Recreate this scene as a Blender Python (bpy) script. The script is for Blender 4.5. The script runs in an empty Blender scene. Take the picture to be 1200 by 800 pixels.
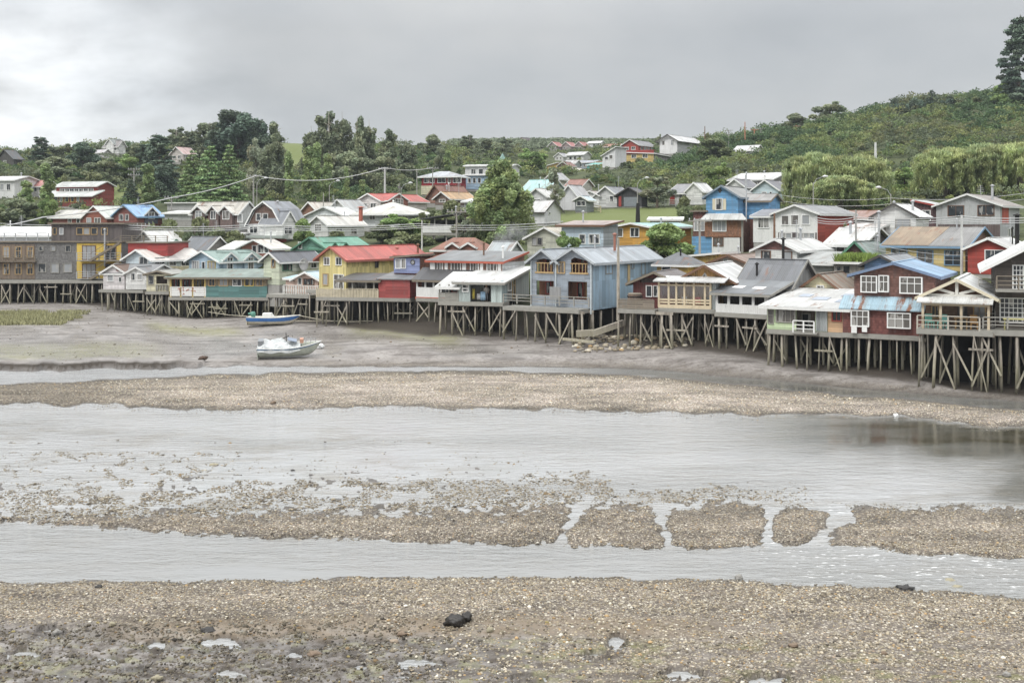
import bpy, math, random
import numpy as np
from mathutils import Vector, Matrix
random.seed(4); rng = np.random.default_rng(7)
SC = bpy.context.scene; COL = SC.collection
# camera: level lens 11.6 m above the river, picture shifted down; photo pixels (1200 x 800) give sight lines
F, CX, HY, HC = 1300.0, 600.0, 260.0, 11.6
def pt(px, py, D): return Vector(((px-CX)*D/F, D, HC+(HY-py)*D/F))
def cur(x, *pairs):
    a = np.array(pairs, float); return np.interp(x, a[:, 0], a[:, 1])

# ------------------------------------------------------------------ materials
class NG:
    def __init__(s, m): s.nt = m.node_tree
    def n(s, typ, ins={}, **pr):
        nd = s.nt.nodes.new('ShaderNode'+typ)
        for k, v in pr.items(): setattr(nd, k, v)
        for k, v in ins.items():
            so = nd.inputs[k]
            if isinstance(v, bpy.types.NodeSocket): s.nt.links.new(v, so)
            else: so.default_value = v
        return nd
    def math(s, op, a, b=0.0, c=None):
        d = {0: a, 1: b}
        if c is not None: d[2] = c
        return s.n('Math', d, operation=op).outputs[0]
    def mix(s, f, a, b, bt='MIX'):
        nd = s.nt.nodes.new('ShaderNodeMix'); nd.data_type = 'RGBA'; nd.blend_type = bt
        for i, v in ((0, f), (6, a), (7, b)):
            if isinstance(v, bpy.types.NodeSocket): s.nt.links.new(v, nd.inputs[i])
            else: nd.inputs[i].default_value = v
        return nd.outputs[2]
    def ramp(s, f, *st):
        nd = s.n('ValToRGB', {0: f}); e = nd.color_ramp.elements
        while len(e) < len(st): e.new(0.5)
        for i, (p, c) in enumerate(st):
            e[i].position = p; e[i].color = c if not isinstance(c, (int, float)) else (c, c, c, 1)
        return nd.outputs[0]
    def rng(s, v, a, b, c=0.0, d=1.0):
        return s.n('MapRange', {0: v, 1: a, 2: b, 3: c, 4: d}).outputs[0]
    def noise(s, vec, scale, detail=4.0, rough=.55):
        return s.n('TexNoise', {'Vector': vec, 'Scale': scale, 'Detail': detail, 'Roughness': rough}).outputs[0]
def c4(c, k=1.0): return (c[0]*k, c[1]*k, c[2]*k, 1.0)
MATS = {}
def newmat(key):
    m = bpy.data.materials.new(key); m.use_nodes = True; nt = m.node_tree
    b = nt.nodes['Principled BSDF']; MATS[key] = m
    return m, NG(m), b
def link(g, a, b): g.nt.links.new(a, b)
def bump(g, b, h, dist, strength=.6):
    nd = g.n('Bump', {'Height': h, 'Distance': dist, 'Strength': strength}); link(g, nd.outputs[0], b.inputs['Normal'])

def wallmat(col, kind='siding', dirt=.35):
    key = 'wall_%s_%s_%s' % (kind, '_'.join('%d' % (c*1000) for c in col), int(dirt*100))
    if key in MATS: return MATS[key]
    m, g, b = newmat(key)
    tc = g.n('TexCoord').outputs['Object']
    oi = g.n('ObjectInfo').outputs['Random']
    s = g.n('SeparateXYZ', {0: tc}); x, y, z = s.outputs
    h = g.math('ADD', x, y)
    if kind == 'siding':
        p, q, w = z, .17, .13
    elif kind == 'shingle': p, q, w = z, .2, .14
    elif kind == 'zinc': p, q, w = h, .62, .07
    elif kind == 'board': p, q, w = h, .19, .12
    else: p, q, w = z, 1.22, .02
    dv = g.math('DIVIDE', p, q); fr = g.math('FRACT', dv); fl = g.math('FLOOR', dv)
    line = g.math('LESS_THAN', fr, w)
    if kind == 'shingle':
        hx = g.math('FLOOR', g.math('ADD', g.math('DIVIDE', h, .16), g.math('MULTIPLY', fl, .37)))
        cell = g.n('CombineXYZ', {0: hx, 1: fl, 2: 0.0}).outputs[0]; var = .5
    else:
        h2 = g.math('FLOOR', g.math('DIVIDE', h if kind in ('siding', 'plain') else z, 2.4))
        cell = g.n('CombineXYZ', {0: h2, 1: fl, 2: 0.0}).outputs[0]; var = .42 if kind != 'plain' else .1
    wn = g.n('TexWhiteNoise', {'Vector': cell}).outputs[0]
    big = g.noise(tc, .45, 5)
    str_v = g.n('Mapping', {'Vector': tc, 'Scale': (2.6, 2.6, .35)}).outputs[0]
    streak = g.noise(str_v, 1.0, 5, .65)
    fine = g.noise(tc, 5.0, 4, .7)
    k = g.rng(wn, 0, 1, 1-var*.6, 1+var*.5)
    base = g.mix(1.0, c4(col), g.n('CombineColor', {0: k, 1: k, 2: k}).outputs[0], 'MULTIPLY')
    lum = .3*col[0]+.5*col[1]+.2*col[2]
    worn = (col[0]*.45+lum*.22+.03, col[1]*.45+lum*.22+.028, col[2]*.45+lum*.22+.025, 1)
    f1 = g.math('MULTIPLY', g.rng(streak, .47, .72), min(1, dirt*1.7))
    f2 = g.math('MULTIPLY', g.rng(big, .5, .75), dirt*.8)
    base = g.mix(g.math('MAXIMUM', f1, f2), base, worn)
    base = g.mix(g.math('MULTIPLY', g.rng(fine, .55, .8), .35), base, c4(col, .6))
    base = g.mix(g.math('MULTIPLY', line, .5 if kind != 'plain' else .2), base, c4(col, .35))
    pv = g.n('Mapping', {'Vector': tc, 'Scale': (1, 1, .55)}).outputs[0]; peel = g.noise(pv, 1.9, 9, .78)
    base = g.mix(g.math('MULTIPLY', g.rng(peel, .56, .64), min(.75, dirt*1.1)), base, (col[0]*.35+.13, col[1]*.35+.125, col[2]*.35+.115, 1))
    link(g, base, b.inputs['Base Color'])
    b.inputs['Roughness'].default_value = .5 if kind == 'zinc' else .75
    b.inputs['Specular IOR Level'].default_value = .3
    bump(g, b, fr if kind in ('siding', 'shingle') else g.math('SINE', g.math('MULTIPLY', h, 6.2832/.12 if kind == 'zinc' else 6.2832/.19)), .025, .7)
    return m

def roofmat(col, axis='x', rust=0.0, dirt=.4):
    key = 'roof_%s_%s_%d_%d' % (axis, '_'.join('%d' % (c*1000) for c in col), rust*100, dirt*100)
    if key in MATS: return MATS[key]
    m, g, b = newmat(key)
    tc = g.n('TexCoord').outputs['Object']
    s = g.n('SeparateXYZ', {0: tc}); x, y, z = s.outputs
    a, o = (x, y) if axis == 'x' else (y, x)
    dv = g.math('DIVIDE', a, .85); fr = g.math('FRACT', dv); fl = g.math('FLOOR', dv)
    f2 = g.math('FLOOR', g.math('DIVIDE', o, 2.0)); fo = g.math('FRACT', g.math('DIVIDE', o, 2.0))
    wn = g.n('TexWhiteNoise', {'Vector': g.n('CombineXYZ', {0: fl, 1: f2, 2: 0.0}).outputs[0]}).outputs[0]
    k = g.rng(wn, 0, 1, .76, 1.14)
    base = g.mix(1.0, c4(col), g.n('CombineColor', {0: k, 1: k, 2: k}).outputs[0], 'MULTIPLY')
    seam = g.math('MAXIMUM', g.math('LESS_THAN', fr, .07), g.math('LESS_THAN', fo, .03))
    sv = g.n('Mapping', {'Vector': tc, 'Scale': (2.2, .4, .4) if axis == 'x' else (.4, 2.2, .4)}).outputs[0]
    st = g.noise(sv, 1.0, 6, .65); big = g.noise(tc, .35, 5, .6)
    lum = sum(col)/3
    base = g.mix(g.math('MULTIPLY', g.rng(st, .45, .75), dirt), base, (lum*.42+.01, lum*.40+.01, lum*.36, 1))
    base = g.mix(g.math('MULTIPLY', g.rng(big, .5, .8), dirt*.8), base, c4(col, .62))
    if rust:
        rn = g.noise(sv, .8, 6, .7)
        base = g.mix(g.rng(rn, .62-rust*.3, .72-rust*.3), base, (.19, .085, .045, 1))
    base = g.mix(g.math('MULTIPLY', seam, .35), base, c4(col, .45))
    link(g, base, b.inputs['Base Color'])
    b.inputs['Roughness'].default_value = .45; b.inputs['Specular IOR Level'].default_value = .4
    bump(g, b, g.math('SINE', g.math('MULTIPLY', a, 6.2832/.17)), .02, .6)
    return m

def paint(col, rough=.6, nz=.25, metal=0.0):
    key = 'paint_%s_%d' % ('_'.join('%d' % (c*1000) for c in col), rough*100)
    if key in MATS: return MATS[key]
    m, g, b = newmat(key)
    tc = g.n('TexCoord').outputs['Object']
    f = g.noise(tc, 2.5, 5, .65)
    link(g, g.mix(g.math('MULTIPLY', g.rng(f, .45, .75), nz*2), c4(col), c4(col, .55)), b.inputs['Base Color'])
    b.inputs['Roughness'].default_value = rough; b.inputs['Metallic'].default_value = metal
    return m

def glassmat(col, rough=.08):
    key = 'glass_%s' % '_'.join('%d' % (c*1000) for c in col)
    if key in MATS: return MATS[key]
    m, g, b = newmat(key)
    tc = g.n('TexCoord').outputs['Object']
    f = g.noise(g.n('Mapping', {'Vector': tc, 'Scale': (1, 1, .25)}).outputs[0], 2.2, 2); cu = g.math('GREATER_THAN', f, .56)
    link(g, g.mix(g.math('MULTIPLY', cu, .8), c4(col), (.36, .35, .33, 1)), b.inputs['Base Color'])
    b.inputs['Roughness'].default_value = rough
    return m

def stiltmat():
    m, g, b = newmat('weathered_pile_wood')
    geo = g.n('NewGeometry').outputs['Position']; z = g.n('SeparateXYZ', {0: geo}).outputs[2]
    rnd = g.n('ObjectInfo').outputs['Random']
    sv = g.n('Mapping', {'Vector': geo, 'Scale': (6, 6, .9)}).outputs[0]
    st = g.noise(sv, 1.0, 5, .7); big = g.noise(geo, .9, 4)
    zz = g.math('ADD', z, g.math('MULTIPLY', big, 1.6))
    wood = g.mix(g.rng(st, .38, .65), (.40, .36, .30, 1), (.17, .15, .125, 1))
    alg = g.mix(g.rng(st, .4, .6), (.24, .225, .15, 1), (.40, .37, .29, 1))
    low = g.mix(g.rng(st, .4, .6), (.11, .10, .075, 1), (.24, .215, .165, 1))
    c = g.mix(g.rng(zz, 2.5, 3.6), alg, wood)
    c = g.mix(g.rng(zz, .9, 1.9), low, c)
    k = g.rng(rnd, 0, 1, .65, 1.2)
    c = g.mix(1.0, c, g.n('CombineColor', {0: k, 1: k, 2: k}).outputs[0], 'MULTIPLY')
    link(g, c, b.inputs['Base Color']); b.inputs['Roughness'].default_value = .85
    bump(g, b, st, .03, .6)
    return m

def leafmat(name, col, trans=.25):
    m, g, b = newmat(name)
    at = g.n('Attribute', attribute_name='tint').outputs['Color']
    rnd = g.n('ObjectInfo').outputs['Random']
    k = g.rng(rnd, 0, 1, .85, 1.15)
    c = g.mix(1.0, c4(col), at, 'MULTIPLY')
    c = g.mix(1.0, c, g.n('CombineColor', {0: k, 1: k, 2: k}).outputs[0], 'MULTIPLY')
    link(g, c, b.inputs['Base Color']); b.inputs['Roughness'].default_value = .6
    b.inputs['Specular IOR Level'].default_value = .25
    if trans:
        t = g.n('BsdfTranslucent', {0: c}).outputs[0]
        mx = g.n('MixShader', {0: trans, 1: b.outputs[0], 2: t}).outputs[0]
        link(g, mx, g.nt.nodes['Material Output'].inputs['Surface'])
    return m
def tintmat(name, rough=.8, spec=.3):
    m, g, b = newmat(name)
    at = g.n('Attribute', attribute_name='tint').outputs['Color']
    geo = g.n('NewGeometry').outputs['Position']
    f = g.noise(geo, 25.0, 3)
    link(g, g.mix(g.math('MULTIPLY', f, .5), at, (.03, .027, .022, 1)), b.inputs['Base Color']); b.inputs['Roughness'].default_value = rough
    b.inputs['Specular IOR Level'].default_value = spec
    return m

# ------------------------------------------------------------------ mesh helpers
class MB:
    def __init__(s): s.v = []; s.f = []
    def add(s, vs, fs):
        o = len(s.v); s.v += [tuple(v) for v in vs]; s.f += [tuple(i+o for i in f) for f in fs]; return s
    def box(s, x0, x1, y0, y1, z0, z1):
        if x0 > x1: x0, x1 = x1, x0
        if y0 > y1: y0, y1 = y1, y0
        if z0 > z1: z0, z1 = z1, z0
        return s.add([(x0,y0,z0),(x1,y0,z0),(x1,y1,z0),(x0,y1,z0),(x0,y0,z1),(x1,y0,z1),(x1,y1,z1),(x0,y1,z1)],
                     [(0,3,2,1),(4,5,6,7),(0,1,5,4),(1,2,6,5),(2,3,7,6),(3,0,4,7)])
    def bar(s, p, q, w, h=None):
        h = h or w; p = Vector(p); q = Vector(q); d = (q-p).normalized()
        up = Vector((0,0,1)) if abs(d.z) < .95 else Vector((0,1,0))
        a = d.cross(up).normalized()*w/2; c = a.cross(d).normalized()*h/2
        vs = [p-a-c, p+a-c, p+a+c, p-a+c, q-a-c, q+a-c, q+a+c, q-a+c]
        return s.add(vs, [(0,1,2,3),(7,6,5,4),(0,4,5,1),(1,5,6,2),(2,6,7,3),(3,7,4,0)])
    def tube(s, pts, rad, n=6):
        pts = [Vector(p) for p in pts]; rs = rad if isinstance(rad, (list, tuple)) else [rad]*len(pts)
        vs = []; fs = []
        for i, p in enumerate(pts):
            d = (pts[min(i+1, len(pts)-1)]-pts[max(i-1, 0)]).normalized()
            up = Vector((0,0,1)) if abs(d.z) < .9 else Vector((1,0,0))
            a = d.cross(up).normalized(); c = a.cross(d)
            for k in range(n):
                t = 2*math.pi*k/n; vs.append(p+(a*math.cos(t)+c*math.sin(t))*rs[i])
        for i in range(len(pts)-1):
            for k in range(n): fs.append((i*n+k, i*n+(k+1)%n, (i+1)*n+(k+1)%n, (i+1)*n+k))
        fs.append(tuple(range(n))[::-1]); fs.append(tuple((len(pts)-1)*n+k for k in range(n)))
        return s.add(vs, fs)
    def prism(s, prof, a, b, axis='y'):            # prof = 2-d polygon; axis y: prof in xz, axis x: prof in yz
        n = len(prof); mk = (lambda p, t: (p[0], t, p[1])) if axis == 'y' else (lambda p, t: (t, p[0], p[1]))
        vs = [mk(p, a) for p in prof]+[mk(p, b) for p in prof]
        return s.add(vs, [tuple(range(n)), tuple(range(2*n-1, n-1, -1))]+[(i, n+i, n+(i+1)%n, (i+1)%n) for i in range(n)])
    def slab(s, q, th):                             # quad/tri of points thickened upwards along z
        n = len(q); vs = list(q)+[(p[0], p[1], p[2]+th) for p in q]
        return s.add(vs, [tuple(range(n-1, -1, -1)), tuple(range(n, 2*n))]+[(i, (i+1)%n, n+(i+1)%n, n+i) for i in range(n)])
    def build(s, name, mat, parent=None, smooth=False, kind=None):
        me = bpy.data.meshes.new(name); me.from_pydata(s.v, [], s.f); me.update()
        import bmesh
        bm = bmesh.new(); bm.from_mesh(me); bmesh.ops.recalc_face_normals(bm, faces=bm.faces); bm.to_mesh(me); bm.free()
        if smooth: me.polygons.foreach_set('use_smooth', [True]*len(me.polygons))
        return obj(name, me, mat, parent, kind)
def obj(name, me, mat, parent=None, kind=None):
    if mat and not me.materials: me.materials.append(mat)
    o = bpy.data.objects.new(name, me); COL.objects.link(o)
    if parent: o.parent = parent
    if kind: o['kind'] = kind
    return o
def npmesh(name, V, Fa, mat, tint=None, smooth=False):
    me = bpy.data.meshes.new(name); nv, nf, k = len(V), len(Fa), Fa.shape[1]
    me.vertices.add(nv); me.vertices.foreach_set('co', np.ascontiguousarray(V, np.float32).ravel())
    me.loops.add(nf*k); me.loops.foreach_set('vertex_index', np.ascontiguousarray(Fa, np.int32).ravel())
    me.polygons.add(nf); me.polygons.foreach_set('loop_start', np.arange(0, nf*k, k, dtype=np.int32))
    if smooth: me.polygons.foreach_set('use_smooth', np.ones(nf, bool))
    if tint is not None:
        at = me.attributes.new('tint', 'FLOAT_COLOR', 'POINT')
        t = np.ones((nv, 4), np.float32); t[:, :3] = tint; at.data.foreach_set('color', t.ravel())
    me.update(); me.validate()
    if mat: me.materials.append(mat)
    return me
def tag(o, label, cat, group=None, kind=None):
    assert 4 <= len(label.split()) <= 16, (len(label.split()), label)
    o['label'] = label; o['category'] = cat
    if group: o['group'] = group
    if kind: o['kind'] = kind
    return o
def empty(name, loc, rz, label, cat, group=None):
    o = bpy.data.objects.new(name, None); COL.objects.link(o); o.empty_display_size = .3
    o.location = loc; o.rotation_euler = (0, 0, rz); return tag(o, label, cat, group)

# numpy value noise
def vnoise(x, y, seed=0):
    xi = np.floor(x).astype(np.int64); yi = np.floor(y).astype(np.int64); fx = x-xi; fy = y-yi
    fx = fx*fx*(3-2*fx); fy = fy*fy*(3-2*fy)
    def h(a, b):
        n = (a*374761393+b*668265263+seed*982451653) & 0x7fffffff
        n = ((n ^ (n >> 13))*1274126177) & 0x7fffffff
        return ((n ^ (n >> 16)) & 0xffff)/65535.0
    return (h(xi,yi)*(1-fx)+h(xi+1,yi)*fx)*(1-fy)+(h(xi,yi+1)*(1-fx)+h(xi+1,yi+1)*fx)*fy
def fbm(x, y, seed=0, oct=4):
    r = 0; a = .5
    for i in range(oct): r = r+a*vnoise(x*2**i, y*2**i, seed+i); a *= .5
    return r/(1-.5**oct)
def sstep(a, b, x):
    t = np.clip((x-a)/(b-a), 0, 1); return t*t*(3-2*t)

WOOD = paint((.20, .17, .13), .85); WOODG = paint((.30, .29, .26), .85); WOODY = paint((.45, .31, .15), .7)
WHITE = paint((.78, .78, .76), .55, .12); TRIM = paint((.70, .70, .68), .55, .15); DARK = paint((.018, .017, .016), .9, .1)
CONC = paint((.33, .32, .30), .9); BROWN = paint((.16, .085, .05), .7); METAL = paint((.42, .43, .44), .4)
PANE = glassmat((.035, .04, .045)); PANE2 = glassmat((.30, .31, .32), .2); PANE3 = glassmat((.12, .11, .10), .12)
STILT = stiltmat()
FRAMES = {'W': WHITE, 'B': BROWN, 'D': paint((.06, .055, .05), .6), 'N': WOODY, 'Y': paint((.62, .45, .10), .6),
          'G': paint((.08, .20, .13), .6), 'L': paint((.20, .32, .45), .6), 'R': paint((.33, .05, .04), .6), 'C': WOODG}
# ------------------------------------------------------------------ house builder
BASES = []; LATER = []
wr = random.Random(11)
class House:
    def __init__(s, name, label, D, a, xl, xm, xr=None, yb=300, ye=280, L=None, W=None, cat='house', group=None, stilt=False):
        s.D = D; r = math.radians(a); s.u = Vector((math.cos(r), math.sin(r))); s.v = Vector((-math.sin(r), math.cos(r)))
        s.C = Vector(((xm-CX)*D/F, D)); k = (xl-CX)/F
        s.W = W or (s.C.x-k*s.C.y)/(s.u.x-k*s.u.y)
        if L is None:
            k = (xr-CX)/F; L = (k*s.C.y-s.C.x)/(s.v.x-k*s.v.y)
        s.L = min(max(L, 2.0), 20.0)
        s.zb = HC+(HY-yb)*D/F; s.h = (yb-ye)*D/F
        o = s.C-s.u*s.W/2
        s.root = empty(name, (o.x, o.y, s.zb), r, label, cat, group)
        if not stilt:
            for fx_, fy_ in ((-.5, 0), (.5, 0), (-.5, 1), (.5, 1), (0, .5)):
                q = o+s.u*s.W*fx_+s.v*s.L*fy_; BASES.append((q.x, q.y, s.zb-.1))
        s.stilt = stilt; s.foot = (o, s.u, s.v, s.W, s.L); FOOT.append(s.foot)
    def fx(s, px, out=0.0):
        c = s.C-s.v*out; k = (px-CX)/F; t = (c.x-k*c.y)/(s.u.x-k*s.u.y); return s.W/2-t, c.y-t*s.u.y
    def sx(s, px, out=0.0):
        c = s.C+s.u*out; k = (px-CX)/F; t = (k*c.y-c.x)/(s.v.x-k*s.v.y); return t, c.y+t*s.v.y
    def rect(s, face, px0, px1, py0, py1, out=0.0):
        f = s.fx if face == 'F' else s.sx
        a0, d0 = f(px0, out); a1, d1 = f(px1, out); d = (d0+d1)/2
        return a0, a1, HC+(HY-py1)*d/F-s.zb, HC+(HY-py0)*d/F-s.zb
    def fb(s, mb, face, a0, a1, z0, z1, o0, o1):
        if face == 'F': mb.box(a0, a1, -o1, -o0, z0, z1)
        else: mb.box(s.W/2+o0, s.W/2+o1, a0, a1, z0, z1)
    def pb(s, name, face, px0, px1, py0, py1, o0, o1, mat, label=None):
        a0, a1, z0, z1 = s.rect(face, px0, px1, py0, py1, o1)
        mb = MB(); s.fb(mb, face, a0, a1, z0, z1, o0, o1); o = mb.build(name, mat, s.root)
        if label: o['label'] = label
        return o
    def win(s, face, px0, px1, py0, py1, style='W', out=0.0, nx=None, ny=None, pane=None, name='window'):
        a0, a1, z0, z1 = s.rect(face, px0, px1, py0, py1, out); s.winl(face, a0, a1, z0, z1, style, out, nx, ny, pane, name)
    def winl(s, face, a0, a1, z0, z1, style='W', out=0.0, nx=None, ny=None, pane=None, name='window'):
        w, h = a1-a0, z1-z0; b = min(.085, w*.14)
        if nx is None: nx = max(1, int(round(w/.75)))
        if ny is None: ny = 2 if h > 1.15 else 1
        m = MB()
        s.fb(m, face, a0-b*.5, a1+b*.5, z0-b, z0, out-.03, out+.09); s.fb(m, face, a0-b*.5, a1+b*.5, z1, z1+b*.8, out-.03, out+.08)
        s.fb(m, face, a0-b*.5, a0+b*.5, z0, z1, out-.03, out+.075); s.fb(m, face, a1-b*.5, a1+b*.5, z0, z1, out-.03, out+.075)
        for i in range(1, nx):
            x = a0+w*i/nx; s.fb(m, face, x-.022, x+.022, z0, z1, out-.03, out+.055)
        for i in range(1, ny):
            z = z0+h*(i/ny if ny > 2 else .62); s.fb(m, face, a0+b*.5, a1-b*.5, z-.025, z+.025, out-.03, out+.05)
        f = m.build(name, FRAMES[style], s.root)
        p = MB(); s.fb(p, face, a0+b*.3, a1-b*.3, z0, z1, out-.02, out+.02)
        p.build('pane', pane or wr.choice([PANE, PANE, PANE3, PANE, PANE2]), f)
    def wins(s, face, style, *lst, **kw):
        for l in lst: s.win(face, *l, style=style, **kw)
    def auto(s, face, n, z0=.45, z1=.78, style='W', w=None, rows=1, span=(.1, .9)):
        T = s.W if face == 'F' else s.L; off = -s.W/2 if face == 'F' else 0
        for r in range(rows):
            hh = s.h/rows
            for i in range(n):
                c = off+T*(span[0]+(span[1]-span[0])*(i+.5)/n); ww = w or min(1.3, T*(span[1]-span[0])/n*.6)
                s.winl(face, c-ww/2, c+ww/2, hh*(r+z0), hh*(r+z1), style, ny=1)
    # solid walls of a box with a roof profile
    def walls(s, mb, x0, x1, y0, y1, z0, h, roof, r):
        xm = (x0+x1)/2; ym = (y0+y1)/2
        if roof == 'F': mb.prism([(x0,z0),(x1,z0),(x1,h),(xm,h+r),(x0,h)], y0, y1)
        elif roof == 'G': mb.prism([(x0,z0),(x1,z0),(x1,h),(x1-(x1-x0)*.22,h+r*.66),(xm,h+r),(x0+(x1-x0)*.22,h+r*.66),(x0,h)], y0, y1)
        elif roof == 'S': mb.prism([(y0,z0),(y1,z0),(y1,h),(ym,h+r),(y0,h)], x0, x1, 'x')
        elif roof == 'SB': mb.prism([(y0,z0),(y1,z0),(y1,h+r),(y0,h)], x0, x1, 'x')
        elif roof == 'SF': mb.prism([(y0,z0),(y1,z0),(y1,h),(y0,h+r)], x0, x1, 'x')
        elif roof == 'SR': mb.prism([(x0,z0),(x1,z0),(x1,h+r),(x0,h)], y0, y1)
        elif roof == 'SL': mb.prism([(x0,z0),(x1,z0),(x1,h),(x0,h+r)], y0, y1)
        else: mb.box(x0, x1, y0, y1, z0, h)
    def roofm(s, mb, tr, x0, x1, y0, y1, h, roof, r, o, th=.1):
        xm = (x0+x1)/2; ym = (y0+y1)/2; e = .012; A, B, Y0, Y1 = x0-o, x1+o, y0-o, y1+o
        def q(*p): mb.slab([(a, b, c+e) for a, b, c in p], th)
        def t(p, q_): tr.bar((p[0], p[1], p[2]-.02), (q_[0], q_[1], q_[2]-.02), .05, .2)
        if roof == 'F':
            k = r/((x1-x0)/2); ze = h-o*k
            q((A,Y0,ze),(xm,Y0,h+r),(xm,Y1,h+r),(A,Y1,ze)); q((xm,Y0,h+r),(B,Y0,ze),(B,Y1,ze),(xm,Y1,h+r))
            mb.bar((xm, Y0, h+r+th), (xm, Y1, h+r+th), .3, .06)
            for yy in (Y0-.028, Y1+.028): t((A,yy,ze+.05),(xm,yy,h+r+.05)); t((xm,yy,h+r+.05),(B,yy,ze+.05))
            for xx in (A-.03, B+.03): t((xx,Y0,ze),(xx,Y1,ze))
        elif roof == 'G':
            w = x1-x0; xa, xb = x0+w*.22, x1-w*.22; za = h+r*.66; k = r*.66/(w*.22); ze = h-o*k*.5; A, B = x0-o*.5, x1+o*.5
            q((A,Y0,ze),(xa,Y0,za),(xa,Y1,za),(A,Y1,ze)); q((xa,Y0,za),(xm,Y0,h+r),(xm,Y1,h+r),(xa,Y1,za))
            q((xm,Y0,h+r),(xb,Y0,za),(xb,Y1,za),(xm,Y1,h+r)); q((xb,Y0,za),(B,Y0,ze),(B,Y1,ze),(xb,Y1,za))
            yy = Y0-.028
            for p, p2 in (((A,yy,ze),(xa,yy,za)),((xa,yy,za),(xm,yy,h+r)),((xm,yy,h+r),(xb,yy,za)),((xb,yy,za),(B,yy,ze))): t(p, p2)
        elif roof == 'S':
            k = r/((y1-y0)/2); ze = h-o*k
            q((A,Y0,ze),(B,Y0,ze),(B,ym,h+r),(A,ym,h+r)); q((A,ym,h+r),(B,ym,h+r),(B,Y1,ze),(A,Y1,ze))
            mb.bar((A, ym, h+r+th), (B, ym, h+r+th), .3, .06)
            for xx in (A-.028, B+.028): t((xx,Y0,ze+.05),(xx,ym,h+r+.05)); t((xx,ym,h+r+.05),(xx,Y1,ze+.05))
            t((A,Y0-.03,ze),(B,Y0-.03,ze))
        elif roof in ('SB', 'SF'):
            sg = 1 if roof == 'SB' else -1; k = r/(y1-y0)*sg; zf = (h if sg > 0 else h+r)-o*k; zk = (h+r if sg > 0 else h)+o*k
            q((A,Y0,zf),(B,Y0,zf),(B,Y1,zk),(A,Y1,zk)); t((A,Y0-.03,zf),(B,Y0-.03,zf)); t((B+.028,Y0,zf+.04),(B+.028,Y1,zk+.04)); t((A-.028,Y0,zf+.04),(A-.028,Y1,zk+.04))
        elif roof in ('SR', 'SL'):
            sg = 1 if roof == 'SR' else -1; k = r/(x1-x0)*sg; zl = (h if sg > 0 else h+r)-o*k; zr = (h+r if sg > 0 else h)+o*k
            q((A,Y0,zl),(B,Y0,zr),(B,Y1,zr),(A,Y1,zl)); t((A,Y0-.028,zl+.04),(B,Y0-.028,zr+.04)); t((B+.03,Y0,zr),(B+.03,Y1,zr))
        elif roof == 'H':
            w, l = B-A, Y1-Y0; d = min(w, l)/2; k = r/(min(x1-x0, y1-y0)/2); ze = h-o*k
            if w >= l: R0, R1 = (A+d, ym, h+r), (B-d, ym, h+r)
            else: R0, R1 = (xm, Y0+d, h+r), (xm, Y1-d, h+r)
            a, b, c, d_ = (A,Y0,ze),(B,Y0,ze),(B,Y1,ze),(A,Y1,ze)
            if w >= l: q(a, b, R1, R0); q(b, c, R1); q(c, d_, R0, R1); q(d_, a, R0)
            else: q(a, b, R0); q(b, c, R1, R0); q(c, d_, R1); q(d_, a, R0, R1)
            t((A,Y0-.03,ze),(B,Y0-.03,ze)); t((B+.03,Y0,ze),(B+.03,Y1,ze)); t((A-.03,Y0,ze),(A-.03,Y1,ze))
        else:
            q((A,Y0,h),(B,Y0,h),(B,Y1,h),(A,Y1,h)); t((A,Y0-.03,h+.06),(B,Y0-.03,h+.06)); t((B+.03,Y0,h+.06),(B+.03,Y1,h+.06))
    def body(s, wall, roof='F', rise=0, rcol=(.4,.4,.4), rust=0.0, over=.35, trim=TRIM, sb=0.0, side=None, h=None, x0=None, x1=None, y0=None, y1=None,
             z0=0.0, names=('wall', 'roof', 'fascia'), rdirt=.4, found=True, inner=None):
        X0 = -s.W/2 if x0 is None else x0; X1 = s.W/2 if x1 is None else x1; Y0 = 0 if y0 is None else y0; Y1 = s.L if y1 is None else y1
        hh = s.h if h is None else h; r = rise*s.D/F
        mb = MB(); s.walls(mb, X0, X1, Y0+sb, Y1, z0, hh, roof, r); w = mb.build(names[0], inner or wall, s.root)
        ax = 'y' if roof in ('F', 'G', 'SR', 'SL') else 'x'
        rm = MB(); tr = MB(); s.roofm(rm, tr, X0, X1, Y0, Y1, hh, roof, r, over)
        R = rm.build(names[1], roofmat(rcol, ax, rust, rdirt), s.root)
        if trim and tr.v: tr.build(names[2], trim, s.root)
        if side:
            m = MB(); m.box(X1+.004, X1+.03, Y0+sb, Y1-.01, z0, hh-.05); m.build('side_wall', side, s.root)
        if not s.stilt and found and z0 == 0:
            m = MB(); m.box(X0+.04, X1-.04, Y0+.04, Y1-.04, -2.5, -.002); m.build('foundation', CONC, s.root)
        s.roof = R; s.r = r; s.kind = roof; return R
    def wing(s, px0, px1, pyb, pye, out, dep, wall, roof, rise, rcol, over=.25, trim=TRIM, rust=0.0, name='wing'):
        """gabled bay or dormer standing out of the front by `out`, running back `dep` metres"""
        a0, a1, z0, z1 = s.rect('F', px0, px1, pye, pyb, out)
        s.body(wall, roof, rise, rcol, rust, over, trim, h=z1, x0=a0, x1=a1, y0=-out, y1=dep, z0=z0, names=(name, name+'_roof', name+'_fascia'), found=False)
        return a0, a1, z0, z1
    def swing(s, px0, px1, pyb, pye, out, dep, wall, rise, rcol, trim=TRIM, name='dormer'):
        """gabled dormer on the right-hand side, its gable facing right"""
        a0, a1, z0, z1 = s.rect('S', px0, px1, pye, pyb, out)
        s.body(wall, 'S', rise, rcol, 0, .2, trim, h=z1, x0=s.W/2-dep, x1=s.W/2+out, y0=a0, y1=a1, z0=z0, names=(name, name+'_roof', name+'_fascia'), found=False)
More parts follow.
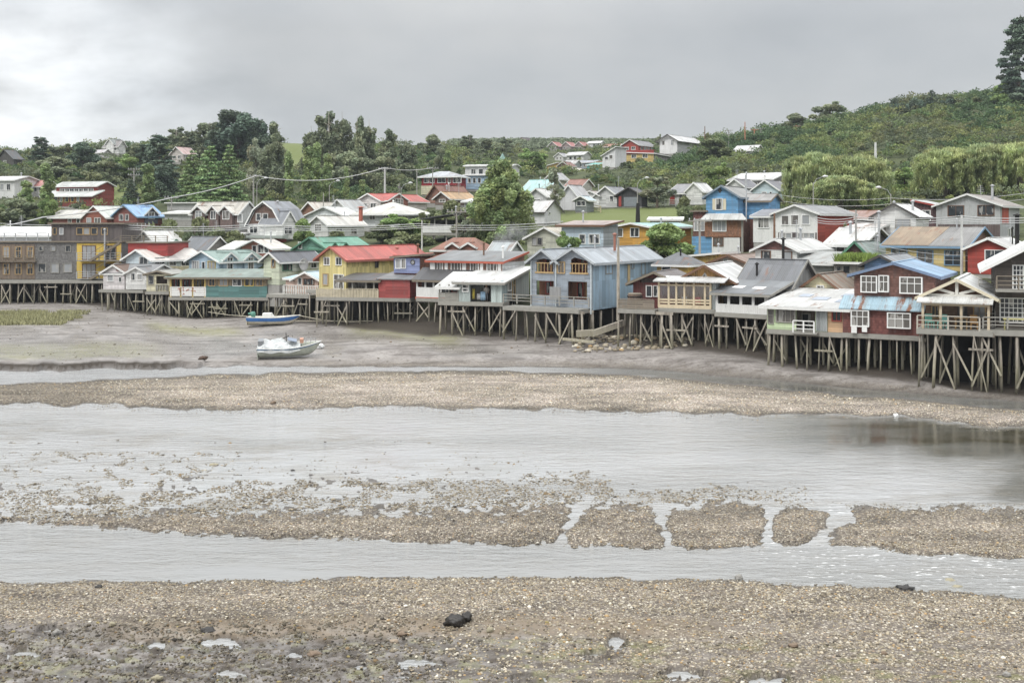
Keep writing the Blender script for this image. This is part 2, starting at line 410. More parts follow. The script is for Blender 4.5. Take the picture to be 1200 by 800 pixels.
    def facade(s, x0, x1, z0, z1, holes, y0, y1, mat, name='front_wall'):
        xs = sorted({x0, x1, *[min(max(v, x0), x1) for h in holes for v in h[:2]]}); zs = sorted({z0, z1, *[min(max(v, z0), z1) for h in holes for v in h[2:]]})
        m = MB()
        for i in range(len(xs)-1):
            j = 0
            while j < len(zs)-1:
                def solid(jj):
                    cx, cz = (xs[i]+xs[i+1])/2, (zs[jj]+zs[jj+1])/2
                    return not any(h[0] < cx < h[1] and h[2] < cz < h[3] for h in holes)
                if solid(j):
                    k = j
                    while k+1 < len(zs)-1 and solid(k+1): k += 1
                    m.box(xs[i], xs[i+1], y0, y1, zs[j], zs[k+1]); j = k+1
                else: j += 1
        return m.build(name, mat, s.root)
    def rail(s, face, px0, px1, pyt, pyb, out, mat, kind='rail', step=1.5, name='railing'):
        a0, a1, z0, z1 = s.rect(face, px0, px1, pyt, pyb, out); m = MB()
        n = max(1, int(round((a1-a0)/step)))
        for i in range(n+1):
            x = a0+(a1-a0)*i/n; s.fb(m, face, x-.05, x+.05, z0, z1, out-.05, out+.05)
        s.fb(m, face, a0, a1, z1, z1+.06, out-.06, out+.06)
        if kind == 'rail':
            for f in (.35, .68): s.fb(m, face, a0, a1, z0+(z1-z0)*f-.03, z0+(z1-z0)*f+.03, out-.02, out+.02)
        elif kind == 'solid':
            q = z0
            while q < z1-.05: s.fb(m, face, a0, a1, q+.012, min(q+.18, z1), out-.03, out+.03); q += .19
        elif kind == 'slats':
            k = int((a1-a0)/.16)
            for i in range(k): s.fb(m, face, a0+(i+.1)*.16, a0+(i+.85)*.16, z0+.05, z1-.02-wr.random()*.06, out-.02, out+.025)
        elif kind == 'bal':
            k = int((a1-a0)/.3)
            for i in range(k):
                x = a0+(i+.5)*(a1-a0)/k; s.fb(m, face, x-.045, x+.045, z0+.05, z1, out-.04, out+.04); s.fb(m, face, x-.075, x+.075, z0+.25, z0+.55, out-.06, out+.06)
        return m.build(name, mat, s.root)
    def deck(s, x0, x1, y0, y1, z=0.0, name='deck', mat=None):
        m = MB(); n = max(1, int((y1-y0)/.2))
        m.box(x0, x1, y0, y1, z-.12, z-.05)
        for i in range(n):
            y = y0+(y1-y0)*i/n; m.box(x0, x1, y+.008, y+(y1-y0)/n-.008, z-.05+.002, z-.004)
        m.box(x0, x1, y0-.06, y0-.003, z-.34, z+.01)
        k = max(1, int((x1-x0)/1.2))
        for i in range(k+1):
            x = x0+.06+(x1-x0-.12)*i/k; m.box(x-.06, x+.06, y0+.01, y1, z-.38, z-.122)
        return m.build(name, mat or WOODG, s.root)
    def pipe(s, x, y, z0, z1, r=.12, mat=None, name='chimney'):
        m = MB(); m.tube([(x, y, z0), (x, y, z1)], r, 8); m.tube([(x, y, z1), (x, y, z1+.08)], [r*1.9, r*1.9], 8); m.tube([(x, y, z1+.08), (x, y, z1+.2)], [r*1.7, r*.2], 8)
        return m.build(name, mat or METAL, s.root)
    def chim(s, xf, yf, hgt, r=.13, mat=None):
        hgt = max(hgt*.55, 0)+.25*s.r; r = min(r, .14)
        x = xf*s.W/2; y = yf*s.L
        s.pipe(x, y, s.h-.2, s.h+hgt, r, mat)
    def piles(s, x0=None, x1=None, rows=(0.12, 1.6, 3.4), step=1.45, z=-.3, p=.75, y0=0.0):
        LATER.append((s, -s.W/2 if x0 is None else x0, s.W/2 if x1 is None else x1, rows, step, z, p))
FOOT = []
SHADE_BACK = paint((.014, .012, .011), 1.0, .3)  # near-black colour standing in for the shade under the floors
def ground_piles():
    R = random.Random(5)
    for (s, x0, x1, rows, step, z, p) in LATER:
        step *= .74; n = max(1, int(round((x1-x0)/step))); o, u, v = s.foot[0], s.u, s.v
        ends = {}
        for ri, y in enumerate(rows):
            for i in range(n+1):
                x = x0+.12+(x1-x0-.24)*i/n+R.uniform(-.16, .16); yy = y+R.uniform(-.1, .1)
                tx, ty = R.uniform(-.06, .06), R.uniform(-.03, .02)
                w = o+u*x+v*yy; g = float(ground(np.array([w.x]), np.array([w.y]))[0])-s.zb-.35
                top = Vector((x, yy, z)); bot = Vector((x+tx*(z-g), yy+ty*(z-g), g)); ends[(ri, i)] = (top, bot)
                r = R.uniform(.055, .112)
                mid = (top+bot)/2+Vector((R.uniform(-.04, .04), 0, 0))
                MB().tube([top, mid, bot], [r*.9, r, r*1.05], 7).build('stilt', STILT, s.root, True)
        for ri in range(min(2, len(rows))):
            m = MB(); top = [ends[(ri, i)][0] for i in range(n+1)]
            m.bar((x0-.1, rows[ri]-.02, z+.03), (x1+.1, rows[ri]-.02, z+.03), .16, .24)
            m.build('beam', STILT, s.root)
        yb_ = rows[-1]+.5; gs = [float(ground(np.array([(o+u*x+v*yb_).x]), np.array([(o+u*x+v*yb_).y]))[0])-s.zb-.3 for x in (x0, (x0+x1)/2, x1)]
        if min(gs) < z-.2: MB().box(x0+.05, x1-.05, yb_, yb_+.08, min(gs), z+.05).build('added_shade_sheet', SHADE_BACK, s.root)  # sheet added behind the last pile row to black out the underfloor space
        for i in range(n):
            q = R.random()
            if q < p*.8:
                for sgn in ((0, 1) if q < p*.4 else ((0,) if q < p*.7 else (1,))):
                    ri = R.choice((0, 0, 1)) if len(rows) > 1 else 0
                    A, B = ends[(ri, i)], ends[(ri, i+1)]
                    if sgn: A, B = B, A
                    f0, f1 = R.uniform(0, .25), R.uniform(.65, .95); off = Vector((0, -.17-.06*sgn, 0))
                    a = A[0].lerp(A[1], f0)+off; b = B[0].lerp(B[1], f1)+off
                    MB().bar(a, b, .07, .115).build('brace', STILT, s.root)
            if R.random() < .16:
                f = R.uniform(.15, .5); a = ends[(0, i)][0].lerp(ends[(0, i)][1], f); b = ends[(0, i+1)][0].lerp(ends[(0, i+1)][1], f)
                MB().bar(a+Vector((-.3, -.2, 0)), b+Vector((.3, -.2, 0)), .08, .14).build('brace', STILT, s.root)
# ------------------------------------------------------------------ the houses on stilts, left to right
def wc(c, k='siding', d=.35): return wallmat(c, k, min(.75, d*1.5))
cWH=(.74,.74,.72); cGR=(.19,.185,.18); cYE=(.66,.47,.10); cCR=(.70,.60,.27); cLB=(.40,.52,.62); cBL=(.15,.34,.56); cRE=(.34,.06,.055); cRB=(.17,.06,.05)
cOR=(.60,.33,.08); cBR=(.26,.13,.065); cPU=(.27,.31,.50); cTE=(.09,.22,.21); cGG=(.48,.53,.50); cLG=(.55,.66,.42); cBE=(.58,.54,.43); cPI=(.62,.45,.38)
rGR=(.21,.215,.22); rDK=(.10,.10,.105); rWH=(.60,.60,.585); rRE=(.46,.12,.10); rGN=(.17,.33,.26); rBL=(.22,.36,.52); rTE=(.27,.48,.46); rBN=(.20,.13,.10); rLG=(.45,.46,.46); rBG=(.55,.50,.44)
ST = 'houses standing on stilts above the mud'

H = House('stilt_hotel', 'long grey shingled building on stilts with a yellow balcony end and an outside stair', 146, 0, -60, 142, yb=328, ye=283.5, L=10, cat='hotel', group=ST, stilt=True)
H.body(wc(cGR, 'shingle'), 'X', rcol=rDK, over=.2, trim=WOOD)
a0, a1, z0, z1 = H.rect('F', 58, 142, 262, 282)
H.body(wc((.14,.12,.115), 'board'), 'SR', 0, rDK, 0, .35, WOOD, h=z1, x0=a0, x1=H.W/2-.05, y0=.6, y1=8, z0=H.h+.125, names=('upper_storey', 'upper_roof', 'upper_fascia'))
H.pb('yellow_wall', 'F', 90, 142, 285, 327, .003, .05, wc(cYE, 'plain', .2))
H.pb('wooden_wall', 'F', -60, 41, 286, 327, .003, .05, wc((.22,.17,.13), 'board'))
for y0_, y1_ in ((288, 304), (309.5, 325)): H.win('F', 96.5, 112, y0_, y1_, 'B', .05, 3, 1, PANE2, 'glass_door'); H.win('F', 124, 136, y0_, y1_, 'B', .05, 2, 1, PANE, 'glass_door')
H.wins('F', 'C', (46,51,289,293.5), (60,65,289,293.5), (77,83,288,294.5), (45,54,309,318.5), (60,69,309,319), (74.5,84.5,309,318.5), nx=1, ny=1)
H.wins('F', 'N', *[(x, x+7, y, y+12) for x in (-20, -8, 4, 18, 32) for y in (289.5, 309)], out=.05, nx=2)
a = H.rect('F', 58, 142, 268, 275)
for x in (60, 68, 88, 96, 105, 117): 
    q = H.rect('F', x, x+(4 if x in (60,68) else 7), 267.5, 274.5); H.winl('F', q[0], q[1], q[2], q[3], 'W' if x == 68 else 'N', -.6, 1, 1)
for yb_ in (306, 327.5): H.pb('balcony_floor', 'F', 90, 142, yb_-1, yb_, .05, 1.3, WOODG)
H.rail('F', 90, 142, 296.5, 305, 1.25, METAL); H.rail('F', 90, 142, 318.5, 326.5, 1.25, METAL)
H.rail('F', -60, 57, 273.5, 283, .05, METAL, step=1.4); 
H.pb('balcony_floor', 'F', -60, 41, 306, 307, .05, .7, WOOD); H.rail('F', -60, 41, 300, 306, .7, WOOD)
m = MB()
for (xa, ya, xb, yb_) in ((106, 305.5, 140, 285), (106, 327, 140, 306.5)):
    p = H.rect('F', xa, xb, yb_, ya, 1.5); m.bar((p[0], -1.35, p[2]), (p[1], -1.35, p[3]), .08, .3); m.bar((p[0], -1.75, p[2]), (p[1], -1.75, p[3]), .08, .3)
    for i in range(14): t = (i+.5)/14; m.box(p[0]+(p[1]-p[0])*t-.14, p[0]+(p[1]-p[0])*t+.14, -1.75, -1.35, p[2]+(p[3]-p[2])*t-.03, p[2]+(p[3]-p[2])*t+.02)
    m.bar((p[0], -1.77, p[2]+.9), (p[1], -1.77, p[3]+.9), .05, .06)
m.build('outside_stair', WOOD, H.root)
H.pipe(H.fx(123.5)[0], -.25, 1.8, 6.6, .11, METAL, 'flue')
H.deck(-H.W/2, H.W/2+.3, -1.9, 0); H.piles(rows=(-1.7, .6, 2.6), step=1.35, p=.4)

T = House('terrace_house', 'low red walled house with a railed roof terrace right of the grey hotel', 141, -5, 150, 196.5, L=7, yb=300, ye=284.5, cat='house')
T.body(wc(cRE, 'siding', .2), 'X', rcol=rLG, over=.15, trim=WOOD); T.rail('F', 141, 196, 276.5, 284, .05, WOOD, step=1.5)

H = House('stilt_house', 'small white stilt cottage with two low gables beside the grey hotel', 134, -14, 121, 173, yb=339.5, ye=320.5, L=6, group=ST, stilt=True)
H.body(wc(cWH), 'S', 9, rGR); H.wing(147.5, 173, 339, 320.5, .7, 2.6, wc(cWH), 'F', 7, rGR, rust=.1, name='front_bay'); H.wing(121, 146, 339, 319, .25, 2.6, wc((.7,.66,.66)), 'F', 8, rBN, name='gable_bay')
H.wins('F', 'W', (126,133,322,329), out=.25); H.win('F', 139.5, 142.5, 325, 330, 'W', .25, 1, 1); H.win('F', 137,139.5,314.5,317,'R',.25,1,1); H.wins('F', 'W', (153.5,158.5,320.5,328), (161,167,321.5,327.5), out=.7, nx=1, ny=1)
H.deck(-H.W/2, H.W/2, -.9, 0); H.piles(rows=(-.7, .9, 2.6))

H = House('hillside_house', 'pale blue house with a broad white roof and glazed porch behind the white stilt cottage', 139, -32, 147.5, 178, 236, yb=324, ye=304, group='houses on the slope', stilt=True)
H.body(wc((.60,.68,.72), 'siding', .2), 'F', 10.5, (.66,.62,.58), .05, .5, WHITE)
H.win('F', 163.5, 173.5, 301.5, 310.5, 'W'); H.wins('S', 'W', (181,193,302,311), (198,206,302.5,311), (212,222,303,311)); H.pb('porch_front', 'S', 178, 240, 312, 323, .03, .5, wc((.62,.55,.36)))
H.piles(rows=(.2, 3), p=.2)

H = House('stilt_restaurant', 'long low stilt cafe with teal parapet and white railing painted with red flowers', 128, -5, 199, 313, yb=348.5, ye=325.5, L=6.5, cat='cafe', group=ST, stilt=True)
H.body(None, 'SB', 6, (.23,.28,.25), .10, .5, WOOD, sb=1.3, inner=wc((.24,.19,.13), 'board'))
xm = H.fx(241)[0]
hz = H.rect('F', 199, 241, 326.5, 347)
H.pb('sill_wall', 'F', 241, 313, 335, 348.4, -.1, .05, wc((.12,.24,.23), 'siding', .15))
q = [H.rect('F', a_, b_, 326.5, 335) for a_, b_ in ((245,252),(257,267),(273,283),(287,297),(300,308))]
H.facade(xm, H.W/2, q[0][2]+.02, H.h, [k for k in q], 0, .1, wc((.30,.24,.16), 'board'), 'upper_wall')
for i, k in enumerate(q): H.winl('F', k[0], k[1], k[2]+.05, k[3], 'W' if i == 2 else 'Y' if i == 3 else 'N', 0, 2, 1)
m = MB()
for x in (200, 212, 226, 240.3): k = H.fx(x)[0]; m.box(k-.1, k+.1, -.05, .12, 0, H.h)
m.build('porch_post', paint((.60,.45,.16)), H.root)
H.rail('F', 200, 241, 336.5, 347, .02, WHITE, 'solid')
m = MB(); R_ = random.Random(3)
for i in range(11):
    k = H.rect('F', 206, 236, 338.5, 345, .1); x = k[0]+(k[1]-k[0])*(.1+.8*R_.random()); z = k[2]+(k[3]-k[2])*R_.random()
    t = R_.random()*3; m.tube([(x, -.075, z), (x+.16*math.cos(t), -.08, z+.14*math.sin(t)), (x+.3*math.cos(t+.9), -.075, z+.25*math.sin(t+.9))], [.03, .05, .02], 5)
m.build('painted_flower', paint((.50,.20,.14)), H.root)
for x in (204.5, 215, 230): H.win('F', x, x+7, 327.5, 336.5, 'Y' if x > 220 else 'R', -1.3, 2, 1, PANE, 'porch_window')
H.deck(-H.W/2, H.W/2+.2, -.3, 1.4); H.piles(rows=(-.1, 1.5, 3.2, 5), step=1.3, p=.9)
H2 = House('stilt_porch', 'cream open fronted porch hut on stilts at the left end of the green roofed cafe', 129.5, -8, 171.5, 199, yb=341.5, ye=321.5, L=4.5, cat='porch', group=ST, stilt=True)
H2.body(None, 'F', 3.5, (.36,.36,.33), .1, .3, WOOD, sb=1.2, inner=wc((.14,.11,.09), 'board'))
k = [H2.rect('F', a_, b_, 323.5, 332.5) for a_, b_ in ((174,180),(183,196))]; H2.facade(-H2.W/2, H2.W/2, 0, H2.h, k, 0, .1, wc((.62,.58,.42)))
H2.winl('F', *k[0], 'C', 0, 1, 1); H2.rail('F', 183, 196, 334, 341, .1, WOODG, 'bal')
H2.deck(-H2.W/2, H2.W/2, -.2, 1); H2.piles(rows=(0, 1.5, 3), p=.8)

H = House('hillside_house', 'light blue house with a grey green roof and two little side gables above the cafe', 136, -33, 221.5, 257, 307.5, yb=321, ye=306, group='houses on the slope')
H.body(wc(cLB, 'siding', .2), 'F', 11, (.27,.36,.33), 0, .45, WHITE)
H.win('F', 225.5, 233.5, 306, 315.5, 'W', nx=3); H.win('F', 237, 240.5, 307, 315.5, 'W'); H.win('F', 244, 252.5, 306.5, 316, 'Y', nx=2)
for a_, b_ in ((262, 277), (286.5, 301)):
    H.swing(a_, b_, 317, 303.5, .25, 2.4, wc(cLB, 'siding', .2), 7, (.27,.36,.33), WHITE); H.win('S', a_+4, a_+10.5, 302, 315, 'W', .25, 2)

H = House('hillside_house', 'pale green house with a dark roof and green shutters left of the yellow house', 127, -34, 309, 327.5, 374, yb=334, ye=305, group='houses on the slope')
H.body(wc((.58,.62,.48), 'siding', .2), 'F', 8.5, (.13,.135,.15), 0, .45)
H.win('F', 318.5, 322.5, 304, 313, 'N', nx=1); H.win('S', 331, 342, 307, 316.5, 'G', nx=2, pane=PANE); H.win('S', 364, 371, 304.5, 313.5, 'W')
H.pb('porch_wall', 'S', 343, 352, 305, 318, .01, .15, wc((.55,.58,.5)))
m = MB(); n = 14; pl = [(.5*math.cos(t*6.283/n), .5*math.sin(t*6.283/n)) for t in range(n)]
x_, d_ = H.sx(354, .4); zc = H.rect('S', 350, 358, 306, 314, .4)
ctr = Vector((H.W/2+.45, x_, (zc[2]+zc[3])/2)); vs = [ctr]; fs = []
for r_ in (.55, 1.0):
    for a_, b_ in pl: vs.append(ctr+Vector((.22*(1-r_*r_)*-1+.25*r_*r_, a_*r_*1.5, b_*r_*1.5)))
for t in range(n): fs += [(0, 1+t, 1+(t+1)%n), (1+t, 1+n+t, 1+n+(t+1)%n, 1+(t+1)%n)]
m.add(vs, fs); o = m.build('dish', paint((.5,.5,.5), .5), H.root, True); md = o.modifiers.new('s', 'SOLIDIFY'); md.thickness = .03
m = MB(); m.bar(ctr+Vector((-.5, 0, -.1)), ctr, .06); m.build('dish_arm', METAL, o)

H = House('stilt_hut', 'little pink hut with pale blue roof and baluster terrace left of the yellow house', 122, -22, 346, 373, yb=344.5, ye=327, L=4, cat='hut', group=ST, stilt=True)
H.body(wc(cPI, 'siding', .2), 'F', 7.5, (.50,.63,.68), 0, .45, WHITE); H.win('F', 349.5, 353.5, 326, 333, 'W'); H.win('F', 356, 368, 327, 333.5, 'B', nx=3); 
H.body(wc(cPI, 'siding', .2), 'SB', 2, (.42,.60,.68), 0, .25, WHITE, h=1.6, x0=-H.W/2-1.5, x1=-H.W/2-.05, y0=.4, y1=3, names=('lean_to', 'lean_to_roof', 'lean_to_fascia'))
H.deck(-H.W/2-2.2, H.W/2+.2, -2.2, 0); H.rail('F', 332, 377, 335, 345, 2.1, paint((.6,.6,.57), .7), 'bal'); H.piles(-H.W/2-2.2, H.W/2, (-2.0, -.4, 1.4), p=.5)

H = House('stilt_house', 'cream yellow two storey house with a red roof standing over the stilts', 117, -35, 374, 405.5, 497, yb=340, ye=303, group=ST, stilt=True)
H.body(wc(cCR, 'board', .15), 'F', 13, rRE, .03, .45, paint((.35,.12,.09)))
H.wins('F', 'W', (380,386.5,302,310), (394,400.5,302,310), nx=2); H.win('F', 378.5, 384.5, 321, 333.5, 'N', nx=1); H.win('F', 391.5, 403, 322, 338, 'W', nx=2, pane=PANE3, name='door')
H.win('S', 439.5, 443, 304.5, 313, 'D', nx=1)
x0_ = -H.W/2-3.6; H.body(wc(cCR, 'board', .15), 'S', 0, rRE, .05, .4, paint((.35,.12,.09)), h=H.h+.1, x0=-H.W/2+1, x1=H.W/2+2.6, y0=H.L*.62, y1=H.L+3, names=('rear_wing', 'rear_roof', 'rear_fascia'))
H.chim(.3, .75, 1.6, .14, paint((.35,.14,.1))); H.chim(.8, .95, 2.2, .12, BROWN)
H.deck(-H.W/2-.3, H.W/2, -1.6, 0); H.piles(rows=(-1.4, .5, 2.4), p=.4)

H = House('stilt_shed', 'red boarded shed on stilts with a dark open porch and a pale slatted fence', 111.5, -12, 371, 480.5, yb=349.5, ye=328, L=5, cat='shed', group=ST, stilt=True)
xa, xb = H.fx(398)[0], H.fx(443.5)[0]
H.body(wc((.36,.085,.08), 'siding', .25), 'SB', 5.5, rGR, .08, .2, None, x0=xb)
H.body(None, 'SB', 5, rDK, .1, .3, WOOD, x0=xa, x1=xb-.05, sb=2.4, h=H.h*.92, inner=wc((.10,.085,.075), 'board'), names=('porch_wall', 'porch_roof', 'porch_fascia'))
m = MB()
for x in (399.5, 413, 429, 438): k = H.fx(x)[0]; m.box(k-.08, k+.08, -.02, .14, 0, H.h*.9)
m.build('porch_post', WOODG, H.root); H.win('F', 416, 428, 331, 338, 'C', -2.4, 3, 1)
H.rail('F', 371, 443, 338.5, 349, .05, paint((.52,.46,.34), .85), 'slats'); H.deck(-H.W/2, H.W/2, -.1, 2.4); H.piles(rows=(.05, 1.7, 3.2), p=.35)

H = House('stilt_house', 'small violet blue house with a round window above the red shed', 114, -26, 462, 491.5, 504, yb=350, ye=302, group=ST, stilt=True)
H.body(wc(cRB, 'board'), 'SR', 3, rGR, .1, .35, WOOD, side=wc((.24,.12,.08), 'shingle'))
H.pb('violet_wall', 'F', 461.5, 491.5, 302.5, 320, .004, .12, wc(cPU, 'siding', .2)); H.wins('F', 'W', (464,469.5,304,314), (471,475.5,303.5,314), out=.12)
k = H.rect('F', 481.5, 486, 305, 309.5, .12); cx_, cz_ = (k[0]+k[1])/2, (k[2]+k[3])/2; m = MB()
m.tube([(cx_+.24*math.cos(t*.5236), -.16, cz_+.24*math.sin(t*.5236)) for t in range(13)], .05, 6); o = m.build('round_window', FRAMES['D'], H.root)
m = MB(); m.tube([(cx_, -.10, cz_), (cx_, -.14, cz_)], .22, 12); m.build('pane', PANE2, o)
H.pb('white_panel', 'F', 480, 487, 339.5, 351.5, .2, .5, WHITE); H.deck(-H.W/2, H.W/2+.8, -.3, 0); H.piles(rows=(0, 1.6), p=.3)

H = House('stilt_house', 'long stilt house with a row of white trimmed windows and red edged dark roof', 108.5, -27, 503.5, 588.5, 614.5, yb=351, ye=307, group=ST, stilt=True)
H.body(wc((.22,.13,.10), 'board'), 'SB', 9, rGR, .03, .35, paint((.42,.10,.06)), side=wc((.62,.63,.63), 'siding', .3))
H.wins('F', 'W', (509.5,519,307.5,316.8), (529,540,307.5,316.8), (551.5,561,307.5,316.8), (571,582.5,307.5,316.8), nx=3, ny=1, pane=PANE3)
for x in (504, 521, 541.5, 562.5, 583.5): H.pb('white_panel', 'F', x, x+(4.5 if x in (504, 541.5) else 3.5), 306.5, 317.5, .004, .05, WHITE)
xb = H.fx(547, 1.6)[0]; xl_ = -H.W/2-.6; zt = H.rect('F', 490, 540, 327.5, 350, 1.6)[3]
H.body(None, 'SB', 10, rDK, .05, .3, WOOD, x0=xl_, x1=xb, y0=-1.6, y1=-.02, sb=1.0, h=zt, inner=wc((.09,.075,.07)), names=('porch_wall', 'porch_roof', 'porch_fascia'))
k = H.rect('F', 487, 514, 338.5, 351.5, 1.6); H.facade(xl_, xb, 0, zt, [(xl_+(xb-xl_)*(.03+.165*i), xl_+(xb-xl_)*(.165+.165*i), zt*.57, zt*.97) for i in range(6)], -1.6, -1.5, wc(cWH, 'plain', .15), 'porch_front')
H.pb('red_band', 'F', 486.5, 547, 348.8, 351.4, 1.603, 1.64, paint((.45,.11,.06)))
H.deck(xl_, H.W/2, -1.6, 0); H.piles(xl_, H.W/2, (-1.4, .4, 2.2), p=.4); H.pipe(.5, H.L*.6, H.h, H.h+1.7, .09, BROWN); H.pipe(H.W*.42, H.L*.3, H.h, H.h+1.4, .1, WHITE)

H = House('stilt_house', 'grey green stilt house with a white metal roof and open porch hung with washing', 102, -17, 537, 588, 622.5, yb=354.5, ye=331.5, L=9, group=ST, stilt=True)
H.body(None, 'SB', 13, (.60,.61,.60), .02, .45, WOODG, sb=1.7, inner=wc((.33,.36,.35), 'board'), names=('wall', 'roof', 'fascia'))
xa, xb, xc = H.fx(551)[0], H.fx(575.5)[0], H.W/2
H.facade(-H.W/2, xc, 0, H.h, [(xa, xb, -.1, H.h-.15)], 0, .1, wc((.48,.55,.53), 'board', .2)); m = MB(); m.box(xc-.1, xc, .1, 1.7, 0, H.h+.2); m.build('side_wall', wc((.42,.52,.54), 'board', .2), H.root)
H.wins('F', 'W', (542,549,334,337.5), (542,549,338,341), nx=1, ny=1)
H.winl('S', 1.9, 2.9, 1.0, 2.1, 'W', 0, 2); H.winl('S', 3.3, 4.1, .2, 2.1, 'N', 0, 1, name='door'); H.win('F', 553, 562, 336, 350, 'C', -1.7, 2, 1); H.win('F', 568, 574, 335, 354, 'D', -1.7, 1, 1, DARK, 'doorway')
xl_ = H.fx(514.5)[0]
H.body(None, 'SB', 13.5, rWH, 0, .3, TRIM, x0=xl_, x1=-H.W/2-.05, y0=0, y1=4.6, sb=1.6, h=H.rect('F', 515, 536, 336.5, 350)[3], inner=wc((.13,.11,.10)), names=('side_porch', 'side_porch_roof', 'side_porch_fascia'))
H.rail('F', 514.5, 537, 343.5, 354, .05, WOODG, 'solid'); H.win('F', 518, 527, 337, 342, 'D', -1.6, 1, 1, PANE); H.win('F', 530, 536, 337, 342, 'R', -1.6, 1, 1)
m = MB()
for x in (515, 526, 536.5): k = H.fx(x)[0]; m.box(k-.06, k+.06, -.02, .1, 0, 1.6)
m.build('porch_post', WOODG, H.root)
H.deck(xl_, xc+.2, -.2, 1.7); H.piles(xl_, xc, (0, 1.6, 3.6), step=1.7, p=1); IH = H

H = House('stilt_house', 'tall blue grey stilt house with twin gables and open wooden balconies', 98, -33, 622, 694.5, 771.5, yb=361.5, ye=306.5, group=ST, stilt=True)
W, L, h = H.W, H.L, H.h
ash = wc((.33,.37,.42), 'siding', .45); zin = wc((.36,.50,.62), 'zinc', .3); rc = (.36,.39,.42)
xs = H.fx(652)[0]; rA = 12.5*H.D/F; rB = 14.5*H.D/F; dep = 1.5
for (p, q, r_, l_) in ((-W/2, xs, 12.5, L*.45), (xs, W/2, 14.5, L)):
    H.body(None, 'F', r_, rc, .02, .4, paint((.42,.45,.47)), x0=p, x1=q-.01 if q < W/2 else q, y0=0, y1=l_, sb=dep, inner=wc((.25,.11,.065), 'board') , names=('wall', 'roof', 'fascia'))
m = MB(); m.box(W/2+.004, W/2+.03, 0, L, -.15, h-.05); m.build('side_wall', zin, H.root)
m = MB(); m.box(W/2-.1, W/2, .1, dep, -.1, h); m.build('balcony_cheek', ash, H.root)
hol = [H.rect('F', *k) for k in ((628.5,648,304,319),(669,688.5,304,320),(628.5,649,329,346),(665.5,688,330,351),(653.5,662,307.5,319.5))]
hol[0] = (*hol[0][:3], h); hol[1] = (*hol[1][:3], h)
H.facade(-W/2, W/2, 0, h-.004, hol, 0, .12, ash)
for (p, q, r_, ho) in ((-W/2, xs-.02, rA, hol[0]), (xs+.02, W/2, rB, hol[1])):
    xm = (p+q)/2; k = r_/((q-p)/2); m = MB()
    for sg in (-1, 1):
        e = p if sg < 0 else q; i_ = ho[0] if sg < 0 else ho[1]; zi = abs(i_-e)*k
        m.prism([(e, h), (i_, h), (i_, h+max(.02, zi-.75)), (xm, h+r_-.75), (xm, h+r_-.01)][::1], 0, .12)
    m.build('gable_board', ash, H.root)
redw = wc((.34,.12,.07), 'board', .2)
for i, k in enumerate(hol[:4]):
    w = k[1]-k[0]
    for f0, f1, st in ((.08, .36, 'R'), (.55, .92, 'N')): H.winl('F', k[0]+w*f0, k[0]+w*f1, (k[2] if i > 1 else k[2])+.1, k[3]-.2+(.5 if i < 2 else 0), st, -dep, 1, 1, PANE if i != 1 else PANE3, 'balcony_door')
H.winl('F', *hol[4], 'N', .02, 2, 1, PANE3)
for k in hol[:2]:
    m = MB(); m.box(k[0]-.05, k[1]+.05, -.06, -.005, k[2]+.8, k[2]+.88)
    for i in range(5): x = k[0]+(k[1]-k[0])*(i+.5)/5; m.box(x-.03, x+.03, -.05, -.01, k[2]+.02, k[2]+.8)
    m.box(k[0]-.1, k[1]+.1, -.08, -.004, k[2]-.1, k[2]+.05); m.build('balcony_rail', WOODY, H.root)
m = MB(); m.box(-W/2+.15, W/2-.15, .14, dep-.02, hol[0][2]-.15, hol[0][2]-.02); m.build('balcony_floor', WOODY, H.root)
H.wins('S', 'C', (709.5,717,308.5,320), (739.5,742.5,309,314), (751,755.5,308.5,321)); H.pb('yellow_post', 'S', 736, 738.5, 310, 333, .04, .1, paint((.5,.38,.2)))
m = MB(); m.bar((-W/2+.1,-.1,0),(-W/2+.1,-.1,h),.1); m.bar((xs,-.08,0),(xs,-.08,h),.1); m.bar((W/2-.1,-.1,-.5),(W/2-.1,-.1,h),.12); m.build('downpipe', paint((.5,.55,.57)), H.root)
H.pipe(W*.35, L*.45, h+.8, h+2.3, .13, paint((.30,.13,.09))); H.pipe(W*.25, L*.25, h+.8, h+2.1, .08)
xl_ = H.fx(590, 1.8)[0]; H.deck(xl_, W/2-.3, -1.9, 0); H.rail('F', 590, 690, 347, 357.5, 1.8, WOODG, 'rail', 1.4)
H.pb('deck_screen', 'F', 644, 657, 336, 350, .9, .95, wc((.36,.36,.36), 'board')); H.piles(xl_, W/2, (-1.7, 0, 1.9, 3.8), step=1.5, p=1); JH = H

H = House('stilt_cabin', 'dark gabled red cabin with wooden deck between the blue house and glass terrace', 94.5, -24, 742, 794, yb=362, ye=331.5, L=6, cat='cabin', group=ST, stilt=True)
H.body(wc((.15,.05,.045), 'board'), 'F', 11.5, (.17,.15,.145), .1, .5, WOOD); H.wins('F', 'W', (757.5,764,335,347), (766,771,335,347)); H.pb('dark_gable', 'F', 750, 786, 326, 331, .004, .04, wc((.07,.055,.05), 'board'))
xl_ = H.fx(724.5, 1.8)[0]; xr_ = H.fx(768, 1.8)[0]; H.deck(xl_, xr_, -1.9, 0); H.rail('F', 725, 766, 351, 362, 1.85, wc((.28,.24,.19), 'siding'), 'solid'); H.piles(xl_, H.W/2, (-1.7, .2, 2.2), step=1.4, p=.95); KH = H
H = House('stilt_restaurant', 'brown gabled stilt house with a glazed white roofed terrace of pale wood', 92, -24, 772, 833.5, L=11, yb=362.5, ye=332, cat='restaurant', group=ST, stilt=True)
W, h = H.W, H.h
xg0, xg1 = H.fx(793, -1.2)[0], H.fx(857, -1.2)[0]; xr_ = H.fx(838.5)[0]
k = 17*H.D/F
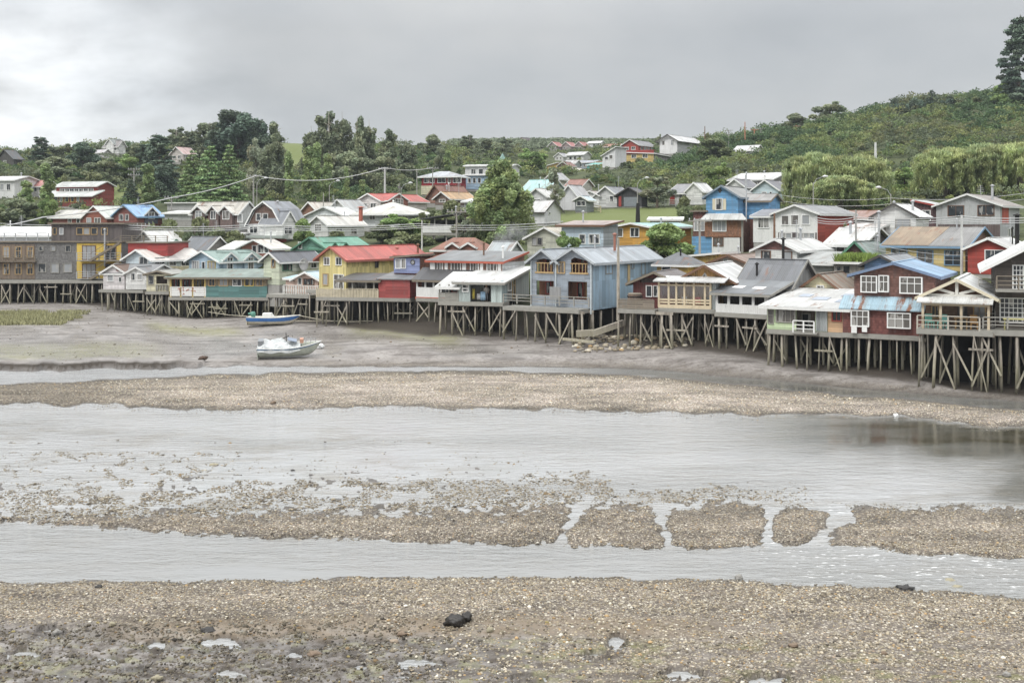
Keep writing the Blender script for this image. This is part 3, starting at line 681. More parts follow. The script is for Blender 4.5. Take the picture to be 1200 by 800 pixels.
H.body(wc(cOR if 0 else (.42,.24,.09), 'board', .25), 'F', 18, (.60,.60,.59), 0, .4, BROWN, x0=xg0, x1=xg1, y0=1.6, names=('wall', 'roof', 'fascia'), h=h+.1)
a_ = H.rect('F', 820, 832, 319, 328, -1.6); m = MB(); m.prism([(a_[0], a_[2]), (a_[1], a_[2]), ((a_[0]+a_[1])/2, a_[3])], 1.54, 1.59); o = m.build('triangle_window', FRAMES['C'], H.root)
m = MB(); c_ = (a_[0]+a_[1])/2; m.prism([(a_[0]+.2, a_[2]+.07), (a_[1]-.2, a_[2]+.07), (c_, a_[3]-.14)], 1.52, 1.545); m.build('pane', PANE, o)
m = MB(); m.slab([(-W/2-.4,-.4,h+.05),(xg1-.2,-.4,h+.05),(xg1-.2,1.55,h+.4),(-W/2-.4,1.55,h+.4)], .09); m.build('terrace_roof', roofmat((.58,.58,.57), 'x', .03, .6), H.root)
cw = paint((.62,.52,.36), .7); m = MB(); xx = [772,783.5,792.5,802,813,826,832.5]
xl = [H.fx(p)[0] for p in xx]; zs = H.rect('F', 772, 833, 337, 352.5)
for x in xl: m.box(x-.08, x+.08, -.02, .14, 0, h)
for z in (h-.28, zs[2], .42): m.box(-W/2, W/2, .01, .11, z, z+.14)
m.box(-W/2, W/2, -.03, .13, -.25, .3); o = m.build('terrace_frame', cw, H.root)
tg, g, b = newmat('clear_glass'); tr_ = g.n('BsdfTransparent').outputs[0]; gl = g.n('BsdfGlossy', {'Roughness': .05}).outputs[0]
link(g, g.n('MixShader', {0: .14, 1: tr_, 2: gl}).outputs[0], g.nt.nodes['Material Output'].inputs['Surface'])
for i in range(6):
    m = MB(); m.box(xl[i]+.08, xl[i+1]-.08, .05, .065, zs[2]+.14, h-.28); m.build('pane', tg, o)
m = MB(); m.box(W/2-.1, xr_, .15, 1.5, 0, h); m.build('side_wall', wc((.40,.44,.44), 'board'), H.root)
m = MB(); m.box(-W/2, W/2, 3.4, 3.5, 0, h); m.build('terrace_back', wc((.34,.25,.17), 'board'), H.root)
H.deck(-W/2, xr_, -.1, 3.4); H.piles(x1=xr_, rows=(.05, 1.7, 3.4, 5.2), step=1.45, p=.85); GT = H

H = House('stilt_house', 'stilt house with a wide dark grey tin roof and a white front below dark openings', 88.5, -38, 838.5, 900, 942, yb=369, ye=345.5, L=9, group=ST, stilt=True)
W, h = H.W, H.h; z0_ = H.rect('F', 840, 900, 346.5, 357)
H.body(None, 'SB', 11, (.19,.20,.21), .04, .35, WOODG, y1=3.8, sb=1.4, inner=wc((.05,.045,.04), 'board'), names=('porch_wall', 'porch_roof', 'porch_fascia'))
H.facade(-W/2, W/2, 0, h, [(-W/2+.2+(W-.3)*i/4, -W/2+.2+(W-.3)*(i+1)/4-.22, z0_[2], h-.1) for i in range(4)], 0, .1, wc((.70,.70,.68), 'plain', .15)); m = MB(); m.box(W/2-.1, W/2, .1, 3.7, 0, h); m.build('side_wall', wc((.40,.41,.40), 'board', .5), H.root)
H.body(wc((.35,.36,.36), 'board'), 'S', 30, (.16,.165,.175), .02, .4, WOODG, x0=-W/2+.2, x1=W/2+.1, y0=3.85, y1=9.5, h=h+.5, names=('wall', 'roof', 'fascia'))
H.pipe(W*.1, 7, h+2, h+4.3, .12, DARK); H.pipe(-W*.2, 4.8, h+.8, h+2.2, .1, DARK)
m = MB(); k_ = 11*H.D/F/3.8
for (x, y) in ((-W*.22, 1.6), (W*.18, 1.5)): m.slab([(x-.5, y-.3, h+k_*(y-.3)+.125), (x+.5, y-.3, h+k_*(y-.3)+.125), (x+.5, y+.4, h+k_*(y+.4)+.125), (x-.5, y+.4, h+k_*(y+.4)+.125)], .02)
m.build('skylight', WHITE, H.root); H.deck(-W/2, W/2, -.05, 1.4); H.piles(rows=(.1, 1.8, 3.6), step=1.35, p=.8)

H = House('hillside_house', 'cream clapboard gable with one cross window and a rusty brown tin roof', 91, -34, 939, 983, 1006, yb=362, ye=339, group='houses on the slope', stilt=True)
H.body(wc((.66,.60,.40), 'siding', .3), 'F', 16.5, (.26,.22,.18), .35, .35, BROWN); H.win('F', 957.5, 965.5, 335, 343, 'W', nx=2); H.piles(rows=(.2, 2), p=.2)

H = House('stilt_house', 'light green stilt porch with a patched white roof, white railing and a peach end wall', 82.5, -32, 899, 969.5, L=8.5, yb=389, ye=361.5, group=ST, stilt=True)
W, h = H.W, H.h; xa, xb = H.fx(933)[0], H.fx(955.5)[0]
H.body(None, 'SB', 13, (.56,.56,.545), .10, .5, TRIM, sb=1.5, x1=W/2+1.3, inner=wc((.18,.15,.12), 'board'))
w1, w2 = H.rect('F', 900.5, 906.5, 363.5, 378.5), H.rect('F', 910, 932, 363, 376.5)
H.facade(-W/2, W/2, 0, h, [(xa, xb, -.1, h-.1), w1, w2], 0, .1, wc(cLG, 'siding', .15)); H.winl('F', *w1, 'C', .02, 1, 2, PANE3); H.winl('F', *w2, 'C', .02, 4, 1, PANE3)
H.pb('grey_wall', 'F', 956, 969.3, 364, 388, .004, .05, wc((.33,.35,.35), 'board')); m = MB(); m.box(W/2+.01, W/2+1.3, .1, 1.5, 0, h); m.build('peach_wall', wc((.66,.44,.27), 'siding', .15), H.root)
k = H.fx(983, -.1)[0]; H.winl('F', W/2+.35, W/2+1.0, .9, h-.2, 'R', -.1, 2, 1, PANE); H.rail('F', 929.5, 954, 376.5, 390, .75, WHITE, 'rail', .9); H.pb('balcony_floor', 'F', 926, 957, 389.5, 391.5, 0, .8, WOODG)
H.win('F', 940, 950, 368, 388, 'C', -1.5, 1, 1, PANE, 'door'); m = MB(); kz = 13*H.D/F/H.L
for (x, y, w_) in ((.2, 3, 1.2), (-1.2, 4.2, .9), (1.9, 5.0, 1.5), (2.2, 2.2, .8)): m.slab([(x, y, h+kz*y+.13), (x+w_, y, h+kz*y+.13), (x+w_, y+1.3, h+kz*(y+1.3)+.13), (x, y+1.3, h+kz*(y+1.3)+.13)], .02)
m.build('roof_patch', paint((.36,.40,.46)), H.root); H.deck(-W/2, W/2+1.3, -.1, 1.5); H.piles(x1=W/2+1.3, rows=(.05, 1.6, 3.4), step=1.3, p=.75)

H = House('stilt_house', 'dark red shingled two storey stilt house with a blue roof and white bay windows', 79, -29, 987.5, 1083, L=9, yb=394, ye=363.5, group=ST, stilt=True)
W, h = H.W, H.h; red = wc((.19,.075,.065), 'shingle', .3)
m = MB(); m.box(-W/2, W/2, 0, H.L, 0, h); m.build('wall', red, H.root)
k = H.rect('F', 1001, 1096, 322.5, 352, -1.0); rs = 14
H.body(wc((.20,.105,.085), 'shingle', .3), 'F', rs, (.24,.36,.50), .04, .4, paint((.16,.22,.33)), x0=k[0], x1=k[1], y0=1.0, y1=H.L, z0=h+.003, h=k[3], names=('upper_storey', 'roof', 'fascia'))
m = MB(); m.slab([(-W/2-.2,-.4,h-.1),(W/2+.1,-.4,h-.1),(W/2+.1,1.0,h+.75),(-W/2-.2,1.0,h+.75)], .08); m.build('lean_to_roof', roofmat((.36,.50,.58), 'x', .3, .6), H.root)
for a_, b_, c_, d_ in ((1008.5,1028,324,341.5),(1029.5,1041.6,323.5,341),(1054,1081,325.5,343)): H.pb('bay_box', 'F', a_, b_, c_-.6, d_+1, -1.0, -.7, WHITE); H.win('F', a_+.7, b_-.7, c_, d_, 'W', -.7, 3 if b_-a_ > 15 else 2, 2, PANE3)
for a_, b_, c_, d_ in ((997,1018.5,364.5,381.5),(1039.5,1067.5,367.5,383.5)): H.pb('bay_box', 'F', a_, b_, c_-.6, d_+1, 0, .3, WHITE); H.win('F', a_+.7, b_-.7, c_, d_, 'W', .3, 3, 2, PANE3)
H.pb('drying_cloth', 'F', 997.5, 1004, 381, 390, .34, .38, WHITE); H.pb('drying_cloth', 'F', 1010, 1016, 381, 389, .34, .38, WHITE)
H.deck(-W/2, W/2, -.08, .5); H.piles(rows=(.1, 1.7, 3.5), step=1.25, p=.2)

H = House('stilt_house', 'brown shingle stilt house with a timber trussed gable over a railed porch', 74, -27, 1080, 1160, L=10, yb=388, ye=349, group=ST, stilt=True)
W, h = H.W, H.h; dp = 2.2
H.body(wc((.20,.13,.09), 'shingle', .3), 'F', 19, (.66,.67,.66), .03, .5, paint((.62,.56,.42)), y0=1.2, sb=dp-1.2)
m = MB(); m.box(W/2+.004, W/2+.03, dp, H.L, 0, h-.1); m.build('side_wall', wc((.5,.5,.5), 'siding'), H.root)
r_ = 19*H.D/F; m = MB(); y = 1.0
m.box(-W/2, W/2, y, y+.12, h-.1, h+.12); m.box(-.1, .1, y, y+.12, h+.12, h+r_-.1)
for sg in (-1, 1): m.bar((sg*.15, y+.06, h+.15), (sg*W*.28, y+.06, h+r_*.42), .12, .18)
m.build('truss', paint((.66,.64,.58), .7), H.root); m = MB(); m.prism([(-W/2+.2, h), (W/2-.2, h), (0, h+r_-.15)], 1.5, 1.6); m.build('gable_wall', wc((.20,.11,.07), 'shingle'), H.root)
m = MB(); m.slab([(-W/2-.3,-.35,h-.45),(W/2+.2,-.35,h-.45),(W/2+.2,1.3,h-.02),(-W/2-.3,1.3,h-.02)], .08); m.build('porch_roof', roofmat((.60,.60,.58), 'x', .02, .6), H.root)
m = MB()
for f in (-1, -.45, .18, 1): x = f*(W/2-.08); m.box(x-.08, x+.08, -.05, .11, 0, h-.45)
m.box(-W/2, W/2, -.04, .1, h-.62, h-.46); m.build('porch_post', paint((.55,.46,.33), .7), H.root)
H.win('F', 1092, 1100, 359, 372, 'N', -dp, 2); H.win('F', 1123, 1133, 359, 380, 'D', -dp, 1, 1, PANE, 'door'); H.win('F', 1141, 1155, 359, 372, 'N', -dp, 2)
xr_ = W/2+.2; H.rail('F', 1075, 1148, 371, 387, .25, paint((.45,.42,.36), .8), 'rail', 1.6); H.deck(-W/2-.3, xr_, -.3, dp); H.piles(-W/2-.2, xr_, (-.15, 1.5, 3.2), step=1.55, p=1); PH = H

H = House('stilt_house', 'dark timber stilt house at right edge with many paned windows and upper balcony', 73.2, -22, 1166, 1300, L=10, yb=388, ye=311, group=ST, stilt=True)
W, h = H.W, H.h; dk = wc((.10,.085,.075), 'siding', .4)
H.body(dk, 'F', 34, (.62,.62,.61), .05, .9, WHITE, y0=0)
f1 = H.rect('F', 1170, 1250, 341, 388)[3]; H.pb('balcony_floor', 'F', 1167, 1300, 340.5, 343.5, 0, 1.3, WOODG); H.rail('F', 1168, 1300, 325, 340.5, 1.25, WOOD, 'rail', 1.3)
H.win('F', 1187, 1199.5, 311.5, 338, 'W', .0, 3, 5, PANE, 'glass_door'); H.win('F', 1172, 1203, 350, 377, 'W', .0, 6, 5, PANE); H.win('F', 1215, 1240, 350, 377, 'W', 0, 5, 5, PANE)
m = MB(); x = -W/2-.5
for i in range(12): m.box(x-.5, x+.5, -.9+i*.28, -.62+i*.28, .1+i*.27, .16+i*.27)
m.bar((x-.5, -.9, .1), (x-.5, 2.4, 3.3), .06, .25); m.bar((x+.5, -.9, .1), (x+.5, 2.4, 3.3), .06, .25); m.build('outside_stair', WOODG, H.root)
H.deck(-W/2-1.1, W/2, -2.2, 0); H.rail('F', 1152, 1300, 374, 387, 2.1, WOODG, 'rail', 1.6); H.piles(-W/2-1.1, W/2, (-2.0, -.2, 1.6, 3.4), step=1.6, p=1); QH = H
# ------------------------------------------------------------------ houses behind, on the street and up the slope
SL = 'houses on the slope'
HL = []
def hs_last(): return HL[-1]
def hs(label, D, xl, xm, xr, yb, ye, roof, rise, rcol, wall, a=-35, L=None, kind='siding', name='hillside_house', cat='house', win=(), swin=(), auto=None, sauto=None, side=None, rust=0.12, trim=TRIM, over=.4, st='W', chim=None, dirt=.3, rdirt=.6):
    H = House(name, label, D, a, xl, xm, xr, yb=yb, ye=ye, L=L, cat=cat, group=SL)
    H.body(wc(wall, kind, dirt), roof, rise, rcol, rust, over, trim, side=wc(*side) if side else None, rdirt=rdirt)
    H.wins('F', st, *win); H.wins('S', st, *swin)
    if auto: H.auto('F', *auto[:1], **(auto[1] if len(auto) > 1 else {}))
    if sauto: H.auto('S', *sauto[:1], **(sauto[1] if len(sauto) > 1 else {}))
    if chim: H.chim(*chim)
    HL.append(H); return H
# right, second row
H = hs('yellow house with pale blue window frames and a long half brown half grey roof', 100, 1038, 1131, 1165, 318, 288.5, 'S', 21, (.22,.215,.21), (.66,.52,.24), st='L', win=((1045,1063,292,303),(1075,1093.5,293.5,308),(1107,1127,294,310)), rust=.05, trim=FRAMES['L'], dirt=.15)
m = MB(); k = 21*H.D/F/(H.L/2); z_ = lambda y: H.h+k*y+.125
m.slab([(-H.W/2-.3,-.35,z_(-.35)),(.4,-.35,z_(-.35)),(.8,H.L/2-.1,z_(H.L/2-.1)),(-H.W/2-.3,H.L/2-.1,z_(H.L/2-.1))], .02); m.build('rusty_roof_sheet', roofmat((.27,.20,.13), 'x', .25), H.root)
m = MB(); m.prism([(.02, 0), (H.L-.02, 0), (H.L-.02, H.h), (H.L/2, H.h+21*H.D/F-.1), (.02, H.h)], H.W/2+.004, H.W/2+.03, 'x'); m.build('gable_wall', wc((.22,.12,.08), 'shingle'), H.root)
H = hs('small red gabled house with wide white window and pale roof at right edge', 94, 1134, 1184, None, 322, 291, 'F', 11, (.58,.58,.57), (.40,.075,.06), L=8, win=((1154.5,1176.5,293.5,306),), trim=WHITE, dirt=.15); H.pipe(H.W/2+.35, 1.0, 0, 5.0, .18, DARK)
H = hs('big grey gabled house with dark brown left wing, above the yellow house', 124, 1097, 1172, None, 280, 240.5, 'F', 13, (.30,.27,.25), (.46,.47,.47), L=11, kind='plain', win=((1111,1129.5,241.5,253),(1146,1165,241,252)), st='B', chim=(.5,.4,3.6,.16), dirt=.5)
H.pb('recess', 'F', 1099, 1172, 263, 280, .004, .05, wc((.13,.10,.095), 'board')); H.wins('F', 'W', (1112,1118,266,276), (1140,1146,266,276), out=.05)
m = MB(); m.box(H.W/2+.004, H.W/2+.04, 1.0, 4.5, H.h*.45, H.h-.1); m.build('red_boards', wc((.48,.10,.06), 'board', .2), H.root); H.win('S', 1181, 1187, 268, 278, 'W', nx=1)
x1_ = -H.W/2-.02; w_ = 2.6
H.body(wc((.13,.075,.08), 'board'), 'SL', 6, rLG, .05, .3, FRAMES['R'], h=H.h+.0, x0=x1_-w_, x1=x1_, y0=.4, y1=7, names=('side_wing', 'side_wing_roof', 'side_wing_fascia')); H.winl('F', x1_-1.9, x1_-.7, H.h*.55, H.h*.85, 'W', -.4, 2)
hs('white gabled house with one grey window between the rusty roofs and the big grey house', 116, 1024, 1073.5, None, 282, 253, 'F', 14, (.68,.68,.67), cWH, L=5, win=((1049.5,1066.5,256.5,267),), st='C', trim=FRAMES['D'], dirt=.2, chim=(.6,.4,2.2))
H = hs('white fronted house with a bright red side wall and grey roof', 120, 907.5, 958, 1000, 285, 250, 'F', 9.5, (.27,.275,.28), cWH, kind='plain', side=((.42,.085,.06), 'siding', .2), win=((916,924.5,253,263),(927,936,252.5,263),(940,949,252.5,262.5)), dirt=.2)
H.pb('recess', 'F', 912, 957, 272.5, 285, .004, .04, wc((.12,.10,.10), 'board')); H.wins('F', 'W', (914,928,273.5,280), (935,955,273.5,281), out=.04, pane=PANE2)
x1_ = -H.W/2-.02; H.body(wc(cWH, 'plain', .2), 'S', 8, (.25,.26,.29), 0, .3, TRIM, h=H.h-.3, x0=x1_-2.6, x1=x1_, y0=.3, y1=8, names=('side_wing', 'side_wing_roof', 'side_wing_fascia')); H.winl('F', x1_-2, x1_-.7, H.h*.52, H.h*.85, 'W', -.3, 2)
H = hs('small white house with brown shingled gable and pale tin roof below the red side wall', 103, 885, 934, 972, 325, 293, 'F', 12, (.56,.56,.545), (.68,.68,.66), win=((892.5,903,294.5,305),(917,928,295,305.5)), side=((.35,.36,.36), 'siding', .4), st='B', dirt=.3, chim=(.2,.6,3,.12))
m = MB(); r_ = 12*H.D/F; m.prism([(-H.W/2+.1, H.h), (H.W/2-.1, H.h), (0, H.h+r_-.1)], -.04, -.004); m.build('gable_shingles', wc((.20,.10,.09), 'shingle'), H.root)
H = hs('dark walled house with a bright white roof and two steel stove pipes', 109, 969, 1009, 1045, 300, 287, 'S', 19, (.58,.58,.565), (.10,.09,.085), kind='board', win=((973,980,289,295),(990,998,289,295)), chim=(-.2,.3,3.2,.14)); H.pipe(H.W/2+1.0, 2.5, .5, 4.3, .13, METAL)
hs('steep A shaped gable with dark timber and green edges beside the grass roofed hut', 102, 984, 1022, 1040, 318, 303, 'F', 19, (.26,.32,.30), (.12,.07,.06), kind='board', trim=FRAMES['G'], L=6, win=((999,1008,297,307),), st='D')
H = hs('low hut with tall green grass growing on its flat roof', 96, 977, 1014, None, 328, 309, 'X', 0, (.35,.32,.25), (.36,.34,.30), L=4.5, kind='board', name='hut', cat='hut', win=((979,986,312,318),(988,996.5,311.5,320)), st='C'); GH = H
hs('blue gable peeping out behind the blue roofed red shingle house', 93, 1013, 1052, None, 330, 310, 'F', 9.5, (.27,.29,.31), (.17,.27,.45), L=7, trim=FRAMES['D'])
hs('small shed with a grey tin roof and white skylight strips behind the wide dark roof', 99, 930, 976, None, 318, 309, 'SB', 10, (.36,.37,.36), (.3,.3,.29), L=6, rust=.05, name='shed', cat='shed')
hs('shed with a long red rusted tin roof left of the white gable', 130, 988, 1030, None, 268, 256, 'S', 9, (.30,.19,.16), (.25,.2,.18), L=7, rust=.4, name='shed', cat='shed')
hs('low shed with half white half brown tin roof below the rusted roof', 114, 990, 1022, None, 280, 269, 'SB', 6, (.58,.55,.53), (.2,.17,.15), L=5, rust=.2, name='shed', cat='shed')
# tall blue house
H = House('hillside_house', 'tall blue house with shuttered top window, brown shingled middle and blue and white ground floor', 127, -26, 811, 871, 900, yb=299, ye=256.5, group=SL)
W, h = H.W, H.h; x0_ = H.fx(826)[0]; blue = wc(cBL, 'siding', .3)
m = MB(); m.box(-W/2, W/2, .3, H.L, 0, h); m.build('lower_wall', wc((.17,.085,.065), 'shingle'), H.root)
m = MB(); m.box(x0_, W/2, -.02, .3, h*.5, h); m.build('shingle_wall', wc((.30,.15,.09), 'shingle'), H.root)
t_ = H.rect('F', 826.5, 864, 230, 250)
H.body(blue, 'F', 12, (.29,.29,.28), .06, .35, paint((.2,.25,.3)), h=t_[3], x0=t_[0], x1=t_[1], y0=.3, y1=H.L*.8, z0=h+.003, names=('upper_storey', 'roof', 'fascia'))
H.win('F', 839, 846.5, 233, 245.5, 'W', -.3, 1, 1, PANE)
for a_, b_ in ((834.8, 838.2), (847.3, 850.8)): H.pb('shutter', 'F', a_, b_, 233, 246, -.3, -.24, paint((.62,.56,.42)))
k = H.rect('F', 842, 845.5, 221.5, 225, -.3); c_ = ((k[0]+k[1])/2, (k[2]+k[3])/2); m = MB(); m.prism([(c_[0]-.25,c_[1]),(c_[0],c_[1]-.3),(c_[0]+.25,c_[1]),(c_[0],c_[1]+.3)], .24, .31); m.build('gable_vent', FRAMES['D'], H.root)
m = MB(); m.slab([(x0_-.4,-.7,h-.15),(W/2+.6,-.7,h-.15),(W/2-.2,.28,h+.55),(x0_+.1,.28,h+.55)], .08); m.build('porch_roof', roofmat((.60,.60,.58), 'x', .02, .6), H.root)
H.win('F', 835.5, 851, 259, 270.5, 'W', .02, 3, 1, PANE2); H.win('F', 813.5, 825.5, 257.5, 270, 'W', -.3, 3, 1, PANE2)
H.pb('blue_wall', 'F', 811, 834, 277, 298.5, -.3, -.22, blue); H.pb('white_wall', 'F', 834.2, 867, 278.5, 297, -.28, -.02, wc(cWH, 'plain', .2)); H.win('F', 836, 847.5, 278.8, 287.5, 'B', -.02, 3, 1, PANE3); H.pb('corner_post', 'F', 868.5, 871, 257, 299, -.0, .1, WOODG)
H.body(wc((.17,.075,.065), 'board'), 'SL', -0, rGR, .05, .3, WOOD, h=h+.9, x0=-W/2, x1=x0_-.05, y0=.4, y1=6, z0=h+.004, names=('side_storey', 'side_roof', 'side_fascia'))
H.body(blue, 'S', 8, (.28,.27,.26), .1, .35, WOOD, h=t_[3]-.5, x0=W/2-1, x1=W/2+2.2, y0=3, y1=9, z0=h+.004, names=('rear_wing', 'rear_roof', 'rear_fascia'))
m = MB(); m.box(W/2+.01, W/2+2.2, 2.8, 8.5, 0, h); m.build('rear_wall', wc((.18,.075,.06), 'shingle'), H.root); H.pipe(W/2+.3, .2, h-.3, h+5.2, .07)
H = hs('orange house with a teal tin roof and white windows half hidden by a bush', 130, 722, 761, 810, 293, 266, 'F', 4, (.36,.55,.53), cOR, win=((739,749,267.5,277),(724,730,268,277)), trim=WHITE, swin=((780,788,270,277),), dirt=.15, over=.5, chim=(.4,.5,1.6,.1))
hs('pale pink gable with brown edges behind the white barn roof', 104, 826, 884, None, 325, 312, 'F', 12, (.30,.22,.18), (.56,.45,.40), L=7, trim=BROWN, win=((848,853,304,308),))
H = hs('little orange cottage with a dark hipped roof between the blue house and the brown gable', 104, 770, 806, 822, 328, 308.5, 'H', 11, (.15,.155,.165), (.58,.38,.10), win=((776,786,310,318),), st='W')
hs('yellow board fence cabin with a white lean-to roof behind the little orange cottage', 110, 806, 842, None, 318, 301, 'SR', 4, (.56,.56,.545), (.52,.36,.12), L=4, kind='board', name='cabin', cat='cabin')
H = hs('pale blue house with white windows and a faded pink brown roof above the twin gables', 120, 658, 707, 724, 294, 264, 'SB', 4, (.37,.30,.28), (.48,.57,.64), win=((679,686,275,285),(690.5,702.5,275,285)), side=((.38,.40,.42), 'siding', .3), trim=BROWN, dirt=.15, over=.5)
H = hs('beige gabled house with grey green windows right of the tall bushy tree', 123, 618, 662, None, 300, 279, 'F', 12, (.52,.48,.40), (.50,.50,.42), L=3.2, win=((624,629,279,287),(630,635.5,279,287)), st='C', chim=(1.1,.05,.6,.1))
hs('white barn with black skylights and a bare gable on the right', 165, 620.5, 638, 657, 262, 247, 'S', 12, (.56,.56,.55), (.66,.66,.67), a=-38, kind='plain', trim=FRAMES['D'], win=((622,624,249,253),), swin=((643,645,249,251),), dirt=.25)
hs('house with a large teal hipped roof behind the white barn', 190, 612, 640, 662, 235, 223, 'S', 13, (.38,.58,.56), (.6,.6,.58), auto=(2,))
hs('white plank house with a low pale gable between the teal roof and the barn', 178, 618, 641, 650, 246, 230, 'F', 9, (.62,.62,.60), (.57,.57,.57), auto=(1,))
hs('tall blank white gable behind the grey green tree', 182, 655, 680, 692, 246, 233, 'F', 16, (.45,.45,.46), (.66,.66,.67), kind='plain', dirt=.3)
# houses along the lawn
hs('little grey kiosk on posts at the left end of the lawn', 178, 674, 688, 692, 248, 234, 'F', 4, (.5,.6,.64), (.22,.24,.25), a=-25, L=3, name='kiosk', cat='kiosk', trim=WHITE, st='W', win=((676,686,236,241),))
H = hs('low white cottage with a small porch left of the taller white gable', 190, 682, 702, 712, 243, 229, 'F', 5, (.40,.36,.34), cWH, auto=(2,), dirt=.2)
hs('white gabled cottage with a grey roof beside the black garage', 188, 697, 724, 740, 243, 229.5, 'F', 11, (.25,.26,.28), (.58,.58,.57), win=((714.5,719,230,236),(700,703,231,237)), trim=WHITE, dirt=.2)
H = hs('black timber garage with a red door post facing the lawn', 184, 723, 752, 758, 242, 228.5, 'F', 9, (.09,.09,.10), (.06,.06,.065), kind='board', name='garage', cat='garage', trim=FRAMES['D'], st='D'); H.pb('garage_door', 'F', 731, 747, 231, 242, .004, .06, paint((.20,.22,.24))); H.pb('door_post', 'F', 725, 728, 230, 242, .004, .06, FRAMES['R'])
H = hs('white cottage with twin gables and a bright red door beside the lawn', 186, 784, 803, 828, 240, 226, 'S', 11, (.24,.24,.25), (.70,.70,.68), dirt=.2, trim=WHITE, win=((796,800,228,234),)); H.wing(804, 823, 240, 224, 1.2, 3, wc((.70,.70,.68)), 'F', 9.5, (.6,.6,.6), trim=WHITE, name='gable_bay'); H.pb('red_door', 'F', 785, 790.5, 228, 239.5, .01, .08, FRAMES['R'])
hs('long house with a double white roof left of the big willow', 200, 855, 905, 935, 226, 210, 'S', 9, (.58,.58,.57), (.30,.28,.29), auto=(4,), dirt=.2, chim=(0,.5,2.5))
H = hs('pale blue gabled house with a dark roof below the double white roof', 186, 882, 912, 926, 238, 222, 'F', 11, (.19,.19,.21), (.52,.62,.66), win=((893,898.5,225,231),(902,904.5,225,231)), trim=WHITE, dirt=.15)
hs('white gabled house behind the tall blue house', 190, 851, 872, 888, 228, 218, 'F', 8, (.20,.20,.22), cWH, trim=WHITE, dirt=.2)
H = hs('low white roofed shed with a long flat front behind the teal roof', 146, 762, 797, None, 263, 257.5, 'SB', 2.5, (.72,.72,.71), (.6,.6,.6), L=4, name='shed', cat='shed', a=-10)
# ridge, right of centre
hs('white two storey house on the ridge with a long pale roof', 300, 773, 793.5, 822, 180, 164, 'F', 6.5, (.57,.57,.57), (.70,.70,.70), kind='plain', win=((776,779,165.5,170),(786,790,164.5,170)), side=((.48,.48,.49), 'siding', .3), trim=FRAMES['D'], over=.8)
hs('yellow house with a sloping dark red top wall and white roof edge on the ridge', 285, 733, 766, 786, 190, 178, 'SR', -2, (.66,.62,.6), (.60,.45,.18), a=-25, trim=WHITE, side=((.25,.23,.24), 'board', .3), auto=(2,)).pb('red_wall', 'F', 733, 766, 176, 180.5, .004, .2, wc(cRE, 'siding', .2))
hs('red gabled house behind the yellow ridge house', 312, 729, 748, 768, 180, 169.5, 'F', 6, (.22,.22,.23), (.36,.07,.055), auto=(2,), sauto=(4,))
hs('tall blank white wall house with a shed roof left of the yellow ridge house', 275, 706, 721, 734, 196, 182, 'SR', 9, (.35,.33,.33), (.70,.70,.71), kind='plain', dirt=.3, win=((709,713,184,187),(714,718,182,186)))
hs('long white house with small windows below the far red roofs', 380, 664, 684, 692, 191, 181, 'S', 3.5, (.55,.55,.55), (.56,.56,.545), auto=(3,))
hs('blue grey house with a flat roof beside the teal shed', 350, 675, 697, 706, 199, 190, 'S', 2.5, (.35,.37,.42), (.33,.37,.43), auto=(3,))
hs('small orange yellow house on the slope left of the dark red one', 340, 641, 653, 658, 205, 194, 'SR', 3, (.42,.30,.14), (.55,.38,.12), auto=(2,))
hs('small dark red house between the orange one and the beige roof', 335, 654, 666, 674, 204, 194, 'F', 4.5, (.22,.10,.08), (.22,.09,.08), auto=(1,))
hs('low house with a wide beige roof and white wall on the slope', 315, 653, 679, 692, 208, 201, 'F', 5, (.50,.46,.41), (.60,.58,.54), auto=(2,))
hs('small white house with a grey roof just left of the long white far house', 395, 650, 660, 666, 189, 183, 'F', 4, (.34,.34,.36), (.64,.64,.62), auto=(2,), trim=WHITE)
hs('small cream house with a brown roof between the teal shed and the blank white wall', 330, 697, 707, 713, 199, 193, 'S', 4, (.28,.18,.13), (.58,.52,.42), auto=(2,))
hs('small grey house with a pale roof above the beige roofed row', 345, 662, 674, 680, 197, 191, 'S', 3.5, (.5,.5,.5), (.42,.44,.45), auto=(2,))
hs('small white house under the hedge of the yellow ridge house', 300, 722, 734, 741, 199, 192, 'F', 5, (.45,.44,.44), (.66,.66,.65), auto=(2,), trim=WHITE)
hs('pale house with a red brown roof behind the blank white gable', 215, 664, 682, 694, 226, 217, 'S', 7, (.30,.15,.12), (.56,.54,.50), auto=(3,))
hs('cream house with a grey tin roof right of the teal hipped roof', 225, 640, 655, 664, 217, 209, 'F', 7, (.40,.41,.42), (.58,.55,.46), auto=(2,))
hs('small bright teal shed at the end of the beige roofed row', 318, 688, 701, 704, 203, 193, 'SB', 3, (.12,.42,.38), (.12,.42,.38), L=5, name='shed', cat='shed')
for i, (x0_, lab) in enumerate(((642, 'leftmost of three far gabled houses with red roof edges on the hill'), (658, 'middle one of three far gabled houses with red roof edges on the hill'), (673, 'rightmost of three far gabled houses with red roof edges on the hill'))):
    hs(lab, 480, x0_, x0_+11, x0_+18, 175, 171, 'F', 5, (.40,.14,.13), (.30,.24,.23), auto=(2, dict(z0=.3, z1=.75)), trim=WHITE)
hs('far white box building on the hill right of the three red gables', 470, 689, 704, 708, 174, 167, 'S', 2, (.72,.72,.72), (.72,.72,.72), kind='plain', auto=(1,))
hs('far dark brown A shaped house on the hill left of the three red gables', 540, 606, 618, 626, 175, 170, 'F', 9, (.13,.10,.10), (.22,.14,.11), trim=BROWN, auto=(1,))
hs('white shed with a pale roof alone on the shrubby ridge', 290, 860, 884, 895, 182, 176, 'S', 6.5, (.57,.57,.57), (.60,.60,.60), name='shed', cat='shed', auto=(2,))
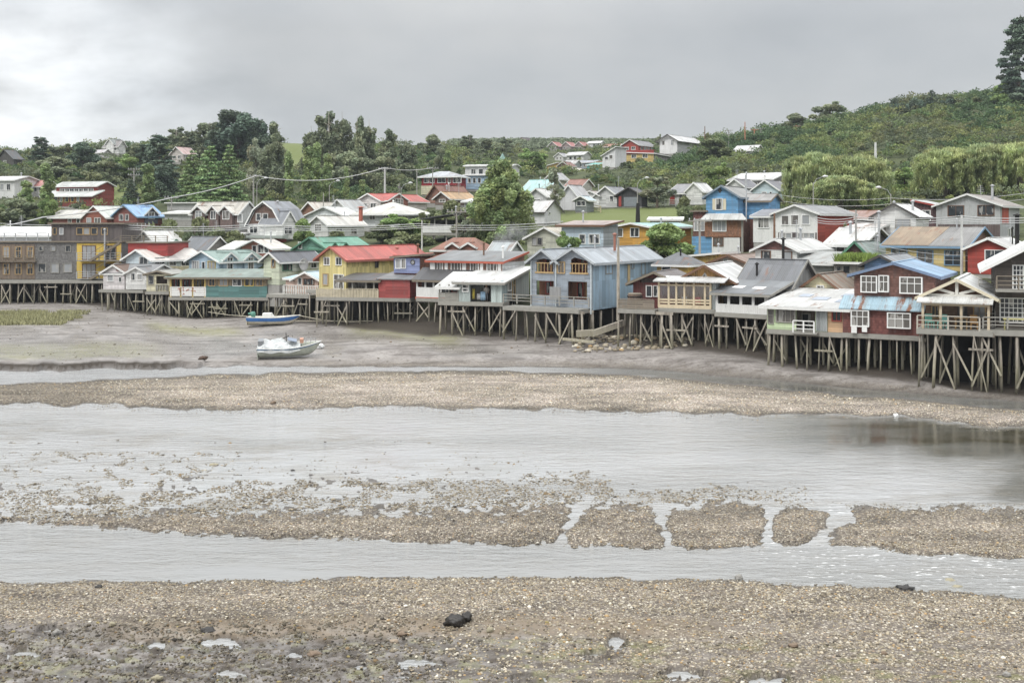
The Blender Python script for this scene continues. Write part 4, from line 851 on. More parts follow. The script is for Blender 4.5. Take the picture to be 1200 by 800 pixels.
for xa, xb, lab in ((708, 722, 'low far house with a rusty roof just left of the red ridge house'), (722, 729, 'tiny far house with a brown roof touching the red ridge house')):
    hs(lab, 440, xa, xb-3, xb, 176, 171, 'S', 2.5, (.38,.20,.15), (.55,.5,.46), auto=(3,))
# left and middle
hs('brown red house with two white roofs just above the grey hotel', 186, 59, 97, 126, 268, 254, 'S', 8, (.55,.54,.50), (.24,.085,.065), win=((80,84,256,262),(90,94,256,262)), trim=WHITE, dirt=.2); H = hs_last(); H.wing(97, 125, 268, 255, 1.5, 3.4, wc((.26,.09,.06)), 'F', 13, (.52,.54,.5), trim=WHITE, name='gable_bay'); H.wins('F', 'W', (102,107,255.5,261.5), (111,118,255.5,261.5), out=1.5)
H = hs('brown house with a bright blue roof and one small side gable', 177, 133, 161, 190, 268, 253, 'F', 13, (.27,.42,.62), (.23,.085,.07), win=((140,144.5,251.5,258),(147,151,251.5,258)), trim=FRAMES['L'], dirt=.2); H.swing(170, 185, 262, 251, .2, 4, wc((.10,.10,.13)), 8, (.27,.42,.62)); H.win('S', 174, 181, 249, 256, 'W', .2)
H = hs('two storey red lodge with long white roof edges and a row of yellow windows', 225, 66, 114, 124, 242, 217.5, 'S', 5, (.50,.52,.50), (.27,.065,.055), a=-20, L=5, auto=(7, dict(z0=.62, z1=.86, w=1.3)), trim=WHITE, cat='lodge', dirt=.2); H.body(wc((.25,.06,.05)), 'SB', 5, (.58,.60,.58), 0, .5, WHITE, h=2.2, x0=-H.W/2-1, x1=H.W/2+1, y0=-2.6, y1=-.03, names=('veranda', 'veranda_roof', 'veranda_fascia'))
for x in range(6): H.winl('F', -H.W/2+.4+x*1.4, -H.W/2+1.3+x*1.4, .9, 1.9, 'Y', 2.6, 1, 1)
hs('white house at the left edge above the conifers', 232, -12, 17, 22, 232, 211, 'S', 5, (.58,.58,.58), (.68,.68,.67), a=-15, L=8, auto=(3,), kind='plain', chim=(.5,.5,2.4))
hs('white house with a faded red roof behind the two pointed green trees', 236, 32, 52, 66, 230, 217, 'S', 6, (.48,.22,.20), (.62,.60,.58), auto=(3,))
hs('black gabled cabin on the skyline at the far left', 300, -4, 16, 26, 194, 186, 'F', 11, (.075,.08,.085), (.09,.085,.08), kind='board', trim=FRAMES['D'], auto=(1,))
hs('white house with a grey dormer roof on the left skyline', 320, 122, 139, 147, 180, 170.5, 'S', 6, (.30,.28,.28), (.68,.68,.67), auto=(3,)).wing(124, 133, 180, 169, .5, 3, wc(cWH), 'F', 6, (.24,.26,.25))
hs('low white house just below the skyline house with the dormer', 312, 107, 122, 126, 186, 178, 'S', 3, (.52,.50,.52), (.60,.56,.58), auto=(2,))
hs('pale house with a faded pink roof behind the dark pine', 292, 200, 215, 229, 190, 180, 'F', 8, (.50,.36,.34), (.52,.48,.45), sauto=(3,), auto=(2,))
H = hs('low white roofed shed with a round dish, left of the three gabled dark house', 178, 193, 224, None, 258, 250, 'SB', 3, (.70,.70,.68), (.5,.5,.48), L=5, name='shed', cat='shed', a=-12)
H = hs('long concrete garden wall house with a flat pale roof under the conifers', 205, 196, 233, None, 246, 238, 'X', 0, (.5,.5,.49), (.46,.46,.45), L=5, kind='plain', name='outbuilding', cat='outbuilding', a=-12)
H = hs('dark shingled house with three small gables and a blank white side', 163, 225, 280.5, 300, 268, 248.5, 'S', 12, (.48,.455,.41), (.17,.12,.11), kind='shingle', side=((.55,.55,.52), 'plain', .3), trim=TRIM, chim=(.6,.5,1.8,.15))
for a_, b_ in ((226, 240), (244, 256), (258, 272)): H.wing(a_, b_, 268, 248.5, .5, 3.2, wc((.17,.12,.11), 'shingle'), 'F', 7, (.55,.52,.47), .3, TRIM, name='gable_bay'); H.win('F', a_+3.2, b_-3.2, 247.5, 256.5, 'W', .5, 2)
H.winl('F', 5, 6, 1.0, 2.1, 'W', 0); H.win('F', 241, 243.8, 248, 262, 'R', 0, 1, 1)
m = MB(); m.prism([(.02, H.h-.05), (H.L-.02, H.h-.05), (H.L/2, H.h+12*H.D/F-.15)], H.W/2+.004, H.W/2+.03, 'x'); m.build('side_gable', wc((.55,.55,.52), 'plain', .3), H.root)
H = hs('big white house with a grey mansard roof and brown gable', 158, 290, 331, 358, 282, 263, 'G', 27, (.25,.265,.29), (.68,.68,.67), win=((293,302,266,273),(313.5,324,266,273)), trim=WHITE, chim=(.2,.4,4.5,.2), dirt=.2)
r_ = 27*H.D/F; k = H.rect('F', 300, 315, 249, 259); m = MB(); m.prism([(-H.W/2+.3, H.h), (H.W/2-.3, H.h), (H.W/2-H.W*.23, H.h+r_*.62), (0, H.h+r_*.93), (-H.W/2+H.W*.23, H.h+r_*.62)], -.05, -.004); m.build('brown_gable', wc((.16,.10,.08), 'shingle'), H.root)
H.win('F', 300.5, 306, 250.5, 258, 'W', .05); H.win('F', 308, 314, 250.5, 258, 'W', .05); H.swing(331, 347, 280, 262, .6, 4, wc(cWH), 14, (.25,.265,.29), WHITE, 'side_bay'); H.win('S', 333, 342, 266, 274, 'W', .6)
H.pb('balcony', 'F', 288, 331, 276, 279, .05, 1.2, wc((.45,.50,.47))); H.pb('red_base', 'F', 312, 331, 280, 293, -.5, .3, wc((.34,.07,.06)))
hs('house with a beige roof and brown front gable left of the big white hipped roof', 185, 354, 372, 398, 256, 247, 'F', 10, (.58,.54,.48), (.30,.16,.11), trim=WHITE)
hs('house with a broad grey roof in the middle of the white roofs', 182, 386, 408, 430, 256, 246, 'F', 12, (.46,.47,.47), (.50,.50,.48), dirt=.3, chim=(0,.5,1.5))
hs('white house with two small dark windows under a low white gable', 170, 358, 404, 424, 268, 253, 'F', 10.5, (.64,.66,.64), (.64,.67,.67), a=-30, win=((376,383,252,254.5),(389,394,252,254.5)), dirt=.2)
hs('low white house with pale tin roof and red chimney below the two window house', 158, 363, 384, 427, 284, 263, 'F', 9.5, (.62,.61,.57), (.62,.62,.60), win=((369,377,263,271),), sauto=(2,), dirt=.2).pipe(2.6, 6, 3, 5, .3, paint((.4,.12,.08)))
hs('white bungalow with a big pale hipped roof behind the green bushes', 165, 418, 462, 502, 266, 249, 'H', 12, (.60,.60,.55), (.62,.64,.64), win=((433,440,249.5,257),(450,456,250,255)), sauto=(2,), over=.8, dirt=.2)
H = hs('white house with a bright red roof and two brown barred gables', 186, 419, 446, 500, 250, 235, 'F', 8, (.45,.11,.09), (.66,.62,.60), trim=WHITE, auto=(2,), dirt=.2); H.swing(455, 478, 246, 235, 1.0, 4, wc((.30,.12,.09)), 8, (.42,.10,.085), WHITE, 'gable_bay'); H.win('S', 460, 472, 233, 243, 'W', 1.0)
H = hs('dark red two storey house with white windows and a grey hipped roof', 225, 494, 535, 546, 228, 206, 'H', 5.5, (.42,.44,.47), (.30,.035,.045), a=-18, over=.7, trim=WHITE, win=((497,502.5,208,214),(504,509,208,214),(513,522.5,208,214),(525,528.5,208,214),(531,540.5,208,214)), dirt=.12)
H.pb('cream_base', 'F', 493.5, 535, 217.5, 228, .004, .15, wc((.62,.58,.42))); H.auto('F', 5, .12, .36)
H = hs('white block house with a small teal turret behind the dark red house', 242, 545, 600, 608, 212, 194, 'S', 2, (.62,.62,.62), (.68,.68,.68), a=-12, L=8, kind='plain', auto=(5,), dirt=.2)
m = MB(); x = H.W/2-2.5; m.box(x-.7, x+.7, 1, 2.4, H.h, H.h+1.6); m.tube([(x, 1.7, H.h+1.6), (x, 1.7, H.h+2.8)], [.7, .05], 4); m.build('turret', paint((.22,.34,.31)), H.root)
hs('blue fronted house with a white balcony strip below the white block house', 232, 545, 567, 575, 222, 205, 'SB', 2, (.6,.6,.6), (.33,.45,.58), a=-12, L=6, auto=(3,), dirt=.15)
hs('house with a steep brown roof and stove pipes below the dark red house', 198, 500, 522, 552, 238, 233, 'F', 16, (.25,.12,.09), (.3,.16,.12), trim=BROWN, chim=(.3,.3,3.2,.15), over=.5)
hs('house with an orange tan roof and dark gable right of the steep brown roof', 188, 510, 527, 556, 240, 232, 'F', 7, (.50,.33,.18), (.2,.14,.12), auto=(1,))
hs('narrow white house half hidden behind the tall bushy tree', 172, 544, 556, 566, 262, 236, 'SB', 3, (.6,.6,.6), (.57,.57,.57), kind='plain')
# raised carport
H = House('carport', 'open carport deck on thin posts with a white panel and dark slanting roof', 144, -14, 494, 536, yb=273, ye=257, L=5, cat='carport', group=SL, stilt=True)
m = MB(); H.roofm(m, MB(), -H.W/2, H.W/2, 0, H.L, H.h, 'SR', .7, .5); m.build('roof', roofmat((.13,.13,.14), 'y', 0), H.root)
H.pb('white_panel', 'F', 494.5, 529, 264.5, 272.8, .05, .12, wc(cWH, 'plain', .15)); H.deck(-H.W/2, H.W/2, 0, 5); m = MB(); m.box(-H.W/2+.2, H.W/2-.2, 3, 4.8, .004, H.h-.05); m.build('rear_wall', wc((.07,.065,.06), 'board'), H.root)
m = MB()
for x in (-H.W/2+.1, -.7, .9, H.W/2-.1):
    for y in (.2, 4.6): m.box(x-.08, x+.08, y-.08, y+.08, -5, H.h+.1)
m.build('post', WOODG, H.root); H.pipe(1.5, 2.5, H.h, H.h+1.6, .1)
H = hs('brick brown house with white windows behind the long stilt house', 121, 508, 566, 580, 312, 292, 'H', 12, (.28,.13,.09), (.27,.13,.09), win=((527,535,289,296),(544,555,289,296)), a=-22, over=.3, dirt=.25); H.wing(525, 537, 298, 289, .3, 3, wc((.26,.12,.09)), 'F', 4, (.28,.13,.09), name='dormer'); H.wing(543, 556, 298, 289, .3, 3, wc((.26,.12,.09)), 'F', 4, (.28,.13,.09), name='dormer')
hs('shed with a grey panelled see through roof right of the brick brown house', 118, 572, 596, 612, 312, 296, 'S', 12, (.42,.46,.47), (.40,.42,.42), name='shed', cat='shed', trim=WHITE, over=.2)
H = hs('house with a big green tin roof and three green dormers', 137, 346, 384, 434, 304, 292, 'F', 13, (.15,.34,.25), (.13,.26,.20), trim=FRAMES['G'], dirt=.2, over=.4); H.swing(386, 396, 298, 291, .3, 3, wc((.13,.28,.21)), 6, (.15,.34,.25), FRAMES['G']); H.swing(399, 409, 298, 291, .3, 3, wc((.13,.28,.21)), 6, (.15,.34,.25), FRAMES['G']); H.win('F', 350, 354, 284, 291, 'W')
H = hs('house with an arched wooden gable and a pale roof right of the dark slate roof', 142, 283, 319, 334, 305, 290.5, 'F', 9, (.66,.63,.57), (.32,.14,.10), win=((296,301,288,296),(302.5,309,287,296),(310,315,288,296)), trim=WHITE, dirt=.2, over=.6); H.body(wc((.25,.1,.08)), 'S', 9, (.68,.66,.62), 0, .4, WHITE, x0=-H.W/2-4.5, x1=-H.W/2-.1, y0=.5, y1=6, h=H.h-.3, names=('side_wing', 'side_wing_roof', 'side_wing_fascia'))
hs('dark slate roofed house between the white gables and the arched wooden gable', 148, 213, 240, 270, 303, 294, 'S', 16, (.16,.17,.185), (.3,.28,.26), a=-30, rust=.03, dirt=.3)
H = hs('white gabled house with a smooth pale roof above the red terrace wall', 150, 160, 182, 214, 300, 284, 'F', 13, (.68,.68,.66), (.62,.66,.64), trim=TRIM, dirt=.2); H.swing(197, 214, 298, 288, .4, 4, wc((.60,.58,.50)), 7, (.5,.52,.5), FRAMES['G'], 'gable_bay')
hs('low house with a pale roof peeping over the dark slate roof', 156, 219, 259, None, 290, 280, 'SB', 6, (.68,.68,.67), (.6,.6,.58), L=6, a=-20)
hs('long low building with a bright white roof behind the hotel terrace', 164, -40, 57, None, 290, 277, 'SB', 10, (.64,.64,.63), (.6,.6,.58), L=10, a=-5, name='warehouse', cat='warehouse', rdirt=.15)

pr = random.Random(77)
for H in HL:                                          # stove pipes and aerials on the roofs of the nearer houses
    if H.D < 205 and H.W > 3 and 'shed' not in H.root.name:
        x = pr.uniform(-.38, .38)*H.W; y = pr.uniform(.25, .8)*H.L
        if pr.random() < .6: H.pipe(x, y, H.h-.1, H.h+H.r*.75+pr.uniform(.5, 1.3), pr.uniform(.06, .1), pr.choice([METAL, WHITE, DARK, METAL]), 'stove_pipe')
        if pr.random() < .4:
            x = pr.uniform(-.3, .3)*H.W; z = H.h+H.r; m = MB(); m.bar((x, H.L*.5, H.h), (x, H.L*.5, z+1.9), .05)
            for k in range(4): m.bar((x-.45+.06*k, H.L*.5, z+1.1+.22*k), (x+.45-.06*k, H.L*.5, z+1.1+.22*k), .03)
            m.build('aerial', METAL, H.root)
# ------------------------------------------------------------------ ground
def zones(px):
    a = cur(px, (-400,352),(0,354),(110,356),(150,362),(200,372),(230,375),(330,375),(450,378),(520,388),(600,394),(690,401),(760,400),(850,407),(950,428),(1050,440),(1120,460),(1200,468),(1600,500))
    za = cur(px, (-400,1.2),(0,.97),(120,1.0),(230,.45),(330,.9),(450,1.5),(600,1.2),(690,1.2),(760,1.6),(850,1.5),(950,.75),(1050,.8),(1120,.3),(1200,.25),(1600,.2))
    b = cur(px, (-400,436),(0,435),(200,432),(300,430),(430,431),(600,431),(700,432),(760,434),(900,446),(1000,456),(1100,464),(1200,472),(1600,500))
    c = cur(px, (-400,452),(0,450),(150,443),(300,436),(430,434.5),(600,435),(700,437),(760,441),(900,453),(1000,463),(1100,471),(1200,479),(1600,508))
    d = cur(px, (-400,470),(0,472),(130,477),(300,481),(430,477),(560,479),(700,482),(850,486),(950,485),(1050,489),(1150,498),(1200,501),(1600,530))
    e = cur(px, (-400,606),(0,609),(100,607),(200,604),(300,600),(400,597),(500,597),(600,592),(700,590),(800,589),(900,587),(1000,592),(1200,592),(1600,600))
    f = cur(px, (-400,612),(0,613),(60,617),(200,625),(300,630),(400,634),(550,638),(700,641),(850,645),(930,641),(985,640),(1030,645),(1100,652),(1180,655),(1600,655))
    g = cur(px, (-400,683),(0,682),(200,681),(400,677),(600,676),(800,678),(900,682),(1000,686),(1100,692),(1200,701),(1600,720))
    n = lambda sc, sd, amp: (fbm(px/sc, px*0+sd, sd, 4)-.5)*amp
    b = b+n(14, 101, 5)*sstep(600, 300, px); c = c+n(40, 103, 5); d = d+n(34, 105, 9); e = e+n(26, 107, 10); f = f+n(36, 109, 7); g = g+n(24, 111, 6)
    return a, za, b, c, d, e, f, g
GAPS = [((690,585),(676,600),(664,618),(652,642),6), ((770,586),(775,605),(785,645),(790,650),7), ((905,590),(903,610),(900,632),(915,650),8), ((965,590),(990,604),(962,630),(940,650),13)]
PUD = [(185,759,14,6),(257,755,24,7),(345,745,16,3),(345,771,10,5),(270,792,18,6),(490,780,24,7),(722,755,11,9),(700,770,18,4),(800,792,26,6),(30,770,20,5),(60,742,16,4),(120,775,18,4),(420,785,12,4),(620,797,20,4),(900,800,30,6),(470,797,12,4)]
def dseg(px, py, p, q, ky=2.0):
    ax, ay, bx, by = p[0], p[1]*ky, q[0], q[1]*ky; dx, dy = bx-ax, by-ay
    t = np.clip(((px-ax)*dx+(py*ky-ay)*dy)/(dx*dx+dy*dy), 0, 1); return np.hypot(px-ax-t*dx, py*ky-ay-t*dy)
def zmud(px, py):
    """river bed height and surface masks as a function of the low-water map (px, py)"""
    a, za, b, c, d, e, f, g = zones(px)
    w = (fbm(px/38, py/9, 3, 4)-.5)
    bar = .26+0*px
    sh = sstep(760, 560, px)                      # left half of the river is a shallow with scattered pebbles
    K = [(a-14, za), (a, za), (a+.22*(b-a), za*.62), (a+.6*(b-a), za*.38+.1), (b-5, np.where(px < 240, .42, .16)), (b, -.03+0*px), ((b+c)/2, -.16+0*px), (c, 0*px), (c+.35*(d-c), bar), (c+.7*(d-c), bar*.8), (d, 0*px),
         (d+14, -.22+0*px), (d+.5*(e-d), -.30+.235*sh), (e-10, -.1+.05*sh), (e, -.01+0*px), (e+.55*(f-e), .115+0*px), (f-7, .07+0*px), (f, -.03+0*px), (f+8, -.2+0*px), ((f+g)/2, -.26+0*px), (g-6, -.14+0*px), (g, 0*px), (g+9, .12+0*px), (g+30, .2+0*px),
         (g+62, .10+.10*sstep(500, 900, px)), (790+0*px, .075+.10*sstep(450, 900, px)), (830+0*px, .1+.1*sstep(450, 900, px)), (1100+0*px, .3+0*px)]
    z = np.where(py <= K[0][0], K[0][1], K[-1][1])
    for (y0, z0), (y1, z1) in zip(K[:-1], K[1:]):
        t = np.clip((py-y0)/np.maximum(y1-y0, .01), 0, 1)
        z = np.where((py > y0) & (py <= y1), z0+(z1-z0)*t, z)
    for gp in GAPS:
        dd = np.minimum.reduce([dseg(px, py, gp[i], gp[i+1]) for i in range(3)])+(fbm(px/9, py/5, 17, 3)-.5)*10
        z = np.where((py > e-14) & (py < f+10), z-.14*np.exp(-(dd/gp[4])**2), z)
    near = sstep(0, 30, py-g)
    for x, y, rx, ry in PUD:
        ang = fbm(px/9+x, py/4, 9, 3)-.5
        r = ((px-x)/rx)**2+((py-y)/ry)**2
        z = z-near*.24*sstep(1.7, .35, r+ang*1.6)
    z = z+w*np.where(py > g, .06+.10*near*sstep(700, 350, px), np.where(py > c, .13, .16*np.clip(za/2, .3, 1)))
    z = z+(fbm(px/7, py/3.2, 21, 3)-.5)*np.where(py > g+40, .10*sstep(650, 300, px)+.03, np.where((py > e-45) & (py < f+6), .14*sstep(900, 600, px)+.085, .03))
    return z
SHX = np.array([(-220, 158), (-120, 156), (-84, 150), (-60, 147), (-52, 140), (-44, 131), (-37, 127.5), (-30, 126.0), (-21, 116), (-8, 103.5), (-.5, 101.5), (6.5, 98), (13, 93.5), (17, 90.0), (20.5, 86), (24.5, 81.0), (28.5, 76.5), (33, 72), (50, 63), (120, 42)], float)
def behind(X, Y):
    return (Y-np.interp(X, SHX[:, 0], SHX[:, 1]))*.83
CTRL = [(-500,285,175),(-500,200,300),(-200,282,178),(0,285,176),(100,290,168),(100,240,228),(0,228,235),(0,204,275),(60,190,305),(150,180,330),(300,295,150),(330,275,172),(300,240,215),(300,214,260),(290,192,310),(350,186,345),(345,173,350),
        (450,292,142),(450,268,178),(450,245,210),(440,222,262),(450,186,340),(500,178,390),(560,172,500),(600,164,660),(640,154,720),(700,165,660),(760,172,440),(600,262,165),(600,240,195),(600,215,250),(600,190,320),
        (700,262,168),(700,247,182),(700,236,205),(700,214,250),(690,204,300),(660,180,470),(740,190,292),(800,262,165),(800,242,184),(800,215,225),(800,190,285),(800,180,310),(850,170,330),(850,240,178),(900,240,180),(900,215,215),(900,190,262),(900,160,335),
        (960,262,145),(1000,275,140),(1000,240,180),(1000,200,222),(1000,165,275),(1000,142,325),(1060,126,325),(1130,118,320),(1100,180,225),(1100,235,165),(1200,285,115),(1200,235,160),(1200,190,205),(1200,150,260),(1200,118,305),(1400,110,300),(1400,240,150),(1700,100,300),(1700,260,150),
        (-700,170,400),(100,192,420),(260,196,480),(-300,196,600),(300,196,900),(0,196,420),(350,186,480),(450,190,460),(700,180,900),(850,180,420),(1000,162,430),(1200,140,420),(1500,130,450),(1200,190,700)]
def solve_town():
    global TPc, TPw
    P = [pt(*c) for c in CTRL]
    for X in np.linspace(-130, 60, 12):
        Y = float(np.interp(X, SHX[:, 0], SHX[:, 1]))+17; P.append(Vector((X, Y, 4.6)))
    A = np.array([p[:] for p in P]); C = A[:, :2]/100.; n = len(C)
    r = np.linalg.norm(C[:, None]-C[None], axis=2); Kk = np.where(r > 0, r*r*np.log(r+1e-9), 0)+np.eye(n)*.004
    Q = np.hstack([np.ones((n, 1)), C]); M_ = np.block([[Kk, Q], [Q.T, np.zeros((3, 3))]])
    TPw = np.linalg.solve(M_, np.concatenate([A[:, 2], np.zeros(3)])); TPc = C
    B = np.array(BASES)
    return B, B[:, 2]-town0(B[:, 0], B[:, 1])
def town0(X, Y):
    out = np.zeros(len(X)); 
    for i in range(0, len(X), 20000):
        q = np.stack([X[i:i+20000], Y[i:i+20000]], 1)/100.
        r = np.linalg.norm(q[:, None]-TPc[None], axis=2); k = np.where(r > 0, r*r*np.log(r+1e-9), 0)
        out[i:i+20000] = k@TPw[:-3]+TPw[-3]+q@TPw[-2:]
    far = sstep(620, 800, Y); return np.maximum(np.where(Y > 620, out*(1-far)+(6-(Y-620)*.01)*far, out), -20)
def town(X, Y):
    z = town0(X, Y); num = np.zeros(len(X)); den = np.zeros(len(X))+.35
    for (bx, by, bz), res in zip(TB, TR):
        s = 5.0+by*.012; w = np.exp(-((X-bx)**2+(Y-by)**2)/(s*s)); num += w*res; den += w
    return z+num/den
def ground(X, Y, want=False):
    X = np.asarray(X, float); Y = np.asarray(Y, float)
    px = CX+F*X/Y; z = np.zeros(len(X)); py = HY+F*HC/Y
    for i in range(5):
        z = zmud(px, py); py = .35*py+.65*(HY+F*(HC-z)/Y)
    z = zmud(px, py); s = behind(X, Y); m = s > 3.5
    if m.any():
        t = town(X[m], Y[m]); k = sstep(3.5, 12.0, s[m]); z[m] = z[m]*(1-k)+t*k
        z[m] += (fbm(X[m]/6, Y[m]/6, 31, 4)-.5)*.8*k
    return (z, px, py, s) if want else z
TB, TR = solve_town()

def build_ground():
    D = [10, 14, 18, 22, 25]; py = 838.0
    while True:
        d = F*HC/(py-HY)
        if d > 158: break
        D.append(d); py -= 1.25 if py > 500 else .8
    d = 158.5
    while d < 900: D.append(d); d *= 1.011
    D += [1000, 1150, 1400, 1800]
    xs = np.concatenate([np.linspace(-900, -330, 12), np.arange(-300, -40, 8), np.arange(-40, 1241, 2.6), np.arange(1248, 1500, 8), np.linspace(1520, 2100, 10)])
    D = np.array(D); PX, DD = np.meshgrid(xs, D); X = ((PX-CX)*DD/F).ravel(); Y = DD.ravel()
    z, px, py, s = ground(X, Y, True)
    nx, ny = len(xs), len(D); i = np.arange(nx*ny).reshape(ny, nx)
    Fa = np.stack([i[:-1, :-1], i[:-1, 1:], i[1:, 1:], i[1:, :-1]], -1).reshape(-1, 4)
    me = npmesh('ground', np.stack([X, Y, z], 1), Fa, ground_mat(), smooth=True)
    a, za, b, c, d, e, f, g = zones(px); n1 = fbm(px/22, py/6, 41, 4); n2 = fbm(px/60, py/12, 51, 4)
    grav = sstep(c-3, c+3, py)*sstep(d+10, d+2, py)*1.0
    grav = np.maximum(grav, sstep(e-60, e-8, py)*(py < f+3)*(.55+.45*sstep(e-6, e+8, py)))
    band = sstep(g-3, g+3, py)*sstep(g+58, g+36, py)
    right = sstep(520, 820, px+60*(n2-.5))*(py > g)*(1-.85*np.exp(-((py-g-54-8*(n2-.5))/13)**2)*sstep(960, 760, px+120*(n1-.5)))
    grav = np.maximum(grav, np.maximum(band, right*(.6+.4*sstep(.35, .6, n1))))
    grav = np.maximum(grav, (py > g+40)*.45*sstep(.5, .65, n1))
    grav = np.maximum(grav, sstep(b-14, b-2, py)*(py < b)*.45*sstep(250, 400, px))
    green = np.clip(np.maximum.reduce([
        sstep(b-36, b-26, py)*sstep(b-11, b-17, py)*sstep(210, 150, px)*sstep(.3, .55, n1+.12)*.6,
        np.exp(-((py-a-8)/9)**2)*sstep(395, 430, px)*sstep(560, 520, px)*.75,
        np.exp(-((py-a-14)/5)**2)*sstep(160, 190, px)*sstep(300, 260, px)*.8,
        sstep(g+62, g+80, py)*.55*sstep(.52, .66, n1)]), 0, 1)*sstep(6, 3, s)
    wet = np.clip(np.maximum.reduce([sstep(a+6, a+16, py)*sstep(b-6, b-14, py)*sstep(.35, .62, n2+.1)*sstep(760, 560, px), sstep(g+48, g+62, py)*sstep(820, 420, px)*sstep(.36, .56, n1+.05), .8*sstep(.05, -.01, z)*(s < 3)]), 0, 1)
    dark = np.clip(np.maximum.reduce([sstep(b-11, b-7, py)*sstep(b+1, b-3, py)*sstep(235, 190, px), sstep(4, -2, py-b)*sstep(b-10, b-2, py)*.35*sstep(640, 760, px), sstep(-.8, .8, s)*sstep(22, 14, s)*.95]), 0, 1)  # dark bank edges, plus shade under the stilt houses painted into the mud
    brown = sstep(g+36, g+48, py)*sstep(g+76, g+62, py)*sstep(940, 760, px)*sstep(80, 200, px)
    tw = sstep(5, 11, s)
    lawn = np.zeros(len(X))
    for (x_, D_, rx, rd) in ((735, 172, 95, 12), (347, 330, 20, 40), (130, 245, 40, 18)):
        lawn = np.maximum(lawn, sstep(1.3, .8, ((px-x_)/rx)**2+((Y-D_)/rd)**2))
    for nm, v in (('gravel', grav*(s < 5)), ('green', green), ('wet', wet), ('bank_and_shade', dark), ('brown', brown), ('town', tw), ('lawn', lawn), ('wetline', sstep(.085, .01, z)*(s < 3)), ('pale', np.maximum(sstep(c+2, c+8, py)*sstep(d+2, d-8, py)*sstep(40, 330, px)*(.55+.45*sstep(.4, .6, n2)), .35*((py > e)&(py < f)|(py > g)&(py < g+40)|(py > g)&(px > 640)))), ('near', sstep(g+40, g+62, py)*.9)):
        at = me.attributes.new(nm, 'FLOAT', 'POINT'); at.data.foreach_set('value', np.ascontiguousarray(v, np.float32))
    o = obj('ground', me, None, None, 'structure')
    return o
def ground_mat():
    m, g, b = newmat('river_bed_and_slope')
    A = lambda n: g.n('Attribute', attribute_name=n).outputs['Fac']
    P = g.n('NewGeometry').outputs['Position']
    n1 = g.noise(P, .5, 6, .6); n2 = g.noise(P, 3.0, 6, .65); n3 = g.noise(P, 14, 4, .7)
    mud = g.mix(g.rng(n1, .38, .62), (.19, .172, .16, 1), (.29, .268, .25, 1))
    mud = g.mix(g.math('MULTIPLY', g.rng(n2, .50, .68), .75), mud, (.085, .073, .062, 1))
    sm = g.n('Mapping', {'Vector': P, 'Scale': (.22, .9, 1), 'Rotation': (0, 0, .35)}).outputs[0]; n4 = g.noise(sm, 1.0, 6, .65)
    mud = g.mix(g.math('MULTIPLY', g.rng(n4, .50, .62), .7), mud, (.09, .078, .068, 1)); mud = g.mix(g.math('MULTIPLY', g.rng(n4, .46, .36), .4), mud, (.30, .275, .25, 1))
    n6 = g.noise(g.n('Mapping', {'Vector': P, 'Scale': (1.0, 1.6, 1)}).outputs[0], 1.5, 7, .75)
    mud = g.mix(g.math('MULTIPLY', A('near'), g.rng(n6, .40, .54)), mud, (.075, .062, .05, 1))
    mud = g.mix(A('brown'), mud, g.mix(n2, (.16, .125, .09, 1), (.23, .185, .135, 1)))
    vo = g.n('TexVoronoi', {'Vector': P, 'Scale': 13.0}); vc = vo.outputs['Color']; vd = vo.outputs['Distance']
    vs = g.n('SeparateColor', {0: vc}).outputs
    st = g.ramp(vs[0], (.0, (.07, .06, .048, 1)), (.35, (.165, .14, .108, 1)), (.7, (.27, .235, .18, 1)), (.93, (.50, .455, .37, 1)), (1.0, (.36, .25, .15, 1)))
    st = g.mix(g.rng(vd, .35, .75), st, (.13, .11, .09, 1))
    n5 = g.noise(g.n('Mapping', {'Vector': P, 'Scale': (.6, 1.5, 1)}).outputs[0], .42, 5, .6); kk = g.rng(n5, .36, .64, .62, 1.2); st = g.mix(1.0, st, g.n('CombineColor', {0: kk, 1: kk, 2: kk}).outputs[0], 'MULTIPLY')
    pk = g.math('ADD', 1.0, g.math('MULTIPLY', A('pale'), .95)); st = g.mix(1.0, st, g.n('CombineColor', {0: pk, 1: pk, 2: g.math('MULTIPLY', pk, g.math('ADD', 1.0, g.math('MULTIPLY', A('pale'), .07)))}).outputs[0], 'MULTIPLY')
    gf = g.math('MULTIPLY', A('gravel'), g.rng(g.math('ADD', n2, g.math('MULTIPLY', A('gravel'), .35)), .45, .6))
    c = g.mix(gf, mud, st)
    c = g.mix(g.math('MULTIPLY', A('green'), g.rng(n2, .3, .6)), c, g.mix(n3, (.12, .125, .04, 1), (.30, .29, .12, 1)))
    wl = g.math('ADD', 1.0, g.math('MULTIPLY', A('wetline'), -.5)); c = g.mix(1.0, c, g.n('CombineColor', {0: wl, 1: wl, 2: wl}).outputs[0], 'MULTIPLY')
    c = g.mix(A('bank_and_shade'), c, g.mix(n2, (.022, .018, .014, 1), (.06, .047, .035, 1)))  # dark bank colour, also used as painted shade below the houses
    grass = g.mix(g.rng(n1, .35, .65), (.035, .05, .018, 1), (.075, .09, .032, 1)); grass = g.mix(g.math('MULTIPLY', g.rng(n2, .5, .75), .6), grass, (.13, .11, .06, 1))
    grass = g.mix(A('lawn'), grass, g.mix(n2, (.10, .135, .04, 1), (.17, .185, .07, 1)))
    c = g.mix(A('town'), c, grass)
    link(g, c, b.inputs['Base Color'])
    r = g.mix(A('wet'), (.8, .8, .8, 1), (.22, .22, .22, 1)); rs = g.n('SeparateColor', {0: r}).outputs[0]
    link(g, g.math('ADD', rs, g.math('MULTIPLY', n2, .12)), b.inputs['Roughness'])
    link(g, g.math('ADD', .3, g.math('MULTIPLY', A('wet'), .35)), b.inputs['Specular IOR Level'])
